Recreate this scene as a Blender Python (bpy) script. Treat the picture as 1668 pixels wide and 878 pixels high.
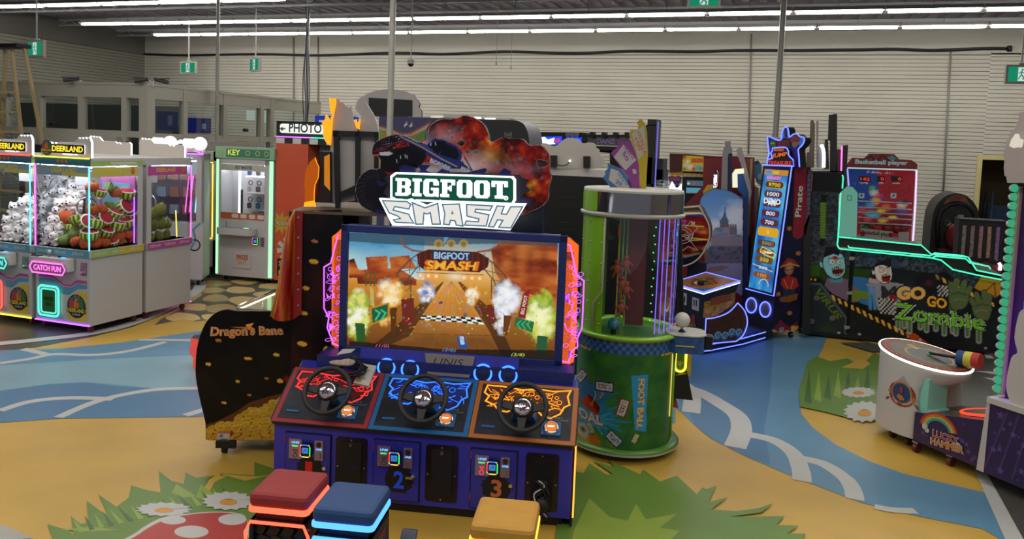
import bpy,math,random
import numpy as np
from mathutils import Vector,Matrix
for _o in list(bpy.data.objects): bpy.data.objects.remove(_o)
SC = bpy.context.scene
COL = SC.collection
random.seed(7)
RNG = np.random.RandomState(5)
PI = math.pi
# ------------------------------------------------------------- camera (surveyed from the photo's vanishing points)
CX,CY = 834.0,330.0
_v1 = np.array([-2950.-CX,90.-CY]); _v2 = np.array([1270.-CX,252.-CY])
FL = math.sqrt(-(_v1@_v2))
_X = -np.array([*_v1,FL]); _X /= np.linalg.norm(_X)
_Y = np.array([*_v2,FL]); _Y /= np.linalg.norm(_Y)
_Z = -np.cross(_X,_Y)
if _Z[1] > 0: _Z = -_Z
RM = np.stack([_X,_Y,_Z])
EYE = np.array([0.,0.,2.3])
cam = bpy.data.objects.new('camera',bpy.data.cameras.new('camera'))
COL.objects.link(cam); SC.camera = cam
cam.data.sensor_width = 36; cam.data.lens = 36*FL/1668
cam.data.shift_y = -(439-CY)/1668
cam.data.clip_end = 200
_m = Matrix.Identity(4)
for i in range(3):
    _m[i][0] = RM[i][0]; _m[i][1] = -RM[i][1]; _m[i][2] = -RM[i][2]; _m[i][3] = EYE[i]
cam.matrix_world = _m
# ------------------------------------------------------------- light and exposure
W = bpy.data.worlds.new('world'); SC.world = W; W.use_nodes = True
W.node_tree.nodes['Background'].inputs[0].default_value = (.80,.86,1,1)
W.node_tree.nodes['Background'].inputs[1].default_value = .34
TUBE_STRENGTH = 34.0
vs = SC.view_settings
vs.view_transform = 'Standard'; vs.look = 'None'; vs.gamma = 1; vs.exposure = -.08; vs.use_curve_mapping = False
def area(loc,size,energy,col,rot=(0,0,0)):
    l = bpy.data.lights.new('added_ceiling_fill','AREA'); l.shape = 'RECTANGLE'; l.size,l.size_y = size
    l.energy = energy; l.color = col
    o = bpy.data.objects.new('added_ceiling_fill',l); COL.objects.link(o); o.location = loc; o.rotation_euler = rot
area((-3,1,4.85),(18,1.2),430,(1,.95,.87))  # unseen fill lamps, added where further light rows are only assumed
area((-3,6.5,4.85),(18,1.2),420,(1,.95,.87))
# ------------------------------------------------------------- colour and material helpers
def lin(c):
    if isinstance(c,str):
        c = c.lstrip('#'); c = tuple(int(c[i:i+2],16)/255 for i in (0,2,4))
    return tuple(x/12.92 if x <= .04045 else ((x+.055)/1.055)**2.4 for x in c)
MATS = {}
def mat(name,col,rough=.5,metal=0.,var=0.,scale=8.,bump=0.,coat=0.,alpha=None):
    if name in MATS: return MATS[name]
    m = bpy.data.materials.new(name); m.use_nodes = True; MATS[name] = m
    nt = m.node_tree; b = nt.nodes['Principled BSDF']; c = lin(col)
    b.inputs['Base Color'].default_value = (*c,1); b.inputs['Roughness'].default_value = rough
    b.inputs['Metallic'].default_value = metal; b.inputs['Coat Weight'].default_value = coat
    if alpha is not None: b.inputs['Alpha'].default_value = alpha
    if var or bump:
        tc = nt.nodes.new('ShaderNodeTexCoord'); n = nt.nodes.new('ShaderNodeTexNoise')
        n.inputs['Scale'].default_value = scale; n.inputs['Detail'].default_value = 4
        nt.links.new(tc.outputs['Object'],n.inputs['Vector'])
        if var:
            r = nt.nodes.new('ShaderNodeValToRGB')
            r.color_ramp.elements[0].position = .3; r.color_ramp.elements[1].position = .7
            r.color_ramp.elements[0].color = (*[x*(1-var) for x in c],1)
            r.color_ramp.elements[1].color = (*[min(1,x*(1+var)) for x in c],1)
            nt.links.new(n.outputs['Fac'],r.inputs['Fac']); nt.links.new(r.outputs['Color'],b.inputs['Base Color'])
        if bump:
            bp = nt.nodes.new('ShaderNodeBump'); bp.inputs['Strength'].default_value = bump; bp.inputs['Distance'].default_value = .01
            nt.links.new(n.outputs['Fac'],bp.inputs['Height']); nt.links.new(bp.outputs['Normal'],b.inputs['Normal'])
    return m
def glow(name,col,strength):
    if name in MATS: return MATS[name]
    m = bpy.data.materials.new(name); m.use_nodes = True; MATS[name] = m
    nt = m.node_tree; nt.nodes.remove(nt.nodes['Principled BSDF'])
    e = nt.nodes.new('ShaderNodeEmission'); e.inputs[0].default_value = (*lin(col),1); e.inputs[1].default_value = strength
    nt.links.new(e.outputs[0],nt.nodes['Material Output'].inputs[0])
    return m
def glass(name,col=(.93,.96,.97),rough=.02,mixv=.12):
    if name in MATS: return MATS[name]
    m = bpy.data.materials.new(name); m.use_nodes = True; MATS[name] = m
    nt = m.node_tree; nt.nodes.remove(nt.nodes['Principled BSDF'])
    t = nt.nodes.new('ShaderNodeBsdfTransparent'); t.inputs[0].default_value = (*col,1)
    g = nt.nodes.new('ShaderNodeBsdfGlossy'); g.inputs['Roughness'].default_value = rough
    f = nt.nodes.new('ShaderNodeFresnel'); f.inputs[0].default_value = 1.45
    a = nt.nodes.new('ShaderNodeMath'); a.operation = 'MULTIPLY'; a.inputs[1].default_value = 1.0+mixv
    x = nt.nodes.new('ShaderNodeMixShader'); ge = nt.nodes.new('ShaderNodeNewGeometry'); bf = nt.nodes.new('ShaderNodeMath'); bf.operation = 'SUBTRACT'; bf.inputs[0].default_value = 1; nt.links.new(ge.outputs['Backfacing'],bf.inputs[1])
    mu = nt.nodes.new('ShaderNodeMath'); mu.operation = 'MULTIPLY'; nt.links.new(bf.outputs[0],mu.inputs[1])
    nt.links.new(f.outputs[0],a.inputs[0]); nt.links.new(a.outputs[0],mu.inputs[0]); nt.links.new(mu.outputs[0],x.inputs[0])
    nt.links.new(t.outputs[0],x.inputs[1]); nt.links.new(g.outputs[0],x.inputs[2])
    nt.links.new(x.outputs[0],nt.nodes['Material Output'].inputs[0])
    return m
def print_mat(name,rough=.35,emit=0.,metal=0.):
    """material whose colour is the printed artwork / the picture a screen shows"""
    if name in MATS: return MATS[name]
    m = bpy.data.materials.new(name); m.use_nodes = True; MATS[name] = m
    nt = m.node_tree; b = nt.nodes['Principled BSDF']; a = nt.nodes.new('ShaderNodeVertexColor'); a.layer_name = 'art'
    if emit:
        b.inputs['Base Color'].default_value = (.01,.01,.01,1)
        nt.links.new(a.outputs[0],b.inputs['Emission Color']); b.inputs['Emission Strength'].default_value = emit
    else: nt.links.new(a.outputs[0],b.inputs['Base Color'])
    b.inputs['Roughness'].default_value = rough; b.inputs['Metallic'].default_value = metal; b.inputs['Specular IOR Level'].default_value = .25
    return m
# ------------------------------------------------------------- survey helpers: where a sight line meets a real plane
def ray(px,py): return RM @ np.array([px-CX,py-CY,FL])
def on_z(px,py,z=0.):
    d = ray(px,py); return EYE+d*(z-EYE[2])/d[2]
def on_y(px,py,y):
    d = ray(px,py); return EYE+d*(y-EYE[1])/d[1]
def on_x(px,py,x):
    d = ray(px,py); return EYE+d*(x-EYE[0])/d[0]
class Fr:
    """upright local frame: origin on the floor, u = local x, v = local y (away from the front)"""
    def __init__(s,x,y,deg=0,z=0.):
        s.t = math.radians(deg); s.o = np.array([x,y,z])
        c,n = math.cos(s.t),math.sin(s.t); s.A = np.array([[c,n,0],[-n,c,0],[0,0,1.]])
    def l(s,w): return s.A@(np.array(w)-s.o)
    def w(s,l): return s.A.T@np.array(l,float)+s.o
    def hit(s,px,py,o,n):
        e = s.l(EYE); d = s.A@ray(px,py); return e+d*((np.array(o)-e)@n)/(d@n)
class Pl:
    """plane in a frame: point o, directions u and v, n = u x v points outwards"""
    def __init__(s,fr,o,u,v):
        s.fr = fr; s.o = np.array(o,float); s.u = np.array(u,float); s.v = np.array(v,float)
        s.u /= np.linalg.norm(s.u); s.v /= np.linalg.norm(s.v); s.n = np.cross(s.u,s.v)
    def p(s,a,b,d=0.): return s.o+s.u*a+s.v*b+s.n*d
    def px(s,x,y):
        q = s.fr.hit(x,y,s.o,s.n)-s.o; return (float(q@s.u),float(q@s.v))
    def pp(s,pts): return [s.px(*q) for q in pts]
def front(fr,v=0.): return Pl(fr,(0,v,0),(1,0,0),(0,0,1))
def rside(fr,u=0.): return Pl(fr,(u,0,0),(0,1,0),(0,0,1))
def lside(fr,u=0.): return Pl(fr,(u,0,0),(0,-1,0),(0,0,1))
def top(fr,z=0.): return Pl(fr,(0,0,z),(1,0,0),(0,1,0))
def zm(x0,y0,s,pts): return [(x0+x/s,y0+y/s) for x,y in pts]
def curve(pts,n=6,closed=True):
    out = []; N = len(pts); R = range(N) if closed else range(N-1)
    for i in R:
        g = lambda k: np.array(pts[k % N] if closed else pts[min(max(k,0),N-1)],float)
        p0,p1,p2,p3 = g(i-1),g(i),g(i+1),g(i+2)
        for j in range(n):
            t = j/n; out.append(tuple(.5*((2*p1)+(-p0+p2)*t+(2*p0-5*p1+4*p2-p3)*t*t+(-p0+3*p1-3*p2+p3)*t**3)))
    if not closed: out.append(tuple(pts[-1]))
    return out
def ell(cx,cy,rx,ry=None,n=24,a0=0,a1=2*PI,rot=0):
    ry = rx if ry is None else ry; full = abs(a1-a0) > 6.28; o = []
    for i in range(n if full else n+1):
        a = a0+(a1-a0)*i/n; x,y = rx*math.cos(a),ry*math.sin(a)
        o.append((cx+x*math.cos(rot)-y*math.sin(rot),cy+x*math.sin(rot)+y*math.cos(rot)))
    return o
def rrect(x0,y0,x1,y1,r,n=4):
    o = []
    for cx,cy,a in ((x1-r,y1-r,0),(x0+r,y1-r,90),(x0+r,y0+r,180),(x1-r,y0+r,270)):
        for i in range(n+1):
            t = math.radians(a+90*i/n); o.append((cx+r*math.cos(t),cy+r*math.sin(t)))
    return o
# ------------------------------------------------------------- lettering (Blender's own font turned into mesh)
_T = {}
def glyphs(s,off=0.):
    k = (s,off)
    if k not in _T:
        c = bpy.data.curves.new('t','FONT'); c.body = s; c.offset = off; c.resolution_u = 3
        o = bpy.data.objects.new('t',c); COL.objects.link(o)
        me = o.to_mesh(); me.calc_loop_triangles()
        v = np.array([x.co[:2] for x in me.vertices]).reshape(-1,2)
        t = [tuple(x.vertices) for x in me.loop_triangles]
        o.to_mesh_clear(); bpy.data.objects.remove(o); bpy.data.curves.remove(c)
        _T[k] = (v,t)
    return _T[k]
class MB:
    def __init__(s): s.v = []; s.f = []; s.mi = []; s.sm = []; s.ms = []
    def m(s,m):
        if m not in s.ms: s.ms.append(m)
        return s.ms.index(m)
    def add(s,vs,fs,m,sm=False):
        b = len(s.v); s.v.extend(tuple(map(float,x)) for x in vs); k = s.m(m)
        for f in fs: s.f.append(tuple(b+i for i in f)); s.mi.append(k); s.sm.append(sm)
        return s
    def bx(s,x0,x1,y0,y1,z0,z1,m):
        x0,x1 = sorted((x0,x1)); y0,y1 = sorted((y0,y1)); z0,z1 = sorted((z0,z1))
        v = [(x,y,z) for z in (z0,z1) for y in (y0,y1) for x in (x0,x1)]
        return s.add(v,[(0,2,3,1),(4,5,7,6),(0,1,5,4),(2,6,7,3),(0,4,6,2),(1,3,7,5)],m)
    def hexa(s,b,t,m):
        return s.add(list(b)+list(t),[(3,2,1,0),(4,5,6,7),(0,1,5,4),(1,2,6,5),(2,3,7,6),(3,0,4,7)],m)
    def prism(s,pl,poly,d0,d1,m,me=None):
        if getattr(pl,'v',None) is not None and pl.v[2] > .999 and pl.fr.o[2] == 0: poly = [(a,max(b,.01)) for a,b in poly]
        n = len(poly); A = sum(poly[i][0]*poly[(i+1) % n][1]-poly[(i+1) % n][0]*poly[i][1] for i in range(n))
        if A < 0: poly = poly[::-1]
        v = [pl.p(a,b,d0) for a,b in poly]+[pl.p(a,b,d1) for a,b in poly]
        s.add(v,[tuple(range(n))[::-1],tuple(range(n,2*n))],m)
        k = len(s.v)-2*n; e = s.m(me or m)
        for i in range(n):
            j = (i+1) % n; s.f.append((k+i,k+j,k+n+j,k+n+i)); s.mi.append(e); s.sm.append(False)
        return s
    def flat(s,pl,poly,d,m):
        n = len(poly); A = sum(poly[i][0]*poly[(i+1) % n][1]-poly[(i+1) % n][0]*poly[i][1] for i in range(n))
        if A < 0: poly = poly[::-1]
        return s.add([pl.p(a,b,d) for a,b in poly],[tuple(range(n))],m)
    def stroke(s,pl,pts,w,d,m,closed=False,t=0.):
        P = [np.array(p,float) for p in pts]; n = len(P); v = []
        for i in range(n):
            a = P[(i-1) % n] if (closed or i) else P[i]; b = P[(i+1) % n] if (closed or i < n-1) else P[i]
            e0 = P[i]-a; e1 = b-P[i]
            if np.linalg.norm(e0) < 1e-9: e0 = e1
            if np.linalg.norm(e1) < 1e-9: e1 = e0
            e0 = e0/(np.linalg.norm(e0)+1e-9); e1 = e1/(np.linalg.norm(e1)+1e-9)
            q = e0+e1; q = q/(np.linalg.norm(q)+1e-9); k = 1/max(.5,float(q@e0)); nn = np.array([-q[1],q[0]])*w/2*k
            v += [pl.p(*(P[i]+nn),d),pl.p(*(P[i]-nn),d)]
        f = [(2*i,2*i+1,2*((i+1) % n)+1,2*((i+1) % n)) for i in range(n if closed else n-1)]
        return s.add(v,f,m)
    def tube(s,pts,r,m,closed=False,n=8):
        P = [np.array(p,float) for p in pts]; N = len(P); up = None; vs_ = []; fs = []
        for i in range(N):
            a = P[(i-1) % N] if (closed or i) else P[i]; b = P[(i+1) % N] if (closed or i < N-1) else P[i]
            t = b-a; t = t/(np.linalg.norm(t)+1e-12)
            if up is None: up = np.array([0,0,1.]) if abs(t[2]) < .9 else np.array([1.,0,0])
            x = np.cross(t,up); x /= np.linalg.norm(x)+1e-12; y = np.cross(x,t); up = y
            rr = r[i] if hasattr(r,'__len__') else r
            for k in range(n):
                c = 2*PI*k/n; vs_.append(P[i]+rr*(x*math.cos(c)+y*math.sin(c)))
        for i in range(N if closed else N-1):
            for k in range(n):
                a,b = i*n,((i+1) % N)*n; fs.append((a+k,b+k,b+(k+1) % n,a+(k+1) % n))
        s.add(vs_,fs,m,True)
        if not closed:
            k = len(s.v)-N*n; s.f += [tuple(k+j for j in range(n)),tuple(k+(N-1)*n+j for j in range(n))[::-1]]; q = s.m(m); s.mi += [q,q]; s.sm += [False,False]
        return s
    def ptube(s,pl,pts,r,d,m,closed=False,n=8): return s.tube([pl.p(a,b,d) for a,b in pts],r,m,closed,n)
    def cyl(s,p0,p1,r,m,r1=None,n=24):
        P0,P1 = np.array(p0,float),np.array(p1,float); r1 = r if r1 is None else r1
        t = P1-P0; t = t/np.linalg.norm(t); up = np.array([0,0,1.]) if abs(t[2]) < .9 else np.array([1.,0,0])
        x = np.cross(t,up); x /= np.linalg.norm(x); y = np.cross(x,t); v = []
        for P,q in ((P0,r),(P1,r1)):
            v += [P+q*(x*math.cos(2*PI*k/n)+y*math.sin(2*PI*k/n)) for k in range(n)]
        s.add(v,[(k,n+k,n+(k+1) % n,(k+1) % n) for k in range(n)],m,True)
        s.add(v[:n],[tuple(range(n))],m); s.add(v[n:],[tuple(range(n))[::-1]],m)
        return s
    def lathe(s,prof,c,m,n=32,a0=0.,a1=2*PI,axis=None):
        full = abs(a1-a0) > 6.28; K = n if full else n+1; v = []; c = np.array(c,float)
        if axis is None: X,Y_,Z_ = np.eye(3)
        else:
            Z_ = np.array(axis,float); Z_ /= np.linalg.norm(Z_); up = np.array([0,0,1.]) if abs(Z_[2]) < .9 else np.array([1.,0,0])
            X = np.cross(up,Z_); X /= np.linalg.norm(X); Y_ = np.cross(Z_,X)
        for i in range(K):
            a = a0+(a1-a0)*i/n
            for r,z in prof: v.append(c+X*r*math.cos(a)+Y_*r*math.sin(a)+Z_*z)
        L = len(prof); f = []
        for i in range(n):
            j = (i+1) % K
            for k in range(L-1): f.append((i*L+k,j*L+k,j*L+k+1,i*L+k+1))
        return s.add(v,f,m,True)
    def sph(s,c,r,m,n=16,k=10,rot=None):
        r = np.array(r if hasattr(r,'__len__') else (r,r,r),float); c = np.array(c,float); v = []; f = []
        for i in range(k+1):
            for j in range(n):
                th = PI*i/k; ph = 2*PI*j/n; q = r*np.array([math.sin(th)*math.cos(ph),math.sin(th)*math.sin(ph),math.cos(th)])
                v.append(c+(rot@q if rot is not None else q))
        for i in range(k):
            for j in range(n): f.append((i*n+j,(i+1)*n+j,(i+1)*n+(j+1) % n,i*n+(j+1) % n))
        return s.add(v,f,m,True)
    def text(s,pl,t,x0,y0,w,h,d,m,off=0.,shear=0.,depth=0.):
        """fit the string t into the box of width w, height h whose lower left corner is (x0, y0)"""
        v,tr = glyphs(t,off)
        if not len(v): return s
        a,b = v.min(0),v.max(0); q = (v-a)/np.maximum(b-a,1e-6)
        def P(k,dd): x,y = q[k]; return pl.p(x0+x*w+shear*y*h,y0+y*h,dd)
        s.add([P(k,d) for k in range(len(v))],tr,m)
        if depth: s.add([P(k,d-depth) for k in range(len(v))],[x[::-1] for x in tr],m)
        return s
    def textq(s,pl,t,q,d,m,off=0.,grow=0.):
        """fit the string into a quad (bl, br, tr, tl) on the plane"""
        v,tr = glyphs(t,off); a,b = v.min(0),v.max(0); e = (v-a)/(b-a); e = e*(1+2*grow)-grow
        Q = [np.array(x,float) for x in q]
        s.add([pl.p(*(Q[0]*(1-x)*(1-y)+Q[1]*x*(1-y)+Q[2]*x*y+Q[3]*(1-x)*y),d) for x,y in e],tr,m)
        return s
    def build(s,name,parent=None,bevel=0.,**kw):
        me = bpy.data.meshes.new(name); me.from_pydata(s.v,[],s.f)
        for m in s.ms: me.materials.append(m)
        me.polygons.foreach_set('material_index',s.mi); me.polygons.foreach_set('use_smooth',s.sm); me.update()
        o = bpy.data.objects.new(name,me); COL.objects.link(o)
        if parent is not None: o.parent = parent
        if bevel:
            b = o.modifiers.new('bevel','BEVEL'); b.width = bevel; b.segments = 2; b.limit_method = 'ANGLE'; b.angle_limit = .7
        for k,x in kw.items(): o[k] = x
        return o
def thing(name,label,cat,fr=None,group=None,loc=None):
    o = bpy.data.objects.new(name,None); COL.objects.link(o); o.empty_display_size = .1
    if fr is not None: o.location = fr.o; o.rotation_euler = (0,0,fr.t)
    if loc is not None: o.location = loc
    o['label'] = label; o['category'] = cat
    if group: o['group'] = group
    return o
def tag(o,label,cat,group=None,fr=None):
    o['label'] = label; o['category'] = cat
    if group: o['group'] = group
    if fr is not None: o.location = fr.o; o.rotation_euler = (0,0,fr.t)
    return o
def struct(o): o['kind'] = 'structure'; return o
# ------------------------------------------------------------- printed / displayed pictures as fine coloured meshes
def vnoise(X,Y,seed=0):
    r = np.random.RandomState(seed); G = r.rand(64,64)
    xi = np.floor(X).astype(int); yi = np.floor(Y).astype(int); fx = X-xi; fy = Y-yi
    fx = fx*fx*(3-2*fx); fy = fy*fy*(3-2*fy)
    g = lambda a,b: G[a % 64,b % 64]
    return (g(xi,yi)*(1-fx)+g(xi+1,yi)*fx)*(1-fy)+(g(xi,yi+1)*(1-fx)+g(xi+1,yi+1)*fx)*fy
def fbm(X,Y,seed=0,o=4):
    s = 0; a = .5
    for i in range(o): s = s+a*vnoise(X*2**i+i*7.3,Y*2**i+i*3.1,seed+i); a /= 2
    return s/(1-.5**o)
def ramp(t,stops):
    xs = [q[0] for q in stops]; cs = np.array([lin(q[1]) for q in stops])
    return np.stack([np.interp(t,xs,cs[:,k]) for k in range(3)],-1)
class Cv:
    def __init__(s,pl,a0,a1,b0,b1,res,base='#000000',scale=1.):
        s.pl = pl; s.r = (a0,a1,b0,b1); s.nx = max(2,int(abs(a1-a0)/res)+1); s.ny = max(2,int(abs(b1-b0)/res)+1)
        s.A,s.B = np.meshgrid(np.linspace(a0,a1,s.nx),np.linspace(b0,b1,s.ny))
        s.c = np.zeros((s.ny,s.nx,3)); s.c[:] = lin(base); s.mask = np.ones((s.ny,s.nx),bool)
    def cells(s,poly):
        P = np.array(poly,float); a0,b0 = P.min(0); a1,b1 = P.max(0)
        sel = (s.A >= a0) & (s.A <= a1) & (s.B >= b0) & (s.B <= b1)
        if not sel.any(): return sel
        x = s.A[sel]; y = s.B[sel]; ins = np.zeros(len(x),bool); n = len(P)
        for i in range(n):
            x0,y0 = P[i]; x1,y1 = P[(i+1) % n]
            if y0 == y1: continue
            ins ^= ((y0 > y) != (y1 > y)) & (x < (x1-x0)*(y-y0)/(y1-y0)+x0)
        m = sel.copy(); m[sel] = ins; return m
    def poly(s,pts,col,al=1.,px=True):
        m = s.cells(s.pl.pp(pts) if px else pts)
        c = col if isinstance(col,np.ndarray) and col.ndim == 3 else np.array(lin(col))[None,None]*np.ones_like(s.c)
        s.c[m] = s.c[m]*(1-al)+c[m]*al; return m
    def win(s,x0,x1,y0,y1):
        r = s.r; i0 = int((x0-r[0])/(r[1]-r[0])*(s.nx-1)); i1 = int((x1-r[0])/(r[1]-r[0])*(s.nx-1))+2
        j0 = int((y0-r[2])/(r[3]-r[2])*(s.ny-1)); j1 = int((y1-r[2])/(r[3]-r[2])*(s.ny-1))+2
        return slice(max(0,j0),max(0,min(s.ny,j1))),slice(max(0,i0),max(0,min(s.nx,i1)))
    def line(s,pts,w,col,al=1.,px=True):
        """w in plane units"""
        P = s.pl.pp(pts) if px else pts; c = np.array(lin(col))
        for (x0,y0),(x1,y1) in zip(P[:-1],P[1:]):
            W_ = s.win(min(x0,x1)-w,max(x0,x1)+w,min(y0,y1)-w,max(y0,y1)+w); A = s.A[W_]; B = s.B[W_]
            if not A.size: continue
            dx,dy = x1-x0,y1-y0; L = dx*dx+dy*dy+1e-12
            t = np.clip(((A-x0)*dx+(B-y0)*dy)/L,0,1)
            d = np.hypot(A-x0-t*dx,B-y0-t*dy); k = (np.clip(1.3-d/(w/2),0,1)*al)[...,None]
            s.c[W_] = s.c[W_]*(1-k)+c*k
    def soft(s,x,y,rx,ry,col,al=1.,px=True,p=1.5,noise=None,seed=1):
        if px: a,b = s.pl.px(x,y); k = abs(s.pl.px(x+10,y)[0]-a)/10; rx *= k; ry *= k
        else: a,b = x,y
        q = 2.2 if noise else 1; W_ = s.win(a-rx*q,a+rx*q,b-ry*q,b+ry*q); A = s.A[W_]; B = s.B[W_]
        if not A.size: return
        d = ((A-a)/rx)**2+((B-b)/ry)**2
        if noise: d = d*(1+noise*(fbm(A/rx*3+9,B/ry*3+9,seed)*2-1)*2)
        k = (np.clip(1-np.maximum(d,0)**.5,0,1)**p*al)[...,None]; s.c[W_] = s.c[W_]*(1-k)+np.array(lin(col))*k
    def text(s,t,q,col,off=0.,px=True,grow=0.,al=1.):
        """q: quad (bl, br, tr, tl)"""
        v,tr = glyphs(t,off); a,b = v.min(0),v.max(0); e = (v-a)/(b-a); e = e*(1+2*grow)-grow
        Q = [np.array(x,float) for x in (s.pl.pp(q) if px else q)]
        V = np.array([Q[0]*(1-x)*(1-y)+Q[1]*x*(1-y)+Q[2]*x*y+Q[3]*(1-x)*y for x,y in e]); c = np.array(lin(col))
        for T in tr:
            p = V[list(T)]; lo,hi = p.min(0),p.max(0); r = s.r
            i0 = max(0,int((lo[0]-r[0])/(r[1]-r[0])*(s.nx-1))); i1 = min(s.nx,int((hi[0]-r[0])/(r[1]-r[0])*(s.nx-1))+2)
            j0 = max(0,int((lo[1]-r[2])/(r[3]-r[2])*(s.ny-1))); j1 = min(s.ny,int((hi[1]-r[2])/(r[3]-r[2])*(s.ny-1))+2)
            if i1 <= i0 or j1 <= j0: continue
            A = s.A[j0:j1,i0:i1]; B = s.B[j0:j1,i0:i1]; g = []
            for k in range(3):
                (x0,y0),(x1,y1) = p[k],p[(k+1) % 3]; g.append((x1-x0)*(B-y0)-(y1-y0)*(A-x0))
            m = ((g[0] >= 0) & (g[1] >= 0) & (g[2] >= 0)) | ((g[0] <= 0) & (g[1] <= 0) & (g[2] <= 0))
            s.c[j0:j1,i0:i1][m] = s.c[j0:j1,i0:i1][m]*(1-al)+c*al
    def tone(s,al,amp,f,seed=3):
        s.c *= (1+amp*(fbm(s.A*f+50,s.B*f+50,seed)*2-1))[...,None]
    def build(s,name,material,parent=None,d=0.,warp=None,**kw):
        n = s.nx*s.ny; P = s.pl.o+s.A[...,None]*s.pl.u+s.B[...,None]*s.pl.v+s.pl.n*d
        if warp is not None: P = warp(s.A,s.B,d)
        P = P.reshape(-1,3); idx = np.arange(n).reshape(s.ny,s.nx)
        F = np.stack([idx[:-1,:-1],idx[:-1,1:],idx[1:,1:],idx[1:,:-1]],-1)
        M = s.mask[:-1,:-1] & s.mask[:-1,1:] & s.mask[1:,1:] & s.mask[1:,:-1]
        F = F[M]; use = np.unique(F); re = -np.ones(n,int); re[use] = np.arange(len(use)); F = re[F]; P = P[use]
        me = bpy.data.meshes.new(name); me.vertices.add(len(P)); me.vertices.foreach_set('co',P.astype(np.float32).ravel())
        me.loops.add(F.size); me.loops.foreach_set('vertex_index',F.ravel().astype(np.int32))
        me.polygons.add(len(F)); me.polygons.foreach_set('loop_start',np.arange(0,F.size,4,dtype=np.int32))
        me.polygons.foreach_set('loop_total',np.full(len(F),4,np.int32)); me.update(calc_edges=True)
        at = me.color_attributes.new('art','FLOAT_COLOR','POINT')
        c = np.concatenate([np.clip(s.c.reshape(-1,3)[use],0,4),np.ones((len(use),1))],1)
        at.data.foreach_set('color',c.astype(np.float32).ravel())
        me.materials.append(material)
        if warp is not None: me.polygons.foreach_set('use_smooth',np.ones(len(F),bool))
        o = bpy.data.objects.new(name,me); COL.objects.link(o)
        if parent is not None: o.parent = parent
        for k,x in kw.items(): o[k] = x
        return o
def copy_tree(o,parent=None):
    c = o.copy(); COL.objects.link(c)
    if parent is not None: c.parent = parent
    for ch in o.children: copy_tree(ch,c)
    return c
# common materials
WHITE = mat('white_lacquer','#b4b1b0',.4); BLACK = mat('black_panel','#08080a',.5); BLK2 = mat('soft_black','#151517',.6)
STEEL = mat('steel','#9a9a9c',.35,.9); CHROME = mat('chrome','#d8d8dc',.15,1.); GREYP = mat('grey_back_board','#b4aeaa',.6)
RUBBER = mat('caster_rubber','#5a1a20',.5); BRUB = mat('black_rubber','#101010',.6)
# ============================================================= THE HALL
WF = Fr(0,0,0)
GRND = top(WF,0)
Y_BACK = 18.0; X_LEFT = -17.3; Z_CEIL = 5.05; X_RIGHT = 9.0
# ---- floor: one painted floor, the mural is in its own paint layers
paint = lambda n,c,v=.10: mat('floor_paint_'+n,c,.42,0,v,1.6,.05,0)
F_Y = paint('sand','#b9953c'); F_G = paint('concrete','#46433f',.2); F_B1 = paint('river','#55809c'); F_B2 = paint('river_light','#7397a4')
F_B3 = paint('river_deep','#416e90'); F_W = paint('white','#b0b0ac',.04); F_GR = paint('grass','#5b7a2c'); F_GR2 = paint('grass_light','#7f9638')
F_RED = paint('mushroom','#a02d28'); F_DG = paint('grass_dark','#3f5f2a'); F_ST = paint('stone','#c8ac6a'); F_CR = paint('daisy_heart','#c08426')
F_GAP = paint('stone_gap','#4c4a42'); F_BRN = paint('tan','#a88a55'); F_PL = paint('pale_grey','#9a9a92')
fl = MB(); lay = [0]
def P(pts,m,smooth=0,zoom=None):
    if zoom: pts = zm(*zoom,pts)
    if smooth: pts = curve(pts,smooth)
    lay[0] += 1; fl.flat(GRND,GRND.pp(pts),.0001*lay[0],m)
def S(pts,w,m,zoom=None,smooth=6):
    if zoom: pts = zm(*zoom,pts)
    q = GRND.pp(pts)
    if smooth: q = curve(q,smooth,False)
    lay[0] += 1; fl.stroke(GRND,q,w,.0001*lay[0],m)
fl.flat(GRND,[(X_LEFT,-3),(X_RIGHT,-3),(X_RIGHT,Y_BACK),(X_LEFT,Y_BACK)],0,F_G)
P([(-200,575),(0,573),(60,566),(150,549),(215,533),(280,507),(325,478),(326,462),(345,452),(470,448),(700,452),(1100,470),(1400,505),(1500,556),(1532,600),(1560,700),(1590,766),(1637,878),(1700,990),(-250,1100)],F_Y)
Z7 = (0,440,2.004); Z6 = (900,660,2.172)
# pebble field beside the claw machines
P([(318,462),(345,450),(480,448),(700,452),(690,520),(470,520),(400,515),(250,531),(262,520),(300,500),(330,480)],F_GAP)
_st = [(352,462,22,4),(400,459,20,3.5),(440,466,18,4),(345,473,20,4),(392,472,22,4.5),(438,480,22,5),(352,486,20,5),(400,490,24,6),(318,500,20,5),(360,503,24,6),(300,517,26,6),(350,517,20,5),(410,507,26,5),(470,468,18,4),(500,480,26,6),(480,500,26,7),(460,456,20,3),(560,462,30,5),(620,470,30,6),(560,485,30,7),(620,495,30,8),(540,505,30,7)]
for i,(x,y,rx,ry) in enumerate(_st):
    P([(x+1.12*rx*(1+.14*math.sin(3*i+2.1*k))*math.cos(k*PI/5),y+1.2*ry*(1+.14*math.cos(2*i+1.7*k))*math.sin(k*PI/5)) for k in range(10)],F_ST if i % 3 else F_BRN,3)
P([(238,533),(300,520),(330,527),(400,520),(470,520),(470,545),(330,545),(240,545)],F_Y)
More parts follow.
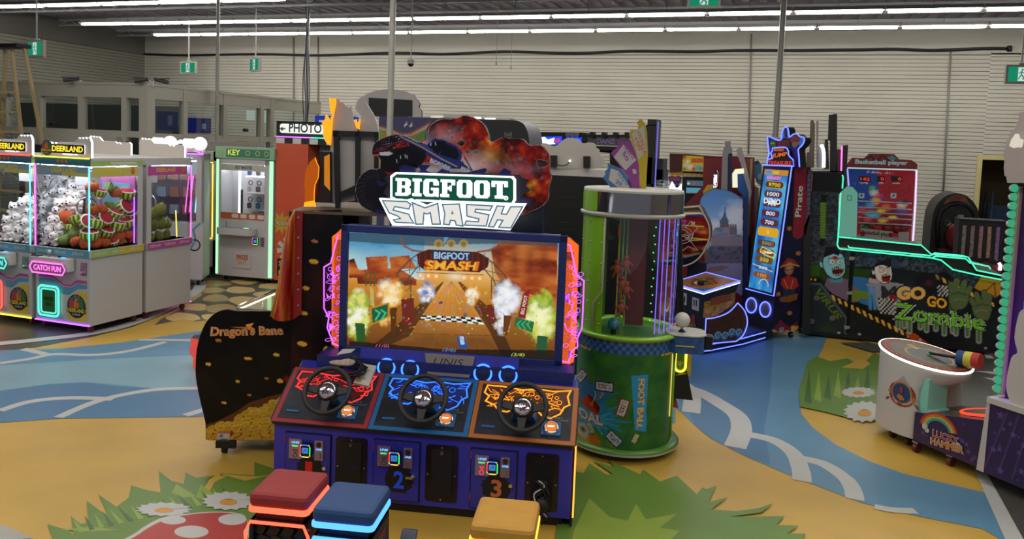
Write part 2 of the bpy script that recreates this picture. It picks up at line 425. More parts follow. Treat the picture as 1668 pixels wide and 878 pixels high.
# river, left arm
P([(-200,574),(0,571),(100,568),(200,558),(280,546),(330,539),(480,528),(700,520),(1000,520),(1100,545),(1100,690),(700,690),(330,679),(215,681),(100,682),(0,689),(-200,700)],F_B1)
P([(-200,600),(0,596),(150,586),(330,578),(700,560),(1000,560),(1000,640),(500,640),(340,634),(260,634),(190,627),(140,623),(80,626),(0,637),(-200,655)],F_B2)
P([(-200,655),(0,637),(80,626),(140,623),(190,630),(260,634),(340,634),(330,679),(215,681),(100,682),(0,689),(-200,700)],F_B3)
# river, right arm
P([(1060,545),(1100,520),(1370,520),(1347,548),(1340,568),(1328,590),(1312,620),(1303,660),(1305,674),(1324,697),(1360,724),(1416,752),(1475,773),(1545,789),(1604,803),(1640,885),(1600,862),(1498,842),(1402,819),(1300,780),(1222,747),(1158,715),(1130,692),(1110,672),(1085,655),(1040,640),(1000,600)],F_B1)
P([(1100,520),(1250,520),(1260,560),(1255,640),(1245,700),(1255,758),(1222,747),(1158,715),(1130,692),(1112,640),(1090,600)],F_B3)
for pts in ([(0,305),(100,290),(180,275),(300,278),(420,265),(540,235)],[(75,258),(150,275)],[(455,228),(640,230)],
            [(0,460),(100,430),(230,418),(370,422)],[(190,482),(300,435),(400,408),(520,390),(660,386)],[(605,475),(700,447)]):
    S(pts,.085,F_W,Z7)
for pts,w in (([(440,-70),(520,-45),(600,0),(655,40),(668,90),(645,150)],.17),([(690,105),(780,125),(850,170),(878,230),(882,270)],.13),
            ([(880,190),(960,210),(1035,260),(1062,300),(1070,335)],.12),([(1140,360),(1200,372),(1285,376)],.08)):
    S(pts,w,F_W,Z6)
S([(590,470),(640,500),(665,550),(660,622)],.16,F_W,(900,460,2.927))
# white lane round the claw machines and the white border on the right
S([(-150,572),(0,560),(70,553),(150,543),(215,527),(280,500),(318,476),(326,464),(318,452),(300,446)],.16,F_W)
P(zm(900,660,2.172,[(1490,225),(1535,240),(1668,480),(1740,600),(1690,620),(1600,473)]),F_W)
P([(1606,770),(1700,800),(1900,1000),(1720,990),(1667,878)],F_G)
P([(1596,560),(1620,585),(1606,584)],F_W); P([(1588,605),(1625,606),(1622,611)],F_W); P([(1600,615),(1625,618),(1622,622)],F_W)
P([(1524,633),(1533,650),(1527,652)],F_W)
# grass, lower left, with mushroom and daisies
P([(155,832),(200,845),(225,850),(240,872),(232,806),(262,830),(290,828),(283,755),(330,790),(352,800),(322,735),(380,775),(420,745),(428,705),(480,720),(524,728),(518,657),(560,690),(600,700),(606,662),(640,680),(700,672),(670,690),(720,690),(718,665),(830,672),(830,628),(900,652),(960,660),(960,900),(180,900)],F_GR,0,Z7)
for q in ([(665,715),(690,680),(745,672),(700,695),(680,730)],[(200,850),(300,840),(380,850),(300,856)],[(720,668),(840,676),(900,668),(800,690)],[(560,730),(575,700),(640,740),(600,745)],[(640,745),(655,700),(700,735),(690,750)]):
    P(q,F_Y if q[0][0] in (665,720) else F_GR2,0,Z7)
for k in range(16):
    x = 260+k*32; y = 830-k*7; P([(x,y+30),(x-25+10*math.sin(k),y-20),(x+18,y+25)],F_DG if k % 2 else F_GR2,0,Z7)
def daisy(cx,cy,rx,ry,zoom=None,n=15,a0=0):
    for k in range(n):
        a = a0+2*PI*k/n; c,s_ = math.cos(a),math.sin(a)
        P([(cx+rx*(.2*c-.08*s_),cy+ry*(.2*s_+.08*c)),(cx+rx*(.8*c-.17*s_),cy+ry*(.8*s_+.17*c)),(cx+rx*c,cy+ry*s_),(cx+rx*(.8*c+.17*s_),cy+ry*(.8*s_-.17*c)),(cx+rx*(.2*c+.08*s_),cy+ry*(.2*s_-.08*c))],F_W,0,zoom)
    P(ell(cx,cy+ry*.15,rx*.33,ry*.3,14),F_CR,0,zoom)
P([(420,900),(445,860),(520,815),(600,800),(700,792),(780,798),(806,820),(815,900)],F_W,4,Z7)
P([(430,905),(455,865),(530,822),(610,803),(700,795),(770,800),(806,822),(800,850),(780,905)],F_RED,4,Z7)
P(ell(625,858,56,20,24),F_W,0,Z7); P(ell(758,818,46,18,24),F_W,0,Z7); P(ell(565,820,42,14,24),F_W,0,Z7)
daisy(535,785,95,24,Z7); daisy(745,758,90,32,Z7)
P([(0,835),(40,850),(110,880),(0,890)],F_PL,0,Z7)  # plain pale grey patch in the lower left corner
# grass, lower right
P([(80,240),(110,245),(130,210),(190,250),(215,250),(140,200),(220,225),(195,200),(235,215),(310,250),(320,232),(380,275),(440,255),(510,320),(530,296),(545,302),(580,290),(550,350),(620,330),(560,375),(650,380),(730,370),(780,352),(740,385),(630,400),(720,400),(820,398),(790,430),(870,432),(830,460),(895,460),(860,520),(0,560),(30,300)],F_GR,0,Z6)
P([(75,450),(130,335),(200,400),(265,415),(295,355),(330,410),(440,390),(380,440),(450,450),(400,500),(60,540)],F_GR2,0,Z6)
# grass patch with daisies, right
P([(1303,664),(1301,640),(1316,590),(1330,582),(1352,590),(1380,585),(1392,592),(1410,590),(1425,575),(1460,600),(1450,672),(1424,688),(1380,682),(1345,673)],F_GR)
for k in range(7): P([(1310+k*16,655-k*3),(1318+k*16,600+(k % 3)*6),(1322+k*16,660-k*3)],F_GR2 if k % 2 else F_DG)
P([(1370,600),(1405,586),(1418,594),(1405,603)],F_Y)
daisy(1398,641,30,9); daisy(1408,673,36,18)
P([(1368,560),(1420,560),(1480,572),(1420,575)],F_GAP); P([(1400,556),(1480,560),(1520,568),(1440,566)],F_BRN)
fl.build('floor',None)['kind'] = 'structure'
# ---- back wall: real slat boards with open grooves, painted wall above
SLAT = mat('slat_board','#c2bdb1',.65,0,.03,1.2); GROOVE = mat('slat_groove','#5a554e',.8); UPW = mat('upper_wall','#bdb8ad',.8,0,.05,.7)
SLATD = mat('slat_board_left','#8d8a80',.65,0,.03,1.2); UPD = mat('upper_wall_left','#6f6c66',.8,0,.05,.7); CEILM = mat('deck_paint','#a09ca4',.8,0,.05,1)  # left wall copies are darker: its shade is put into the colour
w = MB(); DX0,DX1,DZ = 3.86,4.95,2.36
SP = .0762*1.06
def slats(mb,fn,a0,a1,z0,z1,m):
    z = z0
    while z < z1-.02: fn(a0,a1,z,z+SP-.010,m); z += SP
w.bx(X_LEFT,DX0,Y_BACK+.02,Y_BACK+.15,0,4.45,GROOVE); w.bx(DX1,X_RIGHT,Y_BACK+.02,Y_BACK+.15,0,4.45,GROOVE); w.bx(DX0,DX1,Y_BACK+.02,Y_BACK+.15,DZ,4.45,GROOVE)
slats(w,lambda a,b,c,d,m: w.bx(a,b,Y_BACK,Y_BACK+.03,c,d,m),X_LEFT,DX0,0,4.45,SLAT)
slats(w,lambda a,b,c,d,m: w.bx(a,b,Y_BACK,Y_BACK+.03,c,d,m),DX1,X_RIGHT,0,4.45,SLAT)
slats(w,lambda a,b,c,d,m: w.bx(a,b,Y_BACK,Y_BACK+.03,c,d,m),DX0,DX1,DZ+.03,4.45,SLAT)
w.bx(X_LEFT,X_RIGHT,Y_BACK,Y_BACK+.15,4.45,Z_CEIL+.3,UPW)
struct(w.build('wall_back'))
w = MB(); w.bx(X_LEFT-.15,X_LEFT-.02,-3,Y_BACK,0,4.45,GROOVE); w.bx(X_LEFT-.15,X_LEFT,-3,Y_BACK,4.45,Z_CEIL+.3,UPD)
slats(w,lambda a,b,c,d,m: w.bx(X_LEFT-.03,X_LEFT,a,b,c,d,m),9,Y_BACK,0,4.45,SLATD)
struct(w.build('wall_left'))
w = MB(); w.bx(X_RIGHT,X_RIGHT+.15,-3,Y_BACK+.15,0,Z_CEIL+.3,UPW); struct(w.build('wall_right'))
w = MB(); w.bx(X_LEFT,X_RIGHT,-3,Y_BACK+.1,Z_CEIL,Z_CEIL+.1,CEILM)
for i in range(0,88):
    x = X_LEFT+.3*i; w.bx(x,x+.12,-3,Y_BACK,Z_CEIL-.035,Z_CEIL,CEILM)
struct(w.build('ceiling'))
# doorway on the right and the room behind it
FRM = mat('door_frame_cream','#c9bd85',.5); BRM = mat('back_room_wall','#8a7650',.8)
w = MB(); w.bx(DX0-.09,DX0,Y_BACK-.03,Y_BACK+.15,0,DZ+.09,FRM); w.bx(DX1,DX1+.09,Y_BACK-.03,Y_BACK+.15,0,DZ+.09,FRM); w.bx(DX0,DX1,Y_BACK-.03,Y_BACK+.15,DZ,DZ+.09,FRM)
struct(w.build('door_1'))
w = MB(); w.bx(DX0-.6,DX0-.5,Y_BACK+.15,Y_BACK+2.2,0,2.7,BRM); w.bx(DX0-.6,DX1+1,Y_BACK+2.2,Y_BACK+2.3,0,2.7,BRM); w.bx(DX1+.9,DX1+1,Y_BACK+.15,Y_BACK+2.2,0,2.7,BRM); w.bx(DX0-.6,DX1+1,Y_BACK+.15,Y_BACK+2.3,2.7,2.8,BRM); w.bx(DX0-.6,DX1+1,Y_BACK+.15,Y_BACK+2.3,-.05,0,F_G)
struct(w.build('wall_back_room'))
BLM = mat('blue_trolley','#27466e',.5)
t = thing('utility_trolley','blue metal trolley standing in the room behind the open doorway','trolley',Fr(4.75,Y_BACK+1.2))
MB().bx(-.45,.45,-.02,.02,1.0,1.4,BLM).build('back_panel',t); MB().bx(-.45,.45,-.3,.3,.3,.34,BLM).build('shelf',t)
for x in (-.45,.45):
    for y in (-.28,.28): MB().bx(x-.02,x+.02,y-.02,y+.02,0,1.7,BLM).build('leg',t)
b = MB(); b.bx(.35,.45,-.01,.06,-.06,.06,mat('grey_box','#55504a')); tag(b.build('wall_switch'),'small switch box on the wall of the room behind the doorway','switch').location = (3.5,Y_BACK+2.1,1.9)
# ---- suspended strip lights
TUBE = glow('lamp_tube','#fffcf2',TUBE_STRENGTH); HSG = mat('fixture_white','#8d8b86',.5)
def row(x0,x1,y,z,step,gname):
    proto = None; x = x0; k = 0
    while x < x1:
        if proto is None:
            t = proto = thing('strip_light','','light',loc=(x,y,z),group=gname)
            b = MB(); b.bx(.01,step-.01,-.05,.05,.03,.09,HSG); b.bx(.01,step-.01,-.11,.11,.02,.035,HSG); b.build('housing',t)
            b = MB(); b.cyl((.05,-.035,0),(step-.05,-.035,0),.019,TUBE,n=8); b.cyl((.05,.035,0),(step-.05,.035,0),.019,TUBE,n=8); b.build('lamp_tube',t)
            b = MB(); b.tube([(step/2,0,.09),(step/2,0,Z_CEIL-z-.03)],.006,HSG); b.build('hanger',t)
        else: t = copy_tree(proto); t.location = (x,y,z)
        t['label'] = ROWL[gname]; x += step; k += 1
ROWL = {'strip lights of the nearest hanging row': 'white strip light in the nearest hanging row, cut by the top edge of the picture',
        'strip lights of the middle hanging row': 'white strip light in the middle hanging row under the dark ceiling',
        'strip lights of the farthest hanging row': 'white strip light in the farthest hanging row, just before the slatted back wall'}
row(-17.0,-8.5,12.1,4.72,1.42,'strip lights of the nearest hanging row')
row(-15.55,6.0,14.25,4.7,1.42,'strip lights of the middle hanging row')
row(-15.1,6.0,16.0,4.7,1.42,'strip lights of the farthest hanging row')
# ---- steel roof trusses
TRM = mat('truss_paint','#a8a5aa',.6)
for k,y in enumerate((13.3,15.2,17.0)):
    b = MB(); b.bx(X_LEFT,X_RIGHT,y-.03,y+.03,Z_CEIL-.10,Z_CEIL-.04,TRM); b.bx(X_LEFT,X_RIGHT,y-.03,y+.03,4.82,4.86,TRM)
    x = X_LEFT
    while x < X_RIGHT: b.tube([(x,y,4.84),(x+.3,y,Z_CEIL-.07)],.012,TRM,n=5); b.tube([(x+.3,y,Z_CEIL-.07),(x+.6,y,4.84)],.012,TRM,n=5); x += 1.2
    struct(b.build('ceiling_truss'))
b = MB(); b.tube([(-14.2,12.9,4.9),(2,12.9,4.9)],.025,mat('pipe_dark','#3c3a3a')); struct(b.build('ceiling_pipe'))
# ---- black hose along the top of the slat wall
b = MB(); pts = [on_y(x,y,Y_BACK-.05) for x,y in ((235,88),(300,90),(420,88),(520,90),(640,86),(720,88),(820,84),(900,86),(960,86),(1030,83),(1130,84),(1200,82),(1300,82),(1400,81),(1460,80),(1520,82),(1600,79),(1642,79))]
b.tube(curve(pts,4,False),.03,mat('black_hose','#101012',.5)); b.cyl(pts[-1]-np.array([.01,0,0]),pts[-1]+np.array([.06,0,0]),.06,BRUB)
tag(b.build('wall_hose'),'long black hose fixed along the top of the slatted back wall','hose')
# ---- power drop poles
GALV = mat('galvanised_steel','#aaa79e',.4,.2,.06,6)
def pole(px,Y,r,label,z0=0.,lean=0.):
    q = on_y(px,0,Y); b = MB(); b.cyl((q[0],Y,z0),(q[0]+lean,Y,Z_CEIL-.02),r,GALV,n=16); b.cyl((q[0]+lean,Y,Z_CEIL-.04),(q[0]+lean,Y,Z_CEIL-.02),r*2.2,GALV,n=16)
    tag(b.build('steel_pole'),label,'pole','steel poles from floor to ceiling'); return q
pole(640.5,9.3,.042,'thick grey steel pole rising behind the racing game header')
pole(355.5,11.3,.03,'slim grey steel pole beside the white key prize machine')
pole(1277,12.2,.042,'steel pole rising behind the blue lit pirate game header')
pole(503,13.5,.03,'thin pole wrapped in cables above the photo booth')
b = MB()
for k in range(4):
    x0 = on_y(498+k*2.3,0,13.42)[0]; b.tube(curve([(x0+.03*math.sin(j*1.3+k),13.42,4.9-j*.45) for j in range(7)],4,False),.009,mat('cable_blue','#3a4a70') if k % 2 else BRUB,n=5)
tag(b.build('cable_bundle'),'bundle of black and blue cables running down the thin pole','cables')
for px0,py0,px1,py1,l in ((1224,55,1219,250,'thin vertical conduit on the slatted wall above the castle panel'),(1549,83,1536,320,'thin vertical conduit on the slatted wall beside the arched game'),(478,60,478,200,'thin vertical conduit on the slatted wall over the photo sign'),(518,60,518,190,'thin vertical conduit on the wall right of the cable bundle')):
    a,c = on_y(px0,py0,Y_BACK-.03),on_y(px1,py1,Y_BACK-.03); b = MB(); b.tube([a,(a+c)/2,c],.018,mat('conduit_grey','#8c8a84',.5)); tag(b.build('wall_conduit'),l,'conduit')
# ---- exit signs
EG = glow('exit_green','#1f9a74',.75); EW = glow('exit_white','#d8e4dc',.9); SGN = mat('sign_housing','#a9a69c',.5)
def exit_sign(px,py,Y,deg,label,w=.36,h=.22,rod=True):
    q = on_y(px,py,Y); fr = Fr(q[0],Y,deg,z=q[2]); t = thing('exit_sign',label,'sign',fr,'hanging green exit signs')
    MB().bx(-w/2-.03,w/2+.03,0,.06,-h/2-.03,h/2+.03,SGN).build('housing',t,.005)
    b = MB(); p = front(fr,0); b.flat(p,[(-w/2,-h/2),(w/2,-h/2),(w/2,h/2),(-w/2,h/2)],.004,EG)
    b.flat(p,[(-.05,-h/2+.01),(.05,-h/2+.01),(.05,h/2-.01),(-.05,h/2-.01)],.006,EW)
    b.flat(p,ell(.005,.065,.016,n=10),.008,EG); b.stroke(p,[(0,.045),(-.005,-.01),(.03,-.04),(.02,-.08)],.018,.008,EG); b.stroke(p,[(-.005,-.01),(-.03,-.05),(-.045,-.075)],.016,.008,EG); b.stroke(p,[(-.04,.01),(-.01,.035),(.035,.02)],.014,.008,EG)
    b.build('sign_face',t)
    if rod:
        b = MB(); b.cyl((0,.03,h/2+.03),(0,.03,Z_CEIL-q[2]),.012,WHITE,n=8); b.cyl((0,.03,h/2+.03),(0,.03,h/2+.06),.05,WHITE,n=12); b.build('hanging_rod',t)
exit_sign(57,79,10.0,-8,'green exit sign hanging over the stepladder and glass porch')
exit_sign(306,110,14.6,2,'green exit sign hanging above the right corner of the glass porch')
exit_sign(414,105,13.5,-28,'green exit sign turned sideways, right of the slim pole')
exit_sign(1147,-2,10.0,4,'green exit sign cut off by the top edge of the photo',w=.34,h=.17)
exit_sign(1664,121,13.5,8,'green exit sign at the right edge of the photo')
q = on_y(669,104,11); t = thing('dome_camera','small dome camera hanging on a rod right of the thick pole','camera',loc=tuple(q))
b = MB(); b.cyl((0,0,.05),(0,0,Z_CEIL-q[2]),.01,WHITE,n=8); b.build('rod',t); b = MB(); b.sph((0,0,0),.045,BLACK); b.cyl((0,0,.0),(0,0,.06),.05,WHITE); b.build('dome',t)
for px,py in ((808,104),(832,111)):
    q = on_y(px,py,12); b = MB(); b.tube([(0,0,.02),(0,0,Z_CEIL-q[2]-.02)],.004,GALV,n=5); b.cyl((0,0,-.02),(0,0,.03),.012,STEEL,n=8)
    o = b.build('hanging_wire'); o.location = tuple(q); tag(o,'thin wire hanging from the ceiling before the slat wall','wire','thin hanging wires')
# ---- glass entrance porch
PF = mat('porch_aluminium','#a8a598',.45,.25); PG = glass('porch_glass',(.8,.84,.84),.03,1.0); DARKG = mat('dark_opening','#1c2a32',.2)
VC = on_z(240,137,3.02); vf = Fr(VC[0],VC[1],0); t = thing('entrance_porch','grey aluminium framed glass entrance porch with sliding doors','porch',vf)
HT = 3.02; XL = -5.4; YD = 4.9
fr_ = MB(); fr_.bx(XL,-.16,0,.12,HT-.22,HT-.021,PF); fr_.bx(-.12,0,.16,YD,HT-.22,HT-.021,PF); fr_.bx(XL,.01,-.01,.2,HT-.02,HT+.02,PF); fr_.bx(-.2,.01,.2,YD,HT-.02,HT+.02,PF)
fr_.bx(-.16,.004,-.004,.16,0,HT-.021,PF); fr_.bx(XL,-.16,.0,.1,2.18,2.28,PF)
pf = front(vf,0); ps = rside(vf,0); gl = []
for x in (63,131,7): a = pf.px(x,180)[0]; fr_.bx(a-.05,a+.05,-.006,.094,2.2,HT-.021,PF)
for x in (202,): a = pf.px(x,180)[0]; fr_.bx(a-.05,a+.05,-.007,.093,0,HT-.021,PF)
a63 = pf.px(60,205)[0]; a200 = pf.px(200,205)[0]
fr_.bx(a63,a200,-.12,.1,2.0,2.18,PF); fr_.bx(a63+1.35,a63+1.45,0,.1,0,2.0,PF); fr_.bx(a200-.1,a200,0,.1,0,2.0,PF)
for x in (302,367,427,443): a = ps.px(x,190)[0]; fr_.bx(-.094,.006,a-.05,a+.05,2.2 if x == 367 else 0,HT-.021,PF)
fr_.bx(-.1,0,.16,YD,2.165,2.26,PF); a0,a1 = ps.px(305,200)[0],ps.px(425,200)[0]; fr_.bx(-.1,.12,a0,a1,1.98,2.16,PF)
fr_.bx(-.1,0,(a0+a1)/2-.04,(a0+a1)/2+.04,0,1.98,PF)
fr_.build('frame',t)
MB().bx(XL,-.16,.04,.055,0,HT-.2,PG).build('front_glazing',t); MB().bx(-.055,-.04,.16,YD,0,HT-.2,PG).build('side_glazing',t)
b = MB(); b.bx(a63+.05,a63+1.3,.3,.34,0,1.98,DARKG); b.build('sliding_door',t)
b = MB(); b.bx(XL,-1.3,2.2,2.25,0,HT-.25,mat('porch_backing_dark','#5c625e',.7)); b.build('dark_backing',t)  # dark panel added so the left panes look dark
# advertising banner and daylight seen through the porch
b = MB(); q0 = on_y(262,182,VC[1]+YD-.3); q1 = on_y(345,196,VC[1]+YD-.3)
o = b.bx(q0[0],q1[0],VC[1]+YD-.35,VC[1]+YD-.32,2.28,2.62,glow('banner_blue','#2a2f7d',.35)); o.bx(q0[0]+.4,q0[0]+.6,VC[1]+YD-.36,VC[1]+YD-.35,2.35,2.55,glow('banner_fig','#8a93b8',.5)); o.bx(q0[0]+1.2,q0[0]+1.3,VC[1]+YD-.36,VC[1]+YD-.35,2.38,2.5,glow('banner_fig','#8a93b8',.5))
tag(o.build('space_banner'),'dark blue banner seen through the upper panes of the porch','banner')
b = MB()
for x0,x1,y0,y1 in ((256,266,176,194),(404,416,180,196),(430,436,180,200),(335,364,225,240),(370,386,225,240)):
    A,B_ = on_y(x0,y0,VC[1]+YD-.4),on_y(x1,y1,VC[1]+YD-.4); b.bx(A[0],B_[0],VC[1]+YD-.45,VC[1]+YD-.42,B_[2],A[2],glow('daylight_pane','#c3d3c4',.8))
b.build('window_1')['kind'] = 'structure'
CAMB = mat('camera_body','#3a3a3c',.4)
def cctv(px,py,d,yaw,label):
    q = on_y(px,py,VC[1]-.05 if d == 0 else VC[1]+d); t = thing('security_camera',label,'camera',Fr(q[0],q[1],yaw,z=q[2]),'security cameras on the porch roof')
    b = MB(); b.cyl((-.13,0,-.02),(.09,0,.03),.032,CAMB,n=12); b.bx(-.15,.1,-.036,.036,.032,.042,CAMB); b.build('camera_body',t); b = MB(); b.tube([(.1,0,0),(.16,0,-.04),(.16,0,-.12)],.015,WHITE); b.build('bracket',t)
cctv(118,130,0,60,'dark security camera on the porch roof, the leftmost one'); cctv(233,131,0,15,'grey security camera at the porch corner pointing left'); cctv(261,132,.4,190,'security camera at the porch corner pointing right')
for px,py,l in ((85,202,'small black motion sensor over the left porch door'),):
    q = on_y(px,py,VC[1]-.02); b = MB(); b.bx(-.05,.05,-.03,.02,-.03,.03,BLACK); o = b.build('motion_sensor',None,.01); o.location = tuple(q); tag(o,l,'sensor')
q = on_x(400,212,VC[0]+.14); o = MB().bx(-.03,.03,-.05,.05,-.03,.03,BLACK).build('motion_sensor',None,.01); o.location = tuple(q); tag(o,'small black motion sensor over the right porch door','sensor')
# ---- stepladder
LAD = mat('ladder_fibreglass','#a08e66',.5); q = on_y(20,76,9.25); lf = Fr(q[0],9.25,-6)
t = thing('step_ladder','tall tan stepladder standing before the glass porch at the left edge','ladder',lf); H = q[2]; 
def rail(x0,y0,x1,y1,nm='rail'):
    b = MB(); b.hexa([(x0-.022,y0-.015,0),(x0+.022,y0-.015,0),(x0+.022,y0+.03,0),(x0-.022,y0+.03,0)],[(x1-.022,y1-.015,H),(x1+.022,y1-.015,H),(x1+.022,y1+.03,H),(x1-.022,y1+.03,H)],LAD); b.build(nm,t)
rail(-1.35,-.25,-.42,.0); rail(.55,0,-.03,0); rail(.85,.3,.2,.05); rail(-.95,.3,-.25,.05)
for k in range(9):
    z = .32+k*.31; f = z/H; x0 = -1.35+(.93)*f; x1 = .55-.58*f; b = MB(); b.bx(x0,x1,-.25*(1-f),-.17*(1-f)+.03,z,z+.03,LAD); b.tube([(x0,-.2*(1-f),z-.12),(x0+.16,-.2*(1-f),z)],.008,STEEL,n=5); b.tube([(x1,-.2*(1-f),z-.12),(x1-.14,-.2*(1-f),z)],.008,STEEL,n=5); b.build('rung',t)
MB().bx(-.5,.25,-.1,.15,H-.02,H+.04,BLACK).build('top_cap',t,.01)
# ============================================================= RACING GAME, centre
_o = on_z(925,862); BF = Fr(_o[0],_o[1],12)
NAVY = mat('navy_mesh_panel','#1b2768',.45,0,.25,60); NAVYF = mat('navy_front','#282a98',.4,0,.06,3,0,.2); DKN = mat('dark_navy','#0c0f24',.4)
PANEL = mat('console_print','#1d222c',.4,0,.5,9); TRED = mat('trim_red','#8e2630',.4); TBLU = mat('trim_blue','#1f5f96',.4); TORG = mat('trim_orange','#a8602a',.4)
N_RED = glow('neon_red','#ff4438',3.2); N_BLU = glow('neon_blue','#5a68ff',3.2); N_ORG = glow('neon_orange','#ffa030',3.6); N_CY = glow('neon_ice_blue','#4a90ff',2.8); N_VIO = glow('neon_violet','#c060ff',3.2)
N_WHT = glow('neon_white','#eaf2ff',3.)
SCREW = mat('screw','#b0b0b4',.3,.9)
t = thing('racing_game_cabinet','large blue three player monster truck racing game with lit screen and steering wheels','arcade machine',BF)
W0,W1 = -1.86,.01
# console body
b = MB(); b.hexa([(W0,0,.06),(W1,0,.06),(W1,.45,.06),(W0,.45,.06)],[(W0,0,.52),(W1,0,.52),(W1,.45,.79),(W0,.45,.79)],NAVYF); b.bx(W0+.05,W1-.05,.03,.42,0,.06,BLACK)
b.build('console_body',t,.006)
# console top: tilted print panels
A = np.array([0,-.03,.525]); Bk = np.array([0,.36,.765]); PT = Pl(BF,A,(1,0,0),Bk-A); LT = np.linalg.norm(Bk-A)
b = MB(); b.prism(PT,rrect(W0-.02,0,W1+.02,LT,.03),-.025,0,BLACK); 
secs = [(W0-.01,-1.255,TRED,N_RED),(-1.25,-.63,TBLU,N_BLU),(-.625,W1+.01,TORG,N_ORG)]
b.build('console_top',t)
def starline(pl,box,seed,m,mb,d=.006):
    """the lit line drawing of each player's panel"""
    r = random.Random(seed); x0,x1,y0,y1 = box; w,h = x1-x0,y1-y0
    out = [(.02,.98),(.0,.72),(.06,.6),(.03,.42),(.14,.30),(.2,.12),(.3,.10),(.36,.22),(.64,.22),(.7,.05),(.8,.0),(.9,.16),(.94,.4),(1.,.5),(.97,.78),(1.,1.),(.8,.93),(.6,.98),(.45,.9),(.2,.98)]
    mb.stroke(pl,[(x0+a*w,y0+c*h) for a,c in out],.011,d,m,True)
    for k in range(26):
        a,c = .06+.88*r.random(),.28+.62*r.random(); q = []
        for j in range(r.choice((3,4,5))):
            q.append((x0+a*w,y0+c*h)); a = min(.97,max(.03,a+r.uniform(-.13,.13))); c = min(.95,max(.25,c+r.uniform(-.18,.18)))
        mb.stroke(pl,q,.0045,d,m)
    for k in range(9): mb.stroke(pl,ell(x0+w*(.08+.84*r.random()),y0+h*(.4+.45*r.random()),r.uniform(.008,.02),n=9),.004,d,m,True)
TINT = {N_RED: mat('tint_red','#5a1218'),N_BLU: mat('tint_blue','#0e2470'),N_ORG: mat('tint_amber','#5e2f06')}
N2 = {N_RED: glow('line_red','#ff3a3a',1.5),N_BLU: glow('line_blue','#2f6cff',2.2),N_ORG: glow('line_amber','#ff9a2a',1.7)}
SILV = mat('silver_print','#8e9298',.3,.5)
for i,(x0,x1,tm,nm) in enumerate(secs):
    b = MB(); b.flat(PT,[(x0,.005),(x1,.005),(x1,LT-.005),(x0,LT-.005)],.001,tm); b.flat(PT,[(x0+.03,.035),(x1-.03,.035),(x1-.03,LT-.03),(x0+.03,LT-.03)],.003,PANEL)
    w_ = x1-x0; bx = (x0+.05,x1-.05,.19,LT-.04)
    b.flat(PT,[(bx[0]+.02,bx[3]-.01),(bx[0]+.04,bx[2]+.08),(bx[0]+w_*.22,bx[2]+.03),(x0+w_*.5,bx[2]+.07),(x0+w_*.72,bx[2]),(bx[1]-.03,bx[2]+.09),(bx[1]-.01,bx[3]-.01)],.004,TINT[nm])
    starline(PT,bx,11+i,N2[nm],b)
    b.flat(PT,[(x0+.07,.085),(x0+.15,.085),(x0+.15,.1),(x0+.07,.1)],.006,TBLU)
    b.text(PT,'SMASH',x1-.21,.19,.12,.014,.006,SILV,.02,.3); b.text(PT,'BOOST',x1-.17,.172,.12,.012,.006,SILV,.02,.3)
    o = b.build('control_panel',t); o['label'] = ['red trimmed control panel','blue trimmed control panel','orange trimmed control panel'][i]
    # start button
    bx_ = x1-.15; by = .11; b = MB(); b.prism(PT,rrect(bx_-.058,by-.05,bx_+.058,by+.05,.008),.003,.012,TBLU)
    b.lathe([(.048,0),(.048,.012),(.04,.018),(.036,.018),(.036,.01)],PT.p(bx_,by,.01),CHROME,axis=PT.n)
    for k in (-1,1):
        for j in (-1,1): b.cyl(PT.p(bx_+k*.05,by+j*.042,.012),PT.p(bx_+k*.05,by+j*.042,.016),.004,SCREW,n=8)
    b.build('button_plate',t); 
    bp = MB(); bp.lathe([(0,.02),(.02,.019),(.034,.013),(.036,.008)],PT.p(bx_,by,.01),glow('button_amber','#ff9040',.9),axis=PT.n)
    q = Pl(BF,PT.p(bx_,by,.031),PT.u,PT.v); bp.text(q,'BOOST',-.02,-.006,.04,.012,.0,N_WHT,.02); bp.build('push_button',t)
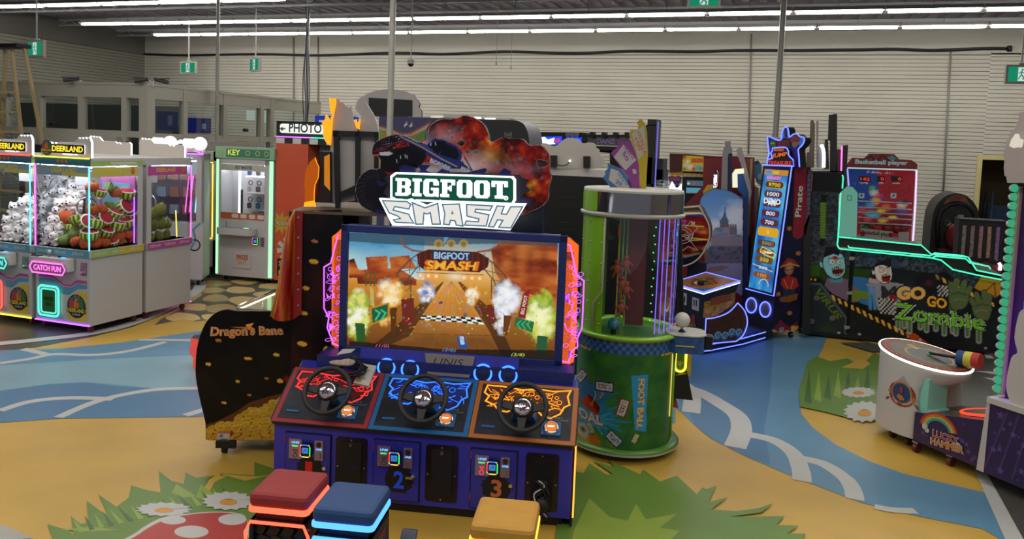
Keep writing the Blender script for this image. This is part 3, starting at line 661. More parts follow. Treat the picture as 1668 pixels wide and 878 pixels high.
# steering wheels
LEA = mat('wheel_rubber','#141416',.55)
def wheel(px,py,parent,seed):
    d = .02; h = BF.hit(px,py,np.array([0,d,0]),np.array([0,1.,0])); c = h
    c = np.array([h[0],d,h[2]]); ax = np.array([0,-math.cos(.62),math.sin(.62)]); U = np.array([1.,0,0]); V = np.cross(ax,U)
    pl = Pl(BF,c,U,V) if np.dot(np.cross(U,V),ax) > 0 else Pl(BF,c,U,-V)
    R = .143; b = MB(); b.tube([pl.p(x,y,0) for x,y in ell(0,0,R,n=40)],.0155,LEA,True,10)
    w = b.build('steering_wheel',parent)
    for a in (175,5,270):
        a = math.radians(a); c1,s1 = math.cos(a),math.sin(a); q = MB()
        q.prism(pl,[(.05*c1-.03*s1,.05*s1+.03*c1),(R*c1-.018*s1,R*s1+.018*c1),(R*c1+.018*s1,R*s1-.018*c1),(.05*c1+.03*s1,.05*s1-.03*c1)],-.03,-.006,LEA); q.build('spoke',w,.004)
    q = MB(); q.lathe([(.07,-.04),(.07,-.012),(.058,.002),(.055,.006),(.0,.012)],pl.p(0,0),LEA,axis=pl.n)
    q.lathe([(.052,.0075),(.045,.016),(.02,.02),(0,.021)],pl.p(0,0),CHROME,axis=pl.n)
    p2 = Pl(BF,pl.p(0,0,.0225),pl.u,pl.v); r = random.Random(seed)
    for k in range(12): q.stroke(p2,[(r.uniform(-.035,.035),r.uniform(-.035,.035)) for _ in range(3)],.004,0,BLACK if k % 3 else mat('hub_red','#8a2a3a'))
    q.build('hub',w)
    q = MB(); e = pl.p(0,0,-.04); f = e-pl.n*.12; q.hexa([f+np.array([-.09,-.02,-.05]),f+np.array([.09,-.02,-.05]),f+np.array([.09,.1,.0]),f+np.array([-.09,.1,.0])],[e+np.array([-.05,-.02,-.02]),e+np.array([.05,-.02,-.02]),e+np.array([.05,.05,.03]),e+np.array([-.05,.05,.03])],TBLU)
    q.build('steering_column',w,.006)
wheel(533,636,t,1); wheel(689,649,t,2); wheel(851.5,663,t,3)
# front face: doors with coin slots
FP = front(BF,0)
DOORM = mat('coin_door','#23268c',.35,0,.05,3,0,.2); LCD = glow('reader_screen','#3f8fe0',.9); RGB = [glow('led_'+c,c,2.2) for c in ('#ff3040','#30ff60','#4060ff','#ffc030')]
COINM = mat('coin_plate','#a58fa8',.35,.8)
def coin_door(x0,x1,z0,z1,num,nm,opening,parent):
    b = MB(); b.bx(x0-.008,x1+.008,-.004,0,z0-.008,z1+.008,BLACK); b.bx(x0,x1,-.016,-.004,z0,z1,DOORM)
    for z in (z0+.04,z1-.06): b.bx(x0-.006,x0,-.02,-.004,z,z+.05,mat('hinge_copper','#a04a30',.4,.6))
    p = front(BF,-.017); cx = (x0+x1)/2+.02; cz = z0+.13; r = random.Random(num)
    pts = []
    for k in range(40):
        a = 2*PI*k/40; rr = .085*(1+.2*r.random()*(k % 2)); pts.append((cx+rr*math.cos(a),cz+rr*math.sin(a)*.95))
    b.flat(p,pts,.0,BLACK); b.text(p,str(num),cx-.033,cz-.055,.066 if num > 1 else .045,.11,.001,nm,.03)
    d = b.build('coin_door',parent)
    def plate(px,w,kind):
        q = MB(); q.bx(px,px+w,-.026,-.016,z1-.155,z1-.03,COINM)
        pf = front(BF,-.0265)
        for xx in (px+.008,px+w-.008):
            for zz in (z1-.147,z1-.038): q.cyl((xx,-.026,zz),(xx,-.03,zz),.004,SCREW,n=8)
        if kind == 0:
            q.text(pf,'UNIS',px+w*.2,z1-.057,w*.6,.014,.001,glow('text_cyan','#60b0ff',2),.02,.2); q.text(pf,'READY',px+w*.25,z1-.078,w*.5,.010,.001,glow('text_green','#60ff90',1.6),.02)
            q.stroke(pf,[(px+w*.35,z1-.098),(px+w*.65,z1-.098),(px+w*.5,z1-.115)],.003,.001,RGB[0] if num == 3 else BLACK,True); q.stroke(pf,ell(px+w/2,z1-.133,.013,n=14),.003,.001,RGB[0] if num == 3 else BLACK,True)
        else:
            q.cyl((px+w/2,-.026,z1-.055),(px+w/2,-.03,z1-.055),.017,mat('coin_slot_disc','#4c4854',.4,.8),n=16); q.bx(px+w/2-.002,px+w/2+.002,-.033,-.03,z1-.067,z1-.043,BLACK)
            q.text(pf,'UNIS',px+w*.15,z1-.09,w*.7,.012,.001,glow('text_cyan','#60b0ff',2),.02,.2); q.bx(px+w*.3,px+w*.7,-.036,-.026,z1-.145,z1-.11,STEEL)
        q.build('coin_plate',parent)
    plate(x0+.025,.082,0); plate(x1-.095,.055,1)
    q = MB(); cxr = (x0+x1)/2-.005; q.prism(front(BF,-.017),rrect(cxr-.036,z1-.135,cxr+.036,z1-.05,.015),0,.03,BLACK)
    pf = front(BF,-.048); q.flat(pf,[(cxr-.02,z1-.108),(cxr+.02,z1-.108),(cxr+.02,z1-.072),(cxr-.02,z1-.072)],.001,LCD); q.stroke(pf,[(cxr-.012,z1-.1),(cxr+.004,z1-.08),(cxr+.012,z1-.098)],.003,.002,DKN)
    rr = rrect(cxr-.031,z1-.13,cxr+.031,z1-.055,.012)
    for k in range(len(rr)): q.stroke(pf,[rr[k],rr[(k+1) % len(rr)]],.006,.001,RGB[(k//2) % 4])
    q.build('card_reader',parent)
    q = MB(); q.cyl((x1-.03,-.016,z1-.2),(x1-.03,-.035,z1-.2),.012,CHROME,n=12)
    if num == 2: q.bx(x1-.075,x1-.03,-.045,-.035,z1-.215,z1-.2,CHROME)
    q.build('door_lock',parent)
def fx(x,y): return FP.px(x,y)
coin_door(-1.775,-1.49,.10,.455,1,glow('num_red','#c02a20',.55),False,t)
coin_door(-1.21,-.925,.09,.455,2,glow('num_blue','#2b48c0',.55),True,t)
coin_door(-.60,-.325,.09,.45,3,mat('num_orange','#b8643a'),False,t)
for i,x0 in enumerate((-1.455,-.885,-.27)):
    b = MB(); b.prism(FP,rrect(x0,.1,x0+.2,.455,.02),0,.006,mat('chute_frame','#150a14',.3)); b.bx(x0+.035,x0+.165,-.012,-.006,.13,.43,BLACK if i < 2 else mat('hole_black','#020203',1))
    for z in (.115,.27,.44):
        for x in ((x0+.1,) if z != .27 else (x0+.015,x0+.185)): b.cyl((x,-.006,z),(x,-.012,z),.005,SCREW,n=8)
    if i < 2: b.cyl((x0+.1,-.012,.41),(x0+.1,-.022,.41),.011,CHROME,n=12); b.bx(x0+.05,x0+.15,-.014,-.012,.27,.272,NAVY)
    b.build('ticket_chute',t)
    if i == 2:
        b = MB(); r = random.Random(3)
        for k in range(9): b.tube(curve([(x0+.06+.1*r.random(),-.02-.03*r.random(),.30-.04*j*r.random()-.03*j) for j in range(5)],4,False),.005,BRUB if k else WHITE,n=5)
        b.sph((x0+.11,-.03,.15),(.05,.04,.05),BRUB); b.build('loose_cable',t)
# right side LED edge
b = MB(); b.bx(W1,W1+.012,.0,.43,.02,.5,DKN); b.build('side_panel',t)
b = MB(); b.tube([(W1+.016,-.012,.08),(W1+.016,-.012,.52)],.005,glow('edge_led','#ffa040',2.2)); b.tube([(W1+.016,.04,.06),(W1+.016,.04,.56)],.004,glow('edge_led','#ffa040',2.2)); b.build('edge_light',t)
# rear cabinet
SV = .55
S4 = [front(BF,SV).px(*q) for q in ((557,366),(921,385),(915,600),(556,575))]
sx0,sx1 = -1.645,-.105; sz0,sz1 = .825,1.715
b = MB(); b.bx(W0+.15,-.06,SV+.06,1.0,.02,1.6,DKN); b.bx(W0+.12,-.02,.4,SV+.2,.05,.84,NAVY); b.bx(-1.4,-.3,.9,1.0,1.6,2.1,DKN); b.build('rear_cabinet',t)
b = MB(); fw = .052
for x0,x1,z0,z1 in ((sx0,sx1,sz1-fw,sz1),(sx0,sx1,sz0,sz0+fw),(sx0,sx0+fw,sz0,sz1),(sx1-fw,sx1,sz0,sz1)): b.bx(x0,x1,SV,SV+.07,z0,z1,NAVY)
b.bx(sx0+fw-.01,sx1-fw+.01,SV+.03,SV+.07,sz0+fw,sz1-fw,BLACK); b.build('screen_frame',t,.006)
# the lit screen
SP_ = front(BF,SV+.025); cs = Cv(SP_,sx0+fw,sx1-fw,sz0+fw,sz1-fw,.0036,'#8a4a20')
Zs = lambda pts: zm(500,360,3.135,pts)
a0,a1,b0,b1 = cs.r; U_ = (cs.A-a0)/(a1-a0); V_ = (cs.B-b0)/(b1-b0)
cs.c = ramp(V_,[(0,'#6a3c14'),(.35,'#a56a20'),(.55,'#d08a2a'),(.68,'#e8b868'),(.8,'#d9c9a0'),(1,'#4d8fb4')])
n1 = fbm(U_*7,V_*9,4)
m = cs.poly(Zs([(215,60),(600,60),(600,300),(215,270)]),'#59a3c8')
g = ramp(V_+.15*(n1-.5),[(.6,'#e6ecd8'),(.72,'#a8cfd6'),(.9,'#3f8fbe')]); cs.c[m] = g[m]
rock = ramp(np.clip(n1*1.25-.1,0,1),[(.2,'#3a1206'),(.45,'#7a2a0e'),(.65,'#a8471a'),(.85,'#c87030')])
for q in ([(215,200),(240,190),(280,290),(215,290)],[(300,185),(410,178),(415,250),(310,255)],[(420,185),(520,175),(560,240),(430,250)],[(250,250),(470,240),(560,300),(560,330),(260,320)],
          [(940,150),(1010,100),(1280,105),(1275,420),(1100,360),(1010,340),(960,260)]): cs.poly(Zs(q),rock)
for x in (980,1060,1140,1210): cs.soft(*Zs([(x,200)])[0],18,60,'#5a1c0a',.7)
for q in ([(740,60),(1280,80),(1280,130),(1000,115),(700,120)],[(215,60),(700,70),(700,130),(480,120),(215,105)]): cs.poly(Zs(q),'#3a4a50',.8)
# sand track
cs.poly(Zs([(700,310),(775,310),(980,600),(1040,700),(330,640),(470,590)]),ramp(V_+.25*(n1-.5),[(.05,'#7a4a1c'),(.3,'#b97a32'),(.5,'#d8953a'),(.7,'#e8b060')]))
for k in range(9): cs.line(Zs([(738,310),(380+k*85,660)]),.004,'#9a6226',.5)
# side barriers
cs.poly(Zs([(700,310),(690,312),(430,560),(330,640),(380,650),(520,590)]),'#40240f',.85); cs.poly(Zs([(770,310),(785,312),(960,470),(1060,700),(1000,700),(930,560)]),'#40240f',.85)
# chequered line
p00,p10,p11,p01 = [np.array(q,float) for q in ((572,505),(905,528),(880,493),(590,482))]
def bil(u,v): return tuple(p00*(1-u)*(1-v)+p10*u*(1-v)+p11*u*v+p01*(1-u)*v)
for i in range(12):
    for j in range(3): cs.poly(Zs([bil(i/12,j/3),bil((i+1)/12,j/3),bil((i+1)/12,(j+1)/3),bil(i/12,(j+1)/3)]),'#f4f4f0' if (i+j) % 2 else '#101010')
# arch truss
for side in (0,1):
    f = (lambda x: x) if side == 0 else (lambda x: 1472-x)
    L1 = [(455,300),(460,265),(530,195),(580,160),(620,150)]; L2 = [(500,330),(520,290),(560,240),(590,215),(620,210)]
    for Lq in (L1,L2): cs.line(Zs([(f(x),y+(12 if side else 0)) for x,y in Lq]),.010,'#4a4038')
    for k in range(4):
        cs.line(Zs([(f(L1[k][0]),L1[k][1]+12*side),(f(L2[k+1][0]),L2[k+1][1]+12*side)]),.006,'#5a4c40'); cs.line(Zs([(f(L2[k][0]),L2[k][1]+12*side),(f(L1[k+1][0]),L1[k+1][1]+12*side)]),.006,'#5a4c40')
    for x in (470,530): cs.line(Zs([(f(x),300),(f(x),400)]),.009,'#4a3c34')
    cs.line(Zs([(f(470),300),(f(530),340),(f(470),380)]),.006,'#5a4c40')
    cs.line(Zs([(f(480),90),(f(500),130),(f(540),150),(f(600),158)]),.016,'#8a4a28')
cs.poly(Zs([(560,170),(620,145),(870,158),(930,190),(925,235),(880,262),(600,250),(570,230)]),'#4a1a12')
for k in range(12): cs.line(Zs([(575+k*30,165),(575+k*30,252)]),.006,'#7a2a18')
for x in (672,736,800): cs.soft(*Zs([(x,118)])[0],8,8,'#caa040',1,p=.4); cs.soft(*Zs([(x,118)])[0],5.5,5.5,'#6a6030',1,p=.4)
cs.poly(Zs([(640,150),(830,158),(840,200),(636,195)]),'#1d2f50'); cs.text('BIGFOOT',Zs([(648,193),(832,200),(830,163),(650,158)]),'#a8c8e0',.03)
cs.text('SMASH',Zs([(605,248),(860,254),(872,208),(612,200)]),'#e07020',.05,grow=.04); cs.text('SMASH',Zs([(610,246),(856,252),(866,210),(616,202)]),'#f0b838',.015)
cs.line(Zs([(560,262),(900,275)]),.006,'#3a2418')
for x in (580,620,660,803,843,882): cs.soft(*Zs([(x,278+(x-580)*.05)])[0],7,7,'#ff9a30',1,p=.7); cs.soft(*Zs([(x,278+(x-580)*.05)])[0],3.5,3.5,'#fff2b0',1,p=.5)
cs.soft(*Zs([(760,285)])[0],22,10,'#f4f0e0',.8)
# bursts of smoke and fire
def burst(x,y,rx,ry,cols,seed,n=26):
    r = random.Random(seed)
    for c,k0 in cols:
        for k in range(int(n*k0)):
            a = r.random()*2*PI; d = r.random()**.6; s = r.uniform(.25,.5)*min(rx,ry)
            cs.soft(*Zs([(x+rx*d*math.cos(a)*.8,y+ry*d*math.sin(a)*.8)])[0],s/3.1,s/3.1,c,.85,p=1.2,noise=.5,seed=seed+k)
burst(430,370,70,80,(('#8a3a10',.8),('#f08a20',1),('#ffd060',.8),('#fff6d0',.5)),1)
burst(610,360,45,60,(('#9aa8c0',.8),('#ffffff',.7),('#5a80c0',.3)),2); burst(845,380,40,60,(('#e8a040',.8),('#fff0c0',.7),('#ffffff',.3)),3)
burst(1015,400,75,100,(('#7a88a8',1),('#c8d4e8',1),('#ffffff',.7)),4,34); burst(995,520,40,70,(('#d8d8e8',1),('#ffffff',.8)),5)
burst(260,480,60,150,(('#5a8a20',1),('#a8c030',1),('#f0f080',1),('#fffff0',.4)),6,44); burst(270,400,50,60,(('#8ab040',1),('#e8e070',.6)),16)
burst(1190,500,80,130,(('#5a8a20',1),('#90b828',1.3),('#d8e060',1),('#ffffc8',.5)),7,44); burst(1210,400,50,60,(('#6a9a30',1),('#b8c840',.6)),17)
burst(400,500,40,50,(('#c06a18',1),('#ffd070',.5)),8)
# barrels, posts, signs
for q,c in (([(480,400),(545,392),(550,520),(490,530)],'#70281c'),([(915,430),(955,425),(960,520),(920,510)],'#70281c'),([(425,445),(460,440),(450,580),(430,575)],'#5a3010'),([(1005,480),(1045,485),(1020,590),(1000,580)],'#6a3c18'),([(245,520),(295,525),(300,615),(255,620)],'#2a5a28'),([(1175,585),(1230,590),(1220,690),(1170,680)],'#2a5a38'),
             ([(320,440),(420,415),(420,490),(325,535)],'#c08a20'),([(330,448),(412,425),(412,485),(335,522)],'#1f5a3a'),([(1065,490),(1160,515),(1150,570),(1060,535)],'#2a6a40'),
             ([(1105,370),(1140,345),(1115,500),(1078,490)],'#8a1f28'),([(320,330),(340,350),(345,440),(325,430)],'#c8b060')): cs.poly(Zs(q),c)
for x in (350,380): cs.line(Zs([(x,455),(x+22,470),(x,505)]),.014,'#40c890')
for x in (1080,1105,1130): cs.line(Zs([(x+12,510),(x-6,527),(x+10,550)]),.012,'#30b870')
cs.text('BIG FOOT',Zs([(1108,478),(1128,380),(1110,378),(1090,474)]),'#f0e8e0',.02)
for x in (302,325,345): cs.line(Zs([(x,262),(x,330)]),.012,'#4a5a28')
cs.poly(Zs([(765,590),(805,583),(822,650),(775,650)]),'#2850a0'); cs.poly(Zs([(778,590),(800,588),(806,630),(785,632)]),'#b8d0e8'); cs.poly(Zs([(798,470),(815,470),(820,490),(800,490)]),'#606878')
cs.poly(Zs([(672,412),(692,410),(694,422),(674,424)]),'#6a3a6a')
for k in range(12): cs.line(Zs([(500+k*38,575+k*.5+ (6 if k % 2 else 40)*1.),(538+k*38,575+(40 if k % 2 else 6))]),.005,'#7a5020',.8)
cs.line(Zs([(490,575),(960,585)]),.006,'#6a4418',.8)
r = random.Random(12)
for k in range(170):
    x,y = r.gauss(740,170),r.uniform(320,580); q = Zs([(x,y)])[0]; cs.soft(*q,1.3,1.3,r.choice(('#c040e0','#40a0ff','#ffd020','#40e060','#ff5030')),.95,p=.3)
cs.poly(Zs([(215,612),(700,655),(1262,660),(1262,720),(215,700)]),'#1c1810',.9)
for s_,x,y,c in (('(1/8)',348,648,'#c05a80'),('(3/8)',688,670,'#5a90c8'),('(3/8)',1040,694,'#b8c850')): cs.text(s_,Zs([(x,y),(x+68,y+2),(x+74,y-18),(x+6,y-20)]),c,.01)
cs.c *= .9
cs.build('screen',print_mat('game_screen',.25,1.05),t)
# speakers under the screen
spk = glow('speaker_ring','#3a78ff',3.)
b = MB(); pz = Pl(BF,(0,.41,.79),(1,0,0),(0,.25,1)); 
b.prism(pz,[(-1.45,-.04),(-.38,-.04),(-.38,.12),(-1.45,.12)],-.05,0,NAVYF)
b.build('speaker_panel',t)
b = MB(); n0,n1_ = pz.px(700,600)[0]-.03,pz.px(765,606)[0]+.02
b.prism(pz,[(n0+.02,-.03),(n1_-.02,-.03),(n1_+.01,.11),(n0-.01,.11)],0,.008,mat('brushed_plate','#9a8f88',.3,.7)); b.text(pz,'UNIS',n0+.05,.04,.19,.045,.009,BLACK,-.01,.35); b.text(pz,'UNIS TECHNOLOGY',n0+.03,.0,.22,.018,.009,BLACK)
b.build('name_plate',t)
for x,y in ((630,598.5),(668.5,602),(787,608),(828,611)):
    a,c = pz.px(x,y); b = MB(); b.lathe([(.05,0),(.05,.012),(.0,.014)],pz.p(a,c,0),BLACK,axis=pz.n)
    for k in range(-3,4):
        L = math.sqrt(max(0,.042**2-(k*.012)**2)); b.stroke(pz,[(a-L,c+k*.012),(a+L,c+k*.012)],.003,.016,NAVY); b.stroke(pz,[(a+k*.012,c-L),(a+k*.012,c+L)],.003,.016,NAVY)
    s_ = b.build('speaker',t); b = MB(); b.tube([pz.p(u,v,.012) for u,v in ell(a,c,.056,n=28)],.0065,spk,True); b.build('ring_light',s_)
# orange side light boxes
ORG = glow('side_orange','#ff6a28',1.15); VIO = glow('side_violet','#d060ff',1.9); VIO2 = glow('side_violet_soft','#a848d0',.8)
spv = front(BF,SV+.06)
def sidebox(outer,edge,seed,nm):
    o_ = spv.pp(outer); b = MB(); b.prism(spv,o_,-.04,.0,ORG,DKN)
    e_ = spv.pp(edge); b.stroke(spv,e_,.010,.004,VIO)
    r = random.Random(seed); xs = [p_[0] for p_ in e_]+[p_[0] for p_ in o_]; z0,z1 = min(p_[1] for p_ in e_),max(p_[1] for p_ in e_); xm0,xm1 = min(xs),max(xs)
    for k in range(26):
        x = r.uniform(xm0+.03,xm1-.02); z = r.uniform(z0+.04,z1-.15); b.stroke(spv,ell(x,z,r.uniform(.01,.026),r.uniform(.008,.02),n=8,rot=r.random()),.003,.003,VIO,True)
    for k in range(26):
        x = r.uniform(xm0+.02,xm1-.05); z = r.uniform(z0+.05,z0+.3) if k < 10 else r.uniform(z1-.45,z1-.25); q = [(x+r.uniform(-.03,.03),z+r.uniform(-.04,.04)) for _ in range(3)]; b.flat(spv,q,.002,VIO2 if k % 2 else VIO)
    b.prism(spv,[(min(p_[0] for p_ in e_),z0+.12),(max(p_[0] for p_ in e_),z0+.12),(max(p_[0] for p_ in e_),z1-.2),(min(p_[0] for p_ in e_),z1-.2)],-.012,-.004,glass('acrylic',(.85,.8,.9)))
    b.build('side_light_box',t)['label'] = nm
Zb = lambda pts: zm(500,360,3.135,pts)
sidebox(Zb([(178,36),(160,55),(128,80),(125,630),(150,650),(178,650)]),Zb([(160,70),(122,215),(88,235),(88,445),(112,495),(105,545),(135,625),(170,640)]),5,'orange left side light box with violet outlines')
sidebox(Zb([(1322,80),(1345,88),(1388,125),(1375,600),(1362,720),(1335,735),(1300,728)]),Zb([(1322,118),(1345,125),(1378,280),(1415,305),(1405,545),(1380,600),(1382,640),(1352,665),(1335,722),(1302,715)]),6,'orange right side light box with violet outlines')
# ---- header: explosion board, truck and the lit name
Zh = lambda pts: zm(560,130,3.2525,pts)
HP = front(BF,.85); out = Zh(curve([(450,255),(480,225),(520,208),(590,205),(640,188),(700,205),(745,240),(768,290),(775,325),(805,322),(840,305),(900,310),(950,315),(985,345),(1040,345),(1080,380),(1095,430),(1092,480),(1102,520),(1088,570),(1085,630),(1050,670),(1000,695),(900,720),(500,720),(300,700),(200,710),(110,680),(75,640),(62,580),(80,520),(130,475),(185,470),(195,440),(185,410),(150,395),(160,340),(200,310),(270,290),(330,300),(400,330),(445,310)],4))
op = HP.pp(out); b = MB(); b.prism(HP,op,-.05,0,GREYP,BLACK); b.build('header_board',t)
xs = [q[0] for q in op]; ys = [q[1] for q in op]; ch = Cv(HP,min(xs),max(xs),min(ys),max(ys),.0045,'#200806'); ch.mask = ch.cells(op)
n1 = fbm(ch.A*9+3,ch.B*9+3,8,5); n2 = fbm(ch.A*22+3,ch.B*22+3,9,3); f_ = np.clip((n1*.7+n2*.4)*1.6-.36,0,1)
ch.c = ramp(f_,[(0,'#120404'),(.32,'#4a0a08'),(.5,'#96160c'),(.68,'#c0300e'),(.82,'#e07a1c'),(.96,'#f8c040')])
rr = random.Random(4)
for x,y,w,h in ((575,305,14,14),(620,335,25,18),(655,382,12,14),(700,385,22,15),(628,268,7,8),(560,270,8,5),(680,425,8,8),(742,440,14,8),(985,475,10,8),(1050,445,34,26),(935,420,9,6),(885,455,6,7),(890,360,6,6),(1050,520,6,6),(815,440,6,9),(1065,395,8,5)):
    pts = [(x+w*math.cos(a)*rr.uniform(.75,1.1),y+h*math.sin(a)*rr.uniform(.75,1.1)) for a in [2*PI*k/9 for k in range(9)]]
    ch.poly(Zh(pts),'#120c10'); ch.line(Zh(pts+pts[:1]),.004,'#b8a8a0',.6)
ch.soft(*Zh([(770,400)])[0],32,28,'#f0a040',.8,noise=.6); ch.soft(*Zh([(650,470)])[0],60,32,'#f4e8f0',.95,noise=.3); ch.soft(*Zh([(540,300)])[0],40,22,'#e8c0c8',.5,noise=.4); ch.soft(*Zh([(420,330)])[0],30,18,'#d8d0e8',.5)
ch.soft(*Zh([(900,480)])[0],55,26,'#c88898',.7,noise=.5); ch.soft(*Zh([(450,480)])[0],50,16,'#e8f0ff',.9,noise=.3)  # the white glow near the sign is painted into the board
for q in ((90,560,170),): pass
ch.poly(Zh(curve([(62,580),(80,520),(130,475),(190,468),(230,500),(250,560),(240,640),(200,712),(110,682),(72,640)],5)),'#141018')
for k in range(13):
    a = 1.7+k*.26; c_ = Zh([(165+95*math.cos(a),590+112*math.sin(a))])[0]; e_ = Zh([(165+58*math.cos(a+.3),590+75*math.sin(a+.3))])[0]; ch.line([c_,e_],.010,'#2c2830')
ch.poly(Zh(curve([(185,400),(250,380),(300,360),(380,350),(440,380),(420,440),(360,480),(240,490),(190,460)],5)),'#0e0c12')
ch.poly(Zh([(148,395),(160,335),(200,310),(280,290),(345,305),(300,330),(250,375),(190,392)]),'#15121c')
for k in range(12):
    for j in range(5):
        if rr.random() < .75: ch.soft(*Zh([(175+k*13,322+j*14-k*2.5)])[0],1.3,1.0,rr.choice(('#b8c0d0','#6878a0','#a02838')),.9,p=.4)
ch.poly(Zh([(280,292),(340,300),(440,345),(480,310),(530,318),(600,352),(628,385),(622,430),(680,482),(640,475),(560,470),(520,440),(430,395),(350,340)]),'#20307a')
ch.poly(Zh([(452,355),(485,320),(540,328),(520,372),(500,395)]),'#0a0c18'); ch.poly(Zh([(535,335),(600,365),(612,400),(600,425),(510,395)]),'#0a0c18')
ch.poly(Zh([(345,330),(440,372),(430,400),(350,360)]),'#101432'); ch.line(Zh([(300,300),(420,360),(520,420),(600,460)]),.010,'#c0a070'); ch.line(Zh([(290,297),(430,352),(470,375)]),.005,'#5a6ac0')
ch.line(Zh([(640,410),(680,480)]),.012,'#141420'); ch.line(Zh([(628,430),(650,478)]),.008,'#141420')
ch.text('BIGFOOT',Zh([(455,438),(560,480),(568,462),(462,414)]),'#c8d8f0',.04); ch.text('BIG',Zh([(620,470),(665,486),(668,474),(626,458)]),'#e0e8f0',.03)
for x,y in ((300,410),(325,405),(335,408),(280,430),(460,340),(485,338)): ch.line(Zh([(x,y-8),(x+3,y+8)]),.005,'#e0e4e8')
ch.poly(Zh([(190,385),(240,380),(262,390),(240,402),(195,400)]),'#c8ccd4'); ch.line(Zh([(165,380),(240,350),(300,325)]),.006,'#a02030')
o = ch.build('header_artwork',print_mat('header_print',.3),t,d=.004)
# broken metal shards around the sign
b = MB(); HS = front(BF,.72)
for q in ([(295,465),(315,452),(375,462),(380,490),(300,488)],[(485,500),(520,472),(560,486),(540,505)],[(655,490),(750,468),(758,480),(715,522),(695,510)],[(812,505),(850,468),(885,485),(880,505)],[(165,530),(200,540),(232,552),(190,565)],[(925,640),(940,620),(1005,636),(985,658)],[(165,682),(215,695),(230,716),(185,710)],[(390,450),(460,452),(430,480),(470,495),(380,495),(410,480)]): b.prism(HS,HS.pp(Zh(q)),-.02,.01,mat('shard_blue','#1a1850',.3,.3))
b.prism(HS,HS.pp(Zh([(232,500),(210,520),(225,560),(205,600),(230,625),(200,660),(240,690),(260,700),(900,705),(960,690),(940,670),(965,640),(945,610),(985,590),(960,560),(980,530),(940,520),(930,505),(600,490)])),-.05,-.02,mat('shard_dark','#141020',.4)); b.build('metal_shards',t)
GRN = glow('sign_green','#1d5e48',.75); LWH = glow('sign_white','#f2fbff',2.0); LGREY = glow('sign_grey','#6f98b0',.6)
HN = front(BF,.66)
SLAB = {'B': (1.,[[(0,0),(.78,0),(1,.12),(1,.4),(.88,.5),(1,.6),(1,.88),(.78,1),(0,1),(0,.84),(.12,.84),(.12,.16),(0,.16)]],[[(.42,.16),(.62,.16),(.66,.22),(.66,.38),(.62,.44),(.42,.44)],[(.42,.58),(.62,.58),(.66,.64),(.66,.78),(.62,.84),(.42,.84)]]),
 'I': (.6,[[(0,0),(1,0),(1,.16),(.78,.16),(.78,.84),(1,.84),(1,1),(0,1),(0,.84),(.22,.84),(.22,.16),(0,.16)]],[]),
 'G': (1.,[[(.14,0),(.7,0),(.78,.06),(.82,0),(1,0),(1,.5),(.5,.5),(.5,.36),(.66,.36),(.66,.2),(.6,.14),(.42,.14),(.36,.22),(.36,.78),(.42,.86),(.6,.86),(.66,.78),(.66,.64),(1,.64),(1,.86),(.86,1),(.14,1),(0,.86),(0,.14)]],[]),
 'F': (.95,[[(0,0),(.6,0),(.6,.16),(.46,.16),(.46,.42),(.62,.42),(.62,.34),(.76,.34),(.76,.66),(.62,.66),(.62,.58),(.46,.58),(.46,.84),(.76,.84),(.76,.68),(1,.68),(1,1),(0,1),(0,.84),(.12,.84),(.12,.16),(0,.16)]],[]),
 'O': (1.,[[(.14,0),(.86,0),(1,.14),(1,.86),(.86,1),(.14,1),(0,.86),(0,.14)]],[[(.42,.14),(.58,.14),(.64,.22),(.64,.78),(.58,.86),(.42,.86),(.36,.78),(.36,.22)]]),
 'T': (1.05,[[(.2,0),(.8,0),(.8,.16),(.67,.16),(.67,.84),(.78,.84),(.78,.66),(1,.66),(1,1),(0,1),(0,.66),(.22,.66),(.22,.84),(.33,.84),(.33,.16),(.2,.16)]],[])}
def slab(mb,pl,q,d,m,grow):
    Q = [np.array(v) for v in q]; tot = sum(SLAB[c][0] for c in 'BIGFOOT')+6*.13; x = 0.
    for c in 'BIGFOOT':
        w_,outs,holes = SLAB[c]
        def f(p_): a = (x+p_[0]*w_)/tot; b_ = p_[1]; return tuple(Q[0]*(1-a)*(1-b_)+Q[1]*a*(1-b_)+Q[2]*a*b_+Q[3]*(1-a)*b_)
        for o_ in outs: mb.flat(pl,[f(((u-.5)*(1+2*grow)+.5+(grow*2 if grow else 0),(v-.5)*(1+2*grow)+.5-grow*2)) for u,v in o_],d,m)
        if not grow:
            for h_ in holes: mb.flat(pl,[f(v) for v in h_],d+.002,GRN)
        x += w_+.13
b = MB(); q = HN.pp(Zh([(270,490),(895,512),(908,530),(908,640),(895,662),(268,640),(244,625),(244,510)])); b.prism(HN,q,-.06,-.012,BLACK,LWH); b.flat(HN,q,-.010,LWH)
q = HN.pp(Zh([(278,500),(885,520),(898,534),(898,632),(888,652),(276,630),(256,618),(256,518)])); b.flat(HN,q,-.008,GRN)
qz = HN.pp(Zh([(272,612),(868,630),(868,538),(274,520)])); slab(b,HN,qz,-.006,GREYP,.012); slab(b,HN,qz,-.004,LWH,0); 
q = HN.pp(Zh(ell(859,627,10,10,14))); b.stroke(HN,q,.005,-.004,LWH,True); b.text(HN,'R',HN.px(*Zh([(855,633)])[0])[0],HN.px(*Zh([(855,633)])[0])[1],.014,.018,-.004,LWH)
b.build('name_sign',t)
HM = front(BF,.60); b = MB()
b.prism(HM,HM.pp(Zh([(185,628),(335,635),(350,630),(432,665),(505,638),(512,648),(628,645),(820,655),(966,658),(880,798),(720,785),(560,780),(256,772)])),-.05,-.004,LWH,LWH)
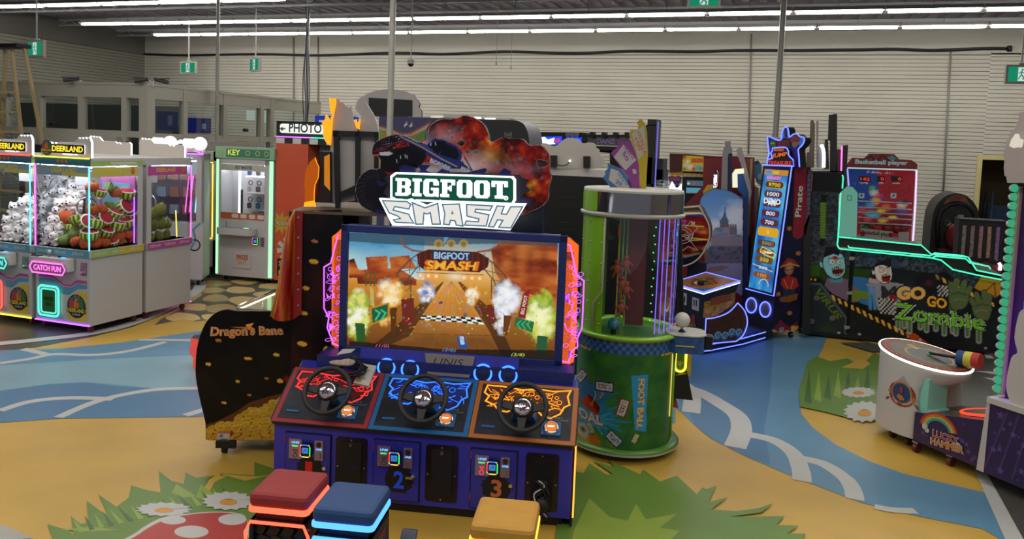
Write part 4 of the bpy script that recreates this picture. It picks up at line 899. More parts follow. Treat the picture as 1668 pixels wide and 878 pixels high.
for q in ([(205,640),(335,645),(355,660),(345,685),(270,672),(262,690),(345,712),(355,735),(372,760),(275,755),(262,742),(300,735),(285,722),(240,705),(232,690)],
          [(362,650),(430,678),(498,655),(512,765),(468,765),(458,705),(440,712),(425,706),(420,765),(382,765),(370,700)],
          [(522,660),(612,658),(632,775),(595,770),(590,748),(565,745),(560,768),(528,765),(535,710)],
          [(650,660),(788,668),(775,692),(700,686),(695,700),(770,715),(755,775),(640,770),(648,748),(712,752),(716,738),(652,722)],
          [(812,668),(850,670),(835,710),(862,712),(885,672),(948,672),(885,785),(820,782),(842,745),(815,742),(795,780),(765,778)]):
    m_ = HM.pp(Zh(q)); b.stroke(HM,m_,.010,.0,LGREY,True); b.flat(HM,m_,-.002,glow('sign_cream','#f4f0ea',.95))
b.flat(HM,HM.pp(Zh([(574,690),(584,712),(568,712)])),.001,GREYP)
b.build('name_lettering',t)
for x in (-1.2,-.62): MB().bx(x-.04,x+.04,.62,.8,1.6,1.9,BLACK).build('header_bracket',t)
for x,y in ((-1.7,.1),(-.1,.1),(-1.7,1.1),(-.1,1.1)): pass
# ---- things lying on the console
PAPER = mat('paper','#b8b4ac',.7)
def on_console(px,py): return PT.px(px,py)
b = MB(); q = Pl(BF,PT.p(*on_console(600,617),.012),PT.u,PT.v); a = PT.px(600,617)
cf = MB(); pl_ = PT
q4 = [on_console(*p_) for p_ in ((592,632),(607,598),(614,600),(601,634))]
base = [on_console(*p_) for p_ in ((577,628),(601,634),(614,601),(592,597))]
b.prism(PT,base,.01,.03,PAPER); b.text(PT,'MANUAL',base[0][0]+.02,base[0][1]+.03,.05,.02,.031,BLACK); b.flat(PT,[(base[0][0]+.012,base[0][1]+.005),(base[0][0]+.045,base[0][1]+.005),(base[0][0]+.05,base[0][1]+.03),(base[0][0]+.015,base[0][1]+.03)],.032,mat('sticker_gold','#9a7a20'))
o = b.build('paper_booklet'); tag(o,'white booklet lying on the red corner of the racing console','booklet',None,BF)
b = MB(); r = random.Random(2); c = PT.px(575,612)
for k in range(7): b.tube([PT.p(c[0]+u+r.uniform(-.01,.01),c[1]+v+r.uniform(-.01,.01),.05+.006*k) for u,v in ell(0,0,.085-.003*k,.06,18)],.006,BRUB,True,6)
b.tube([PT.p(c[0]-.1,c[1]+.04,.05),PT.p(c[0]-.02,c[1]+.08,.09),PT.p(c[0]+.1,c[1]+.02,.06)],.008,BRUB)
tag(b.build('coiled_cable'),'coiled black cable on the console behind the left steering wheel','cable',None,BF)
b = MB(); c = PT.px(561,611); b.sph(PT.p(c[0],c[1],.115),(.085,.035,.018),mat('plastic_bag','#a89c8c',.25,0,.3,40,.8)); b.sph(PT.p(c[0]+.04,c[1]+.01,.12),(.05,.03,.02),mat('plastic_bag','#a89c8c',.25,0,.3,40,.8))
tag(b.build('plastic_bag'),'crumpled clear plastic bag of screws on the coiled cable','bag',None,BF)
b = MB(); c = PT.px(569,598); b.prism(PT,[(c[0]-.06,c[1]-.02),(c[0]+.03,c[1]+.01),(c[0]+.05,c[1]+.045),(c[0]-.035,c[1]+.035)],.13,.132,PAPER)
tag(b.build('paper_sheet'),'small folded white paper sheet on top of the coiled cable','paper',None,BF)
# ---- stools with footplate and pedal
def stool(fr,cloth,neon,label,pedal,cx,cy,ztop,s=.31,d=.33):
    F = Fr(*fr.w((cx,cy,0))[:2],12); t = thing('racing_stool',label,'stool',F,'neon lit stools of the racing game'); h = s/2; k = d/2
    b = MB(); b.prism(top(F,0),rrect(-h,-k,h,k,.03),ztop-.075,ztop,cloth); b.build('seat_cushion',t,.022)
    b = MB(); b.prism(top(F,0),rrect(-h-.004,-k-.004,h+.004,k+.004,.03),ztop-.095,ztop-.076,neon); b.build('seat_light',t)
    bz = ztop-.14; b = MB(); b.bx(-h+.03,h-.03,-k+.03,k-.03,bz,ztop-.095,BLACK)
    b.prism(rside(F,-h+.01),[(-k,bz),(k,bz),(k+.02,.05),(-k-.02,.05)],0,.02,DKN); b.prism(rside(F,h-.03),[(-k,bz),(k,bz),(k+.02,.05),(-k-.02,.05)],0,.02,DKN); b.bx(-h+.01,h-.01,-k+.01,k,bz-.02,bz,BLACK); b.bx(-h+.03,h-.03,k-.03,k,.05,bz,DKN); b.bx(-h,h,-k-.02,k+.02,0,.05,BLACK)
    b.build('stool_frame',t)
    b = MB()
    for j in range(5):
        for i_ in range(4): x = -h+.05+i_*.075+(.02 if j % 2 else 0); z = bz-.05-j*.055; b.prism(front(F,-k+.04),[(x-.035,z-.02),(x+.02,z-.028),(x+.04,z+.01),(x-.01,z+.025)],0,.02,mat('tyre_tread','#17171b',.35))
    b.cyl((-h+.035,0,bz-.16),(h-.035,0,bz-.16),.15,mat('tyre_tread','#17171b',.35)); b.build('tyre_seat_base',t)
    b = MB(); b.tube([(-h+.01,-k-.004,.06),(-h-.01,-k-.004,bz-.06),(-h+.015,-k-.004,bz-.005),(h-.015,-k-.004,bz-.005),(h+.01,-k-.004,bz-.06),(h-.01,-k-.004,.06)],.0085,neon); b.build('frame_light',t)
    b = MB(); p = rside(F,h-.008); b.text(p,'BIGFOOT',-k+.05,bz-.1,.2,.05,.001,mat('side_logo','#b03a30'),.03,.2); b.text(p,'SMASH',-k+.07,bz-.17,.17,.05,.001,mat('side_logo2','#8090b8'),.03,.2); b.build('side_logo',t)
    if pedal:
        b = MB(); b.bx(h-.02,h+.18,k-.10,k+.32,.0,.035,mat('diamond_plate','#5a5a60',.4,.6,.5,60)); b.build('foot_plate',t)
        b = MB(); b.prism(rside(F,h+.02),[(k+.05,.05),(k+.09,.05),(k+.2,.17),(k+.16,.18)],0,.085,mat('pedal_grey','#4a4c54',.5)); b.build('pedal',t,.006)
        b = MB(); b.tube([(h+.19,k-.12,.03),(h+.19,k+.2,.05)],.01,neon); b.build('foot_light',t)
    return t
def seatpos(c4,z):
    q = [BF.l(on_z(*p_,z)) for p_ in c4]; m = sum(q)/4; return m[0],m[1]
ZT = .5
SR = mat('seat_red','#8e2626',.6,0,.06,10,.1); SB = mat('seat_blue','#1f4476',.6,0,.06,10,.1); SY = mat('seat_yellow','#bb8a30',.6,0,.06,10,.1)
c1 = seatpos(((409,798),(448,763),(530,770),(505,812)),ZT); c2 = seatpos(((513,830),(547,776),(631,790),(607,840)),ZT); c3 = seatpos(((769,855),(784,805),(878,814),(868,868)),ZT)
stool(BF,SR,glow('neon_coral','#ff5038',3.4),'red padded stool edged with red neon in front of the racing console',False,*c1,ZT)
stool(BF,SB,N_CY,'blue padded stool edged with blue neon in front of the racing console',True,*c2,ZT)
stool(BF,SY,glow('neon_amber','#ffae38',3.2),'yellow padded stool edged with amber neon in front of the racing console',False,*c3,ZT)
# ============================================================= CLAW MACHINES, left
CXR = -7.17; CYF = 6.68; CW = .81; CD = .755
ACR = glass('clear_acrylic',(.95,.97,.98),.02,.3); HB = mat('header_back','#bdb6ae',.6)
YEL = mat('yellow_letters','#d8c02a',.4); BLKL = mat('black_letters','#141210',.5)
BANDM = {'blue': mat('band_blue','#4f8fa8',.4),'green': mat('band_green','#93ad62',.4),'pink': mat('band_pink','#b04a92',.4),'yellow': mat('band_yellow','#b8a52e',.4),'teal': mat('band_teal','#2e6d84',.4)}
BL = mat('band_letters','#c8c4b4',.4)
WLED = glow('white_led','#f2f4ff',2.6)
def casters(t,pts,mt=RUBBER,h=.09):
    for x,y in pts:
        b = MB(); b.cyl((x-.015,y,.035),(x+.015,y,.035),.035,mt,n=16); b.cyl((x,y,.05),(x,y,h),.012,STEEL,n=8); b.bx(x-.025,x+.025,y-.025,y+.025,h-.015,h,STEEL); b.build('caster',t)
def logo(mb,pl,cx,cz,r,d):
    """round park badge: deer over a lettered ribbon"""
    mb.flat(pl,ell(cx,cz,r,n=28),d,mat('badge_dark','#1c2430',.5)); mb.flat(pl,ell(cx,cz+.1*r,r*.86,r*.8,24),d+.001,mat('badge_blue','#2c5a7a',.5))
    for k,c in enumerate(('#b03a28','#c88a28','#3a6a38')):
        x = cx+(k-1)*.5*r; mb.flat(pl,[(x-.22*r,cz-.25*r),(x+.22*r,cz-.25*r),(x+.22*r,cz+.35*r),(x,cz+.75*r),(x-.22*r,cz+.35*r)],d+.002,mat('badge_tower_%d' % k,c,.5))
    m = mat('deer_orange','#c06a20',.5); mb.flat(pl,ell(cx+.1*r,cz+.15*r,.2*r,.3*r,14),d+.003,m); mb.flat(pl,ell(cx+.1*r,cz+.5*r,.16*r,.14*r,12),d+.003,m)
    for s in (-1,1): mb.stroke(pl,[(cx+.1*r+s*.08*r,cz+.6*r),(cx+.1*r+s*.25*r,cz+.85*r),(cx+.1*r+s*.12*r,cz+.95*r)],.06*r,d+.003,m)
    mb.flat(pl,[(cx-r*1.02,cz-.55*r),(cx+r*1.02,cz-.55*r),(cx+r*.95,cz-.15*r),(cx-r*.95,cz-.15*r)],d+.004,BLKL)
    mb.text(pl,'DEERLAND',cx-.92*r,cz-.5*r,1.84*r,.32*r,d+.005,YEL,.03); mb.text(pl,'VICTORIA, BC',cx-.45*r,cz-.78*r,.9*r,.14*r,d+.005,BL,.02)
def header(t,x0,x1,y,z0,flip=False):
    """cut-out header board: lettered and lit towards the machine's front, plain grey behind"""
    b = MB(); w = x1-x0; pf = Pl(BF,(0,y,0),(1,0,0),(0,0,1)); sil = [(x0,z0),(x1,z0),(x1,z0+.17)]
    r = random.Random(int(abs(x0*10)))
    for k in range(9): sil.append((x1-.012-w*.033*k,z0+.17+(.05+.012*r.random() if k % 2 else .035)))
    sil += [(x1-.34*w,z0+.165),(x0+.36*w,z0+.165),(x0+.30*w,z0+.135),(x0+.28*w,z0+.16),(x0+.22*w,z0+.13),(x0+.2*w,z0+.16),(x0+.04*w,z0+.165),(x0,z0+.14)]
    b.prism(pf,sil,-.03,0,HB,WLED); hd = b.build('header_board',t)
    b = MB(); b.prism(pf,rrect(x0+.22*w,z0+.04,x1-.08,z0+.14,.01),.004,.012,BLKL,WLED); b.text(pf,'DEERLAND',x0+.24*w,z0+.058,w*.62,.065,.014,glow('lit_yellow','#ffe23a',1.3),.035); b.text(pf,'VICTORIA, BC',x0+.45*w,z0+.022,w*.3,.018,.014,WLED,.02)
    b.build('header_name',hd)
    b = MB(); logo(b,pf,x0+.13*w,z0+.095,.085,.012); b.build('header_badge',hd)
ILED = glow('inner_led','#f0f2ff',34)
def claw_machine(fr,label,post,catch,ring,top_led,bot_led,band,group='white claw machines of the left block',sideband='green',front_detail=True):
    t = thing('claw_machine',label,'claw machine',fr,group); w,d = CW,CD
    b = MB(); b.bx(0,w,0,d,.09,.87,WHITE); b.bx(.02,w-.02,.02,d-.02,.87,.94,WHITE); b.build('base_cabinet',t,.004)
    b = MB(); b.bx(0,w,0,d,1.88,1.97,WHITE); b.bx(0,w,0,.012,1.88,1.97,BANDM['teal']); b.build('top_box',t,.003)
    F,R,L = front(fr,0),rside(fr,w),lside(fr,0)
    b = MB(); b.flat(F,[(0,1.885),(w,1.885),(w,1.955),(0,1.955)],.002,BANDM['teal']); b.flat(R,[(0,1.88),(d,1.88),(d,1.94),(0,1.94)],.002,BANDM[sideband]); b.flat(R,[(.4*d,1.9),(d*.9,1.9),(d*.85,1.925),(.35*d,1.925)],.003,BL)
    for k in range(3): b.flat(F,ell(w/2-.06+.06*k,1.92,.02,n=14),.003,mat('top_dot','#c0702a'))
    b.build('top_band',t)
    b = MB()
    b.flat(F,[(0,.86),(w,.86),(w,.94),(0,.94)],.021,BANDM['blue']); b.flat(R,[(0,.86),(d*.5,.86),(d*.5,.94),(0,.94)],.021,BANDM[sideband if sideband != 'green' else 'green']); b.flat(R,[(d*.5,.86),(d,.86),(d,.94),(d*.5,.94)],.021,BANDM['yellow' if sideband == 'green' else sideband]); b.flat(L,[(-d,.86),(0,.86),(0,.94),(-d,.94)],.021,BANDM[sideband])
    b.bx(-.02,w+.02,-.02,d,.86,.94,WHITE)
    for k in range(3): b.text(F,'DEERLAND',.05+k*.26,.885,.17,.03,.023,BL,.01); b.text(R,'DEERLAND',.03+k*.25,.885,.18,.03,.023,BL,.01); b.text(L,'DEERLAND',-d+.03+k*.25,.885,.18,.03,.023,BL,.01)
    b.build('waist_band',t)
    b = MB(); b.bx(.01,w-.01,.0,.006,.94,1.88,ACR); b.bx(w-.008,w-.002,.01,d-.02,.94,1.88,ACR); b.bx(.002,.008,.01,d-.02,.94,1.88,ACR); b.build('acrylic_window',t)
    b = MB(); b.bx(.01,w-.01,d-.02,d-.01,.94,1.88,mat('inner_back','#b9b4b8',.4)); b.bx(w-.005,w,d-.075,d,.94,1.88,WHITE); b.bx(0,.005,d-.075,d,.94,1.88,WHITE); b.build('inner_back',t)
    # printed strips at the top of the windows
    b = MB(); fy = mat('film_yellow','#b8b060',.4)
    b.flat(F,[(.02,1.76),(w-.02,1.76),(w-.02,1.87),(.02,1.87)],.003,mat('film_blue','#7a97a4',.4)); b.flat(F,[(.5*w,1.76),(w-.02,1.76),(w-.02,1.80),(.5*w,1.80)],.004,fy); b.text(F,'DEERLAND',.25,1.795,.36,.055,.005,YEL,.02)
    for pl in (R,L):
        s = 1 if pl is R else -1; A = (lambda v: v) if pl is R else (lambda v: -d+v)
        b.flat(pl,[(A(.02),1.76),(A(d-.08),1.76),(A(d-.08),1.87),(A(.02),1.87)],.004,fy if sideband == 'green' else BANDM['pink']); b.text(pl,'DEERLAND',A(.15),1.80,.32,.05,.006,YEL,.02); b.flat(pl,ell(A(.6),1.82,.03,.045,12),.006,mat('deer_orange','#c06a20',.5))
    b.build('window_film',t)
    for k,x in enumerate((.0,w)):
        b = MB(); b.tube([(x+(-.008 if k else .008),-.008,.945),(x+(-.008 if k else .008),-.008,1.875)],.0075,post[k],n=8); b.build('corner_light',t)
        b = MB(); b.bx(x-(.035 if k else 0),x+(0 if k else .035),0,.03,.94,1.88,ACR); b.build('corner_post',t)
    b = MB(); b.tube([(.0,-.012,1.965),(w,-.012,1.965)],.008,top_led,n=6); b.build('top_light',t)
    b = MB(); b.tube([(.0,-.012,.095),(w,-.012,.095)],.008,bot_led,n=6); b.build('base_light',t)
    header(t,.06,w-.02,.03,1.97)
    b = MB(); b.bx(.06,w-.06,.03,.09,1.855,1.87,ILED); b.bx(.1,w-.1,d-.12,d-.09,1.855,1.87,ILED); b.build('inner_light',t)
    b = MB(); b.bx(.02,w-.02,.33,.36,1.82,1.85,STEEL); b.bx(.3,.52,.26,.42,1.64,1.8,WHITE); b.build('gantry',t,.008)
    b = MB(); b.cyl((.41,.34,1.64),(.41,.34,1.5),.022,STEEL)
    for a in (90,210,330):
        a = math.radians(a); c,s = math.cos(a),math.sin(a); b.tube(curve([(.41+.02*c,.34+.02*s,1.5),(.41+.1*c,.34+.1*s,1.45),(.41+.115*c,.34+.115*s,1.36),(.41+.07*c,.34+.07*s,1.28)],4,False),.009,CHROME,n=6)
    b.build('claw',t)
    b = MB(); b.tube(curve([(.5,.34,1.7),(.58,.3,1.52),(.7,.28,1.52),(.78,.3,1.7)],6,False),.007,mat('cable_white','#b0b0b0'),n=6); b.build('claw_cable',t)
    if front_detail:
        b = MB(); b.prism(top(fr,0),rrect(.02,-.13,.6,.02,.06),.70,.84,WHITE); b.bx(.05,.16,-.11,-.04,.84,.846,BLACK); b.flat(top(fr,.847),ell(.46,-.06,.06,.03),.0,glow('shelf_led','#6ac8ff',1.6)); b.build('control_shelf',t)
        b = MB(); b.cyl((.28,-.06,.84),(.28,-.06,.89),.008,STEEL,n=8); b.sph((.28,-.06,.9),.022,mat('ball_knob','#b8b8b8',.3)); b.cyl((.43,-.06,.84),(.43,-.06,.86),.02,BLACK); b.build('joystick',t)
        b = MB(); F2 = front(fr,-.15); q = [(.09,.73),(.13,.79),(.57,.79),(.61,.73),(.57,.67),(.13,.67)]
        b.prism(F2,q,-.02,-.004,mat('sign_plate','#7d6f78',.4)); b.stroke(F2,q,.016,.002,catch,True); b.text(F2,'CATCH FUN',.15,.70,.40,.062,.003,catch,.02); b.build('lit_sign',t)
        b = MB(); b.bx(.68,.76,-.012,0,.66,.80,mat('coin_plate_w','#8f8c90',.35,.7)); b.cyl((.72,-.012,.77),(.72,-.02,.77),.018,STEEL,n=12); b.cyl((.72,-.012,.69),(.72,-.03,.69),.018,CHROME,n=12); b.build('coin_plate',t)
        b = MB()
        for m,z in ((BANDM['blue'],.56),(BANDM['pink'],.60)):
            b.flat(F,[(.05,z+.02),(.26,z+.02),(.42,z-.06),(.53,z-.06),(.62,z),(w-.05,z),(w-.05,z-.05),(.62,z-.06),(.5,z-.14),(.4,z-.14),(.25,z-.05),(.05,z-.05)],.002 if m is BANDM['pink'] else .003,m)
        b.stroke(F,[(.05,.59),(.26,.59),(.42,.51),(.53,.51),(.62,.56),(w-.05,.56)],.006,.004,BL)
        b.flat(F,[(w-.3,.13),(w-.05,.13),(w-.05,.47),(w-.16,.47),(w-.22,.42),(w-.26,.32),(w-.34,.2)],.002,mat('print_yellow','#c8b038',.4)); b.flat(F,[(.05,.13),(.42,.13),(.38,.2),(.05,.2)],.002,mat('print_lilac','#9a94b4',.4))
        logo(b,F,.61,.30,.135,.005); b.build('front_print',t)
        b = MB(); b.prism(F,rrect(.06,.15,.37,.50,.05),0,.018,mat('door_surround','#a8a8a8',.4)); b.flat(F,rrect(.12,.2,.31,.45,.02),.019,mat('prize_flap','#2a6a34' if ring is not N_RED else '#4a1a18',.3)); b.text(F,'PRIZE',.15,.33,.13,.04,.021,BLKL,.03); b.text(F,'OUT',.17,.27,.09,.04,.021,BLKL,.03); b.build('prize_door',t)
        b = MB(); b.ptube(F,rrect(.065,.155,.365,.495,.05),.010,.02,ring,True); b.ptube(F,rrect(.105,.19,.325,.46,.03),.006,.02,ring,True); b.build('door_light',t)
    casters(t,[(.07,.07),(w-.07,.07),(.07,d-.07),(w-.07,d-.07)])
    return t
N_PNK = glow('neon_pink','#ff5ac8',3.2); N_TL = glow('neon_teal','#40e0b8',3.); N_YEL = glow('neon_yellow','#ffe040',2.6); N_CYN = glow('neon_cyan','#58d0ff',3.); N_PUR = glow('neon_purple','#a050ff',4.)
m2 = Fr(CXR-CW,CYF,0); m1 = Fr(CXR-2*CW-.06,CYF,0); m3 = Fr(CXR,CYF+2*CD+.06,180); m4 = Fr(CXR-CW-.06,CYF+2*CD+.06,180)
claw_machine(m2,'white claw machine with pink lit sign, bears, pumpkins and watermelon toys inside',(N_PNK,N_CYN),N_PNK,N_TL,N_YEL,N_PUR,'blue')
claw_machine(m1,'white claw machine cut off by the left edge, with red prize door ring',(N_PNK,N_CYN),N_TL,N_RED,N_RED,N_YEL,'blue')
claw_machine(m3,'white claw machine with pink bands behind the pumpkin machine, durian toys inside',(N_PNK,N_PNK),N_PNK,N_RED,glow('neon_mint','#80ffe0',2),N_PNK,'pink',sideband='pink',front_detail=False)
claw_machine(m4,'white claw machine behind, of which mostly the plain grey header back shows',(N_PNK,N_PNK),N_PNK,N_RED,glow('neon_mint','#80ffe0',2),N_PNK,'pink',sideband='pink',front_detail=False)
# pink printed shelf board inside the pumpkin machine
b = MB(); p = Pl(WF,(CXR-.1,0,0),(0,1,0),(0,0,1)); 
b.bx(CXR-.6,CXR-.06,CYF+CD-.06,CYF+CD-.045,1.3,1.75,mat('shelf_pink','#c070b0',.4)); b.bx(CXR-.55,CXR-.12,CYF+CD-.068,CYF+CD-.06,1.38,1.66,mat('shelf_blue','#80b8d0',.4)); b.bx(CXR-.62,CXR-.05,CYF+CD-.2,CYF+CD-.045,1.36,1.37,ACR)
tag(b.build('display_shelf'),'pink and blue display shelf inside the claw machine with the pumpkins','shelf')
b = MB(); b.tube([(CXR-.03,CYF+CD-.1,.96),(CXR-.03,CYF+CD-.1,1.6)],.006,N_PUR); tag(b.build('inner_neon'),'violet neon rod at the back corner inside the pumpkin claw machine','neon tube')
b = MB(); b.tube([(CXR-.05,CYF+CD+.62,.96),(CXR-.05,CYF+CD+.6,1.3)],.006,N_YEL); tag(b.build('inner_neon'),'yellow neon rod standing inside the durian claw machine','neon tube')
# ---- plush toys
PW = mat('plush_white','#efe8e0',.9,0,.05,3); PB = mat('plush_black','#151314',.9); PP = mat('plush_pink','#c08a88',.9); PO = mat('plush_orange','#c2562a',.9,0,.15,20,.3); PG_ = mat('plush_green','#3f7a2a',.9,0,.15,20,.3); PPR = mat('plush_pear','#7c8a48',.9,0,.2,30,.3); PR = mat('plush_red','#b02a3a',.9,0,.08,20,.3); PY_ = mat('plush_yellow','#d8cc50',.9); PDU = mat('plush_durian','#7a7a30',.9,0,.3,60,.8)
def rm(a,b_,c):
    return np.array(Matrix.Rotation(c,3,'Z') @ Matrix.Rotation(b_,3,'Y') @ Matrix.Rotation(a,3,'X'))
class RB(MB):
    """mesh builder that rotates about the origin when built"""
    def rot(s,R): s.v = [tuple(R@np.array(v)) for v in s.v]; return s
PROTO = {}
def toy(kind,pos,r,rng,label,group):
    key = (kind,rng.randrange(3))
    if key not in PROTO:
        b = MB(); R = 1.0
        if kind == 'bear':
            b.sph((0,0,-.35),(.72,.6,.7),PW); b.sph((0,-.12,.45),(.66,.58,.56),PW)
            for s in (-1,1): b.sph((s*.4,-.05,.92),(.2,.12,.2),PW); b.sph((s*.58,-.3,-.1),(.2,.35,.2),PW); b.sph((s*.4,-.45,-.85),(.24,.35,.22),PW); b.sph((s*.24,-.64,.58),.08,PB,8,6)
            b.sph((0,-.64,.32),(.28,.2,.2),PW); b.sph((0,-.84,.38),(.15,.1,.11),PB,8,6)
            if key[1] == 1: b.sph((0,-.3,.05),(.4,.35,.12),PP)
        elif kind == 'pumpkin':
            for k in range(8): a = 2*PI*k/8; b.sph((.42*math.cos(a),.42*math.sin(a),0),(.5,.5,.72),PO,12,8)
            b.tube([(0,0,.5),(.03,0,.8),(.15,0,.95)],.1,PG_)
            for k in range(4): a = 1.57*k; b.sph((.3*math.cos(a),.3*math.sin(a),.66),(.28,.16,.06),PG_,8,6,rm(0,0,a))
        elif kind == 'melon':
            pr = [(1.,.0),(1.04,-.2),(1.03,-.45),(.93,-.75),(.7,-.98),(.35,-1.1),(0,-1.13)]
            n = 24
            for k in range(n):
                a = 2*PI*k/n; q = [(x,z) for x,z in pr]; b.lathe(q,(0,0,.35),PY_ if k % 2 == 0 else PG_,1,a,a+2*PI/n)
            b.lathe([(1.,0),(1.04,.06),(.86,.1)],(0,0,.35),PW,24); b.lathe([(.86,.1),(.6,.17),(0,.2)],(0,0,.35),PR,24)
            for k in range(6): b.sph((.5*math.cos(k),.5*math.sin(k*1.1),.53),(.05,.05,.03),PB,6,4)
        elif kind == 'pear':
            b.lathe([(0,-.9),(.5,-.82),(.8,-.45),(.78,-.05),(.5,.4),(.32,.75),(.2,.95),(0,1.)],(0,0,0),PPR,16); b.tube([(0,0,.95),(.08,0,1.15)],.05,PO,n=6); b.sph((.25,0,1.05),(.25,.12,.04),PG_,8,6)
        elif kind == 'durian':
            b.lathe([(0,-.95),(.5,-.82),(.78,-.35),(.75,.1),(.55,.6),(.25,.92),(0,1.)],(0,0,0),PDU,16); b.sph((0,0,1.02),(.16,.16,.12),PG_,8,6)
            for k in range(60):
                z = -.8+1.6*(k/60.); rr = .78*math.sqrt(max(.05,1-(z/1.02)**2)); a = k*2.4; c = np.array([rr*math.cos(a),rr*math.sin(a),z]); n_ = c/np.linalg.norm(c); b.cyl(c*.97,c+n_*.09,.06,PDU,.005,5)
            b.stroke(front(WF,-.8),[(-.1,.9),(.25,.6),(.45,0)],.04,-.1,PW)
        o = b.build('plush_'+{'bear': 'bear','pumpkin': 'pumpkin','melon': 'watermelon','pear': 'pear','durian': 'durian'}[kind]); PROTO[key] = o
    else: o = PROTO[key].copy(); COL.objects.link(o)
    o.location = tuple(pos); o.scale = (r,r,r); tag(o,label,'plush toy',group); return o
rg = random.Random(21)
def px_r(px,x=None,y=None): return None
GB = 'white bear toys in the left claw machines'; GF = 'fruit shaped toys in the pumpkin claw machine'; GD = 'durian toys in the pink banded claw machine'
LB = {'bear': 'white plush bear in the heap behind the front glass of the two left claw machines','pumpkin': 'orange plush pumpkin among the fruit toys in the front claw machine','melon': 'striped plush watermelon slice among the fruit toys in the front claw machine','pear': 'green plush pear among the fruit toys in the front claw machine','durian': 'green spiky plush durian stacked in the pink banded claw machine'}
Q3 = lambda x,y: (120+x/4.88,220+y/4.88); Q1 = lambda x,y: (x/4.875,220+y/4.875)
def put_side(kind,x,y,s,dep,rot,grp=GF,q=Q3):
    px,py = q(x,y); P_ = on_x(px,py,CXR-dep); dist = np.linalg.norm(P_-EYE); r = s/4.88/FL*dist*1.0; P_ = on_x(px,py,CXR-max(dep,r*1.05+.015)); P_[2] = max(P_[2],.945+r*.7)
    P_[1] = min(max(P_[1],CYF+r),CYF+2*CD-.05) ; o = toy(kind,P_,r,rg,LB[kind],grp); o.rotation_euler = rot
for k,x,y,s,dep,rot in (('pumpkin',150,410,46,.12,(0,.2,0)),('melon',205,455,46,.1,(0,.3,.4)),('pear',282,410,46,.13,(0,0,0)),('pumpkin',332,455,46,.12,(.2,0,1)),('melon',425,465,58,.1,(.1,.25,0)),
    ('melon',405,570,58,.1,(.2,1.1,.3)),('pear',280,560,46,.16,(1,0,.2)),('pumpkin',150,590,50,.16,(.3,.3,0)),('pumpkin',222,590,44,.14,(0,.2,2)),('melon',322,625,55,.1,(0,.5,.4)),('melon',462,630,42,.11,(.5,.2,0)),
    ('melon',248,662,55,.1,(.3,1.0,.2)),('melon',168,705,58,.11,(-.2,.2,1)),('melon',340,720,60,.1,(-.1,.2,.5)),('melon',425,690,52,.13,(0,-.3,2)),('melon',258,765,52,.1,(0,.5,0)),
    ('pumpkin',355,805,50,.12,(0,.1,0)),('pumpkin',432,790,44,.13,(.2,0,2)),('pumpkin',240,860,50,.12,(0,.3,1)),('pumpkin',165,880,50,.13,(0,0,2)),('pumpkin',365,870,40,.12,(0,0,0)),('pumpkin',30,875,45,.14,(0,0,1)),('melon',112,792,60,.09,(.1,.15,0)),('melon',310,870,40,.12,(.4,.4,0)),('pumpkin',460,860,40,.14,(0,0,1)),('melon',60,700,55,.14,(.2,1,0))):
    put_side(k,x,y,s,dep,rot)
for x,y,s,dep in ((685,595,56,.12),(625,628,50,.16),(692,700,50,.12),(632,715,48,.14),(738,700,46,.13),(610,815,36,.12),(680,805,40,.11),(738,798,38,.12),(600,740,34,.15)):
    put_side('durian',x,y,s,dep,(rg.uniform(-.4,.4),rg.uniform(-.5,.5),rg.random()*3),GD)
def put_front(kind,x,y,s,dep,rot,grp=GB):
    px,py = Q1(x,y); P_ = on_y(px,py,CYF+dep); dist = np.linalg.norm(P_-EYE); r = s/4.875/FL*dist; P_[2] = max(P_[2],.945+r*.8)
    o = toy(kind,P_,r,rg,LB[kind],grp); o.rotation_euler = rot
for x,y,s,dep in ((360,355,45,.55),(390,430,50,.5),(450,350,45,.55),(500,400,48,.55),(570,350,46,.55),(590,430,46,.5),(560,490,48,.45),(500,480,50,.42),(430,490,50,.4),(370,520,48,.4),(480,570,55,.3),(560,560,52,.35),(390,590,50,.3),(450,630,52,.25),(360,660,46,.25),(420,700,48,.2),(400,780,48,.16),(365,740,42,.2),(470,760,40,.2),(440,830,46,.15),(610,510,46,.45),(640,440,44,.5),(640,360,44,.55),(370,830,42,.16),(540,610,46,.35),(350,590,44,.34),(330,450,44,.5),(470,690,44,.24),(620,570,42,.4),
    (120,600,50,.25),(190,570,52,.28),(225,530,46,.35),(70,700,48,.2),(150,790,50,.16),(60,800,48,.15),(205,720,48,.2),(235,640,46,.25),(140,680,46,.22),(235,800,46,.15),(260,560,44,.3),(110,760,40,.2),(260,700,44,.25)):
    put_front('bear',x,y,s*1.12,dep,(rg.uniform(-.2,.25),rg.uniform(-.35,.35),rg.uniform(-.3,.8)))
for k,x,y,s,dep in (('pumpkin',530,655,62,.3),('melon',625,670,58,.22),('pear',592,780,58,.2),('pear',520,845,52,.16),('pumpkin',605,850,44,.13),('melon',560,740,40,.3),('pumpkin',650,840,40,.12)):
    put_front(k,x,y,s,dep,(rg.uniform(-.3,.3),rg.uniform(.2,.9),rg.random()*3),GF)
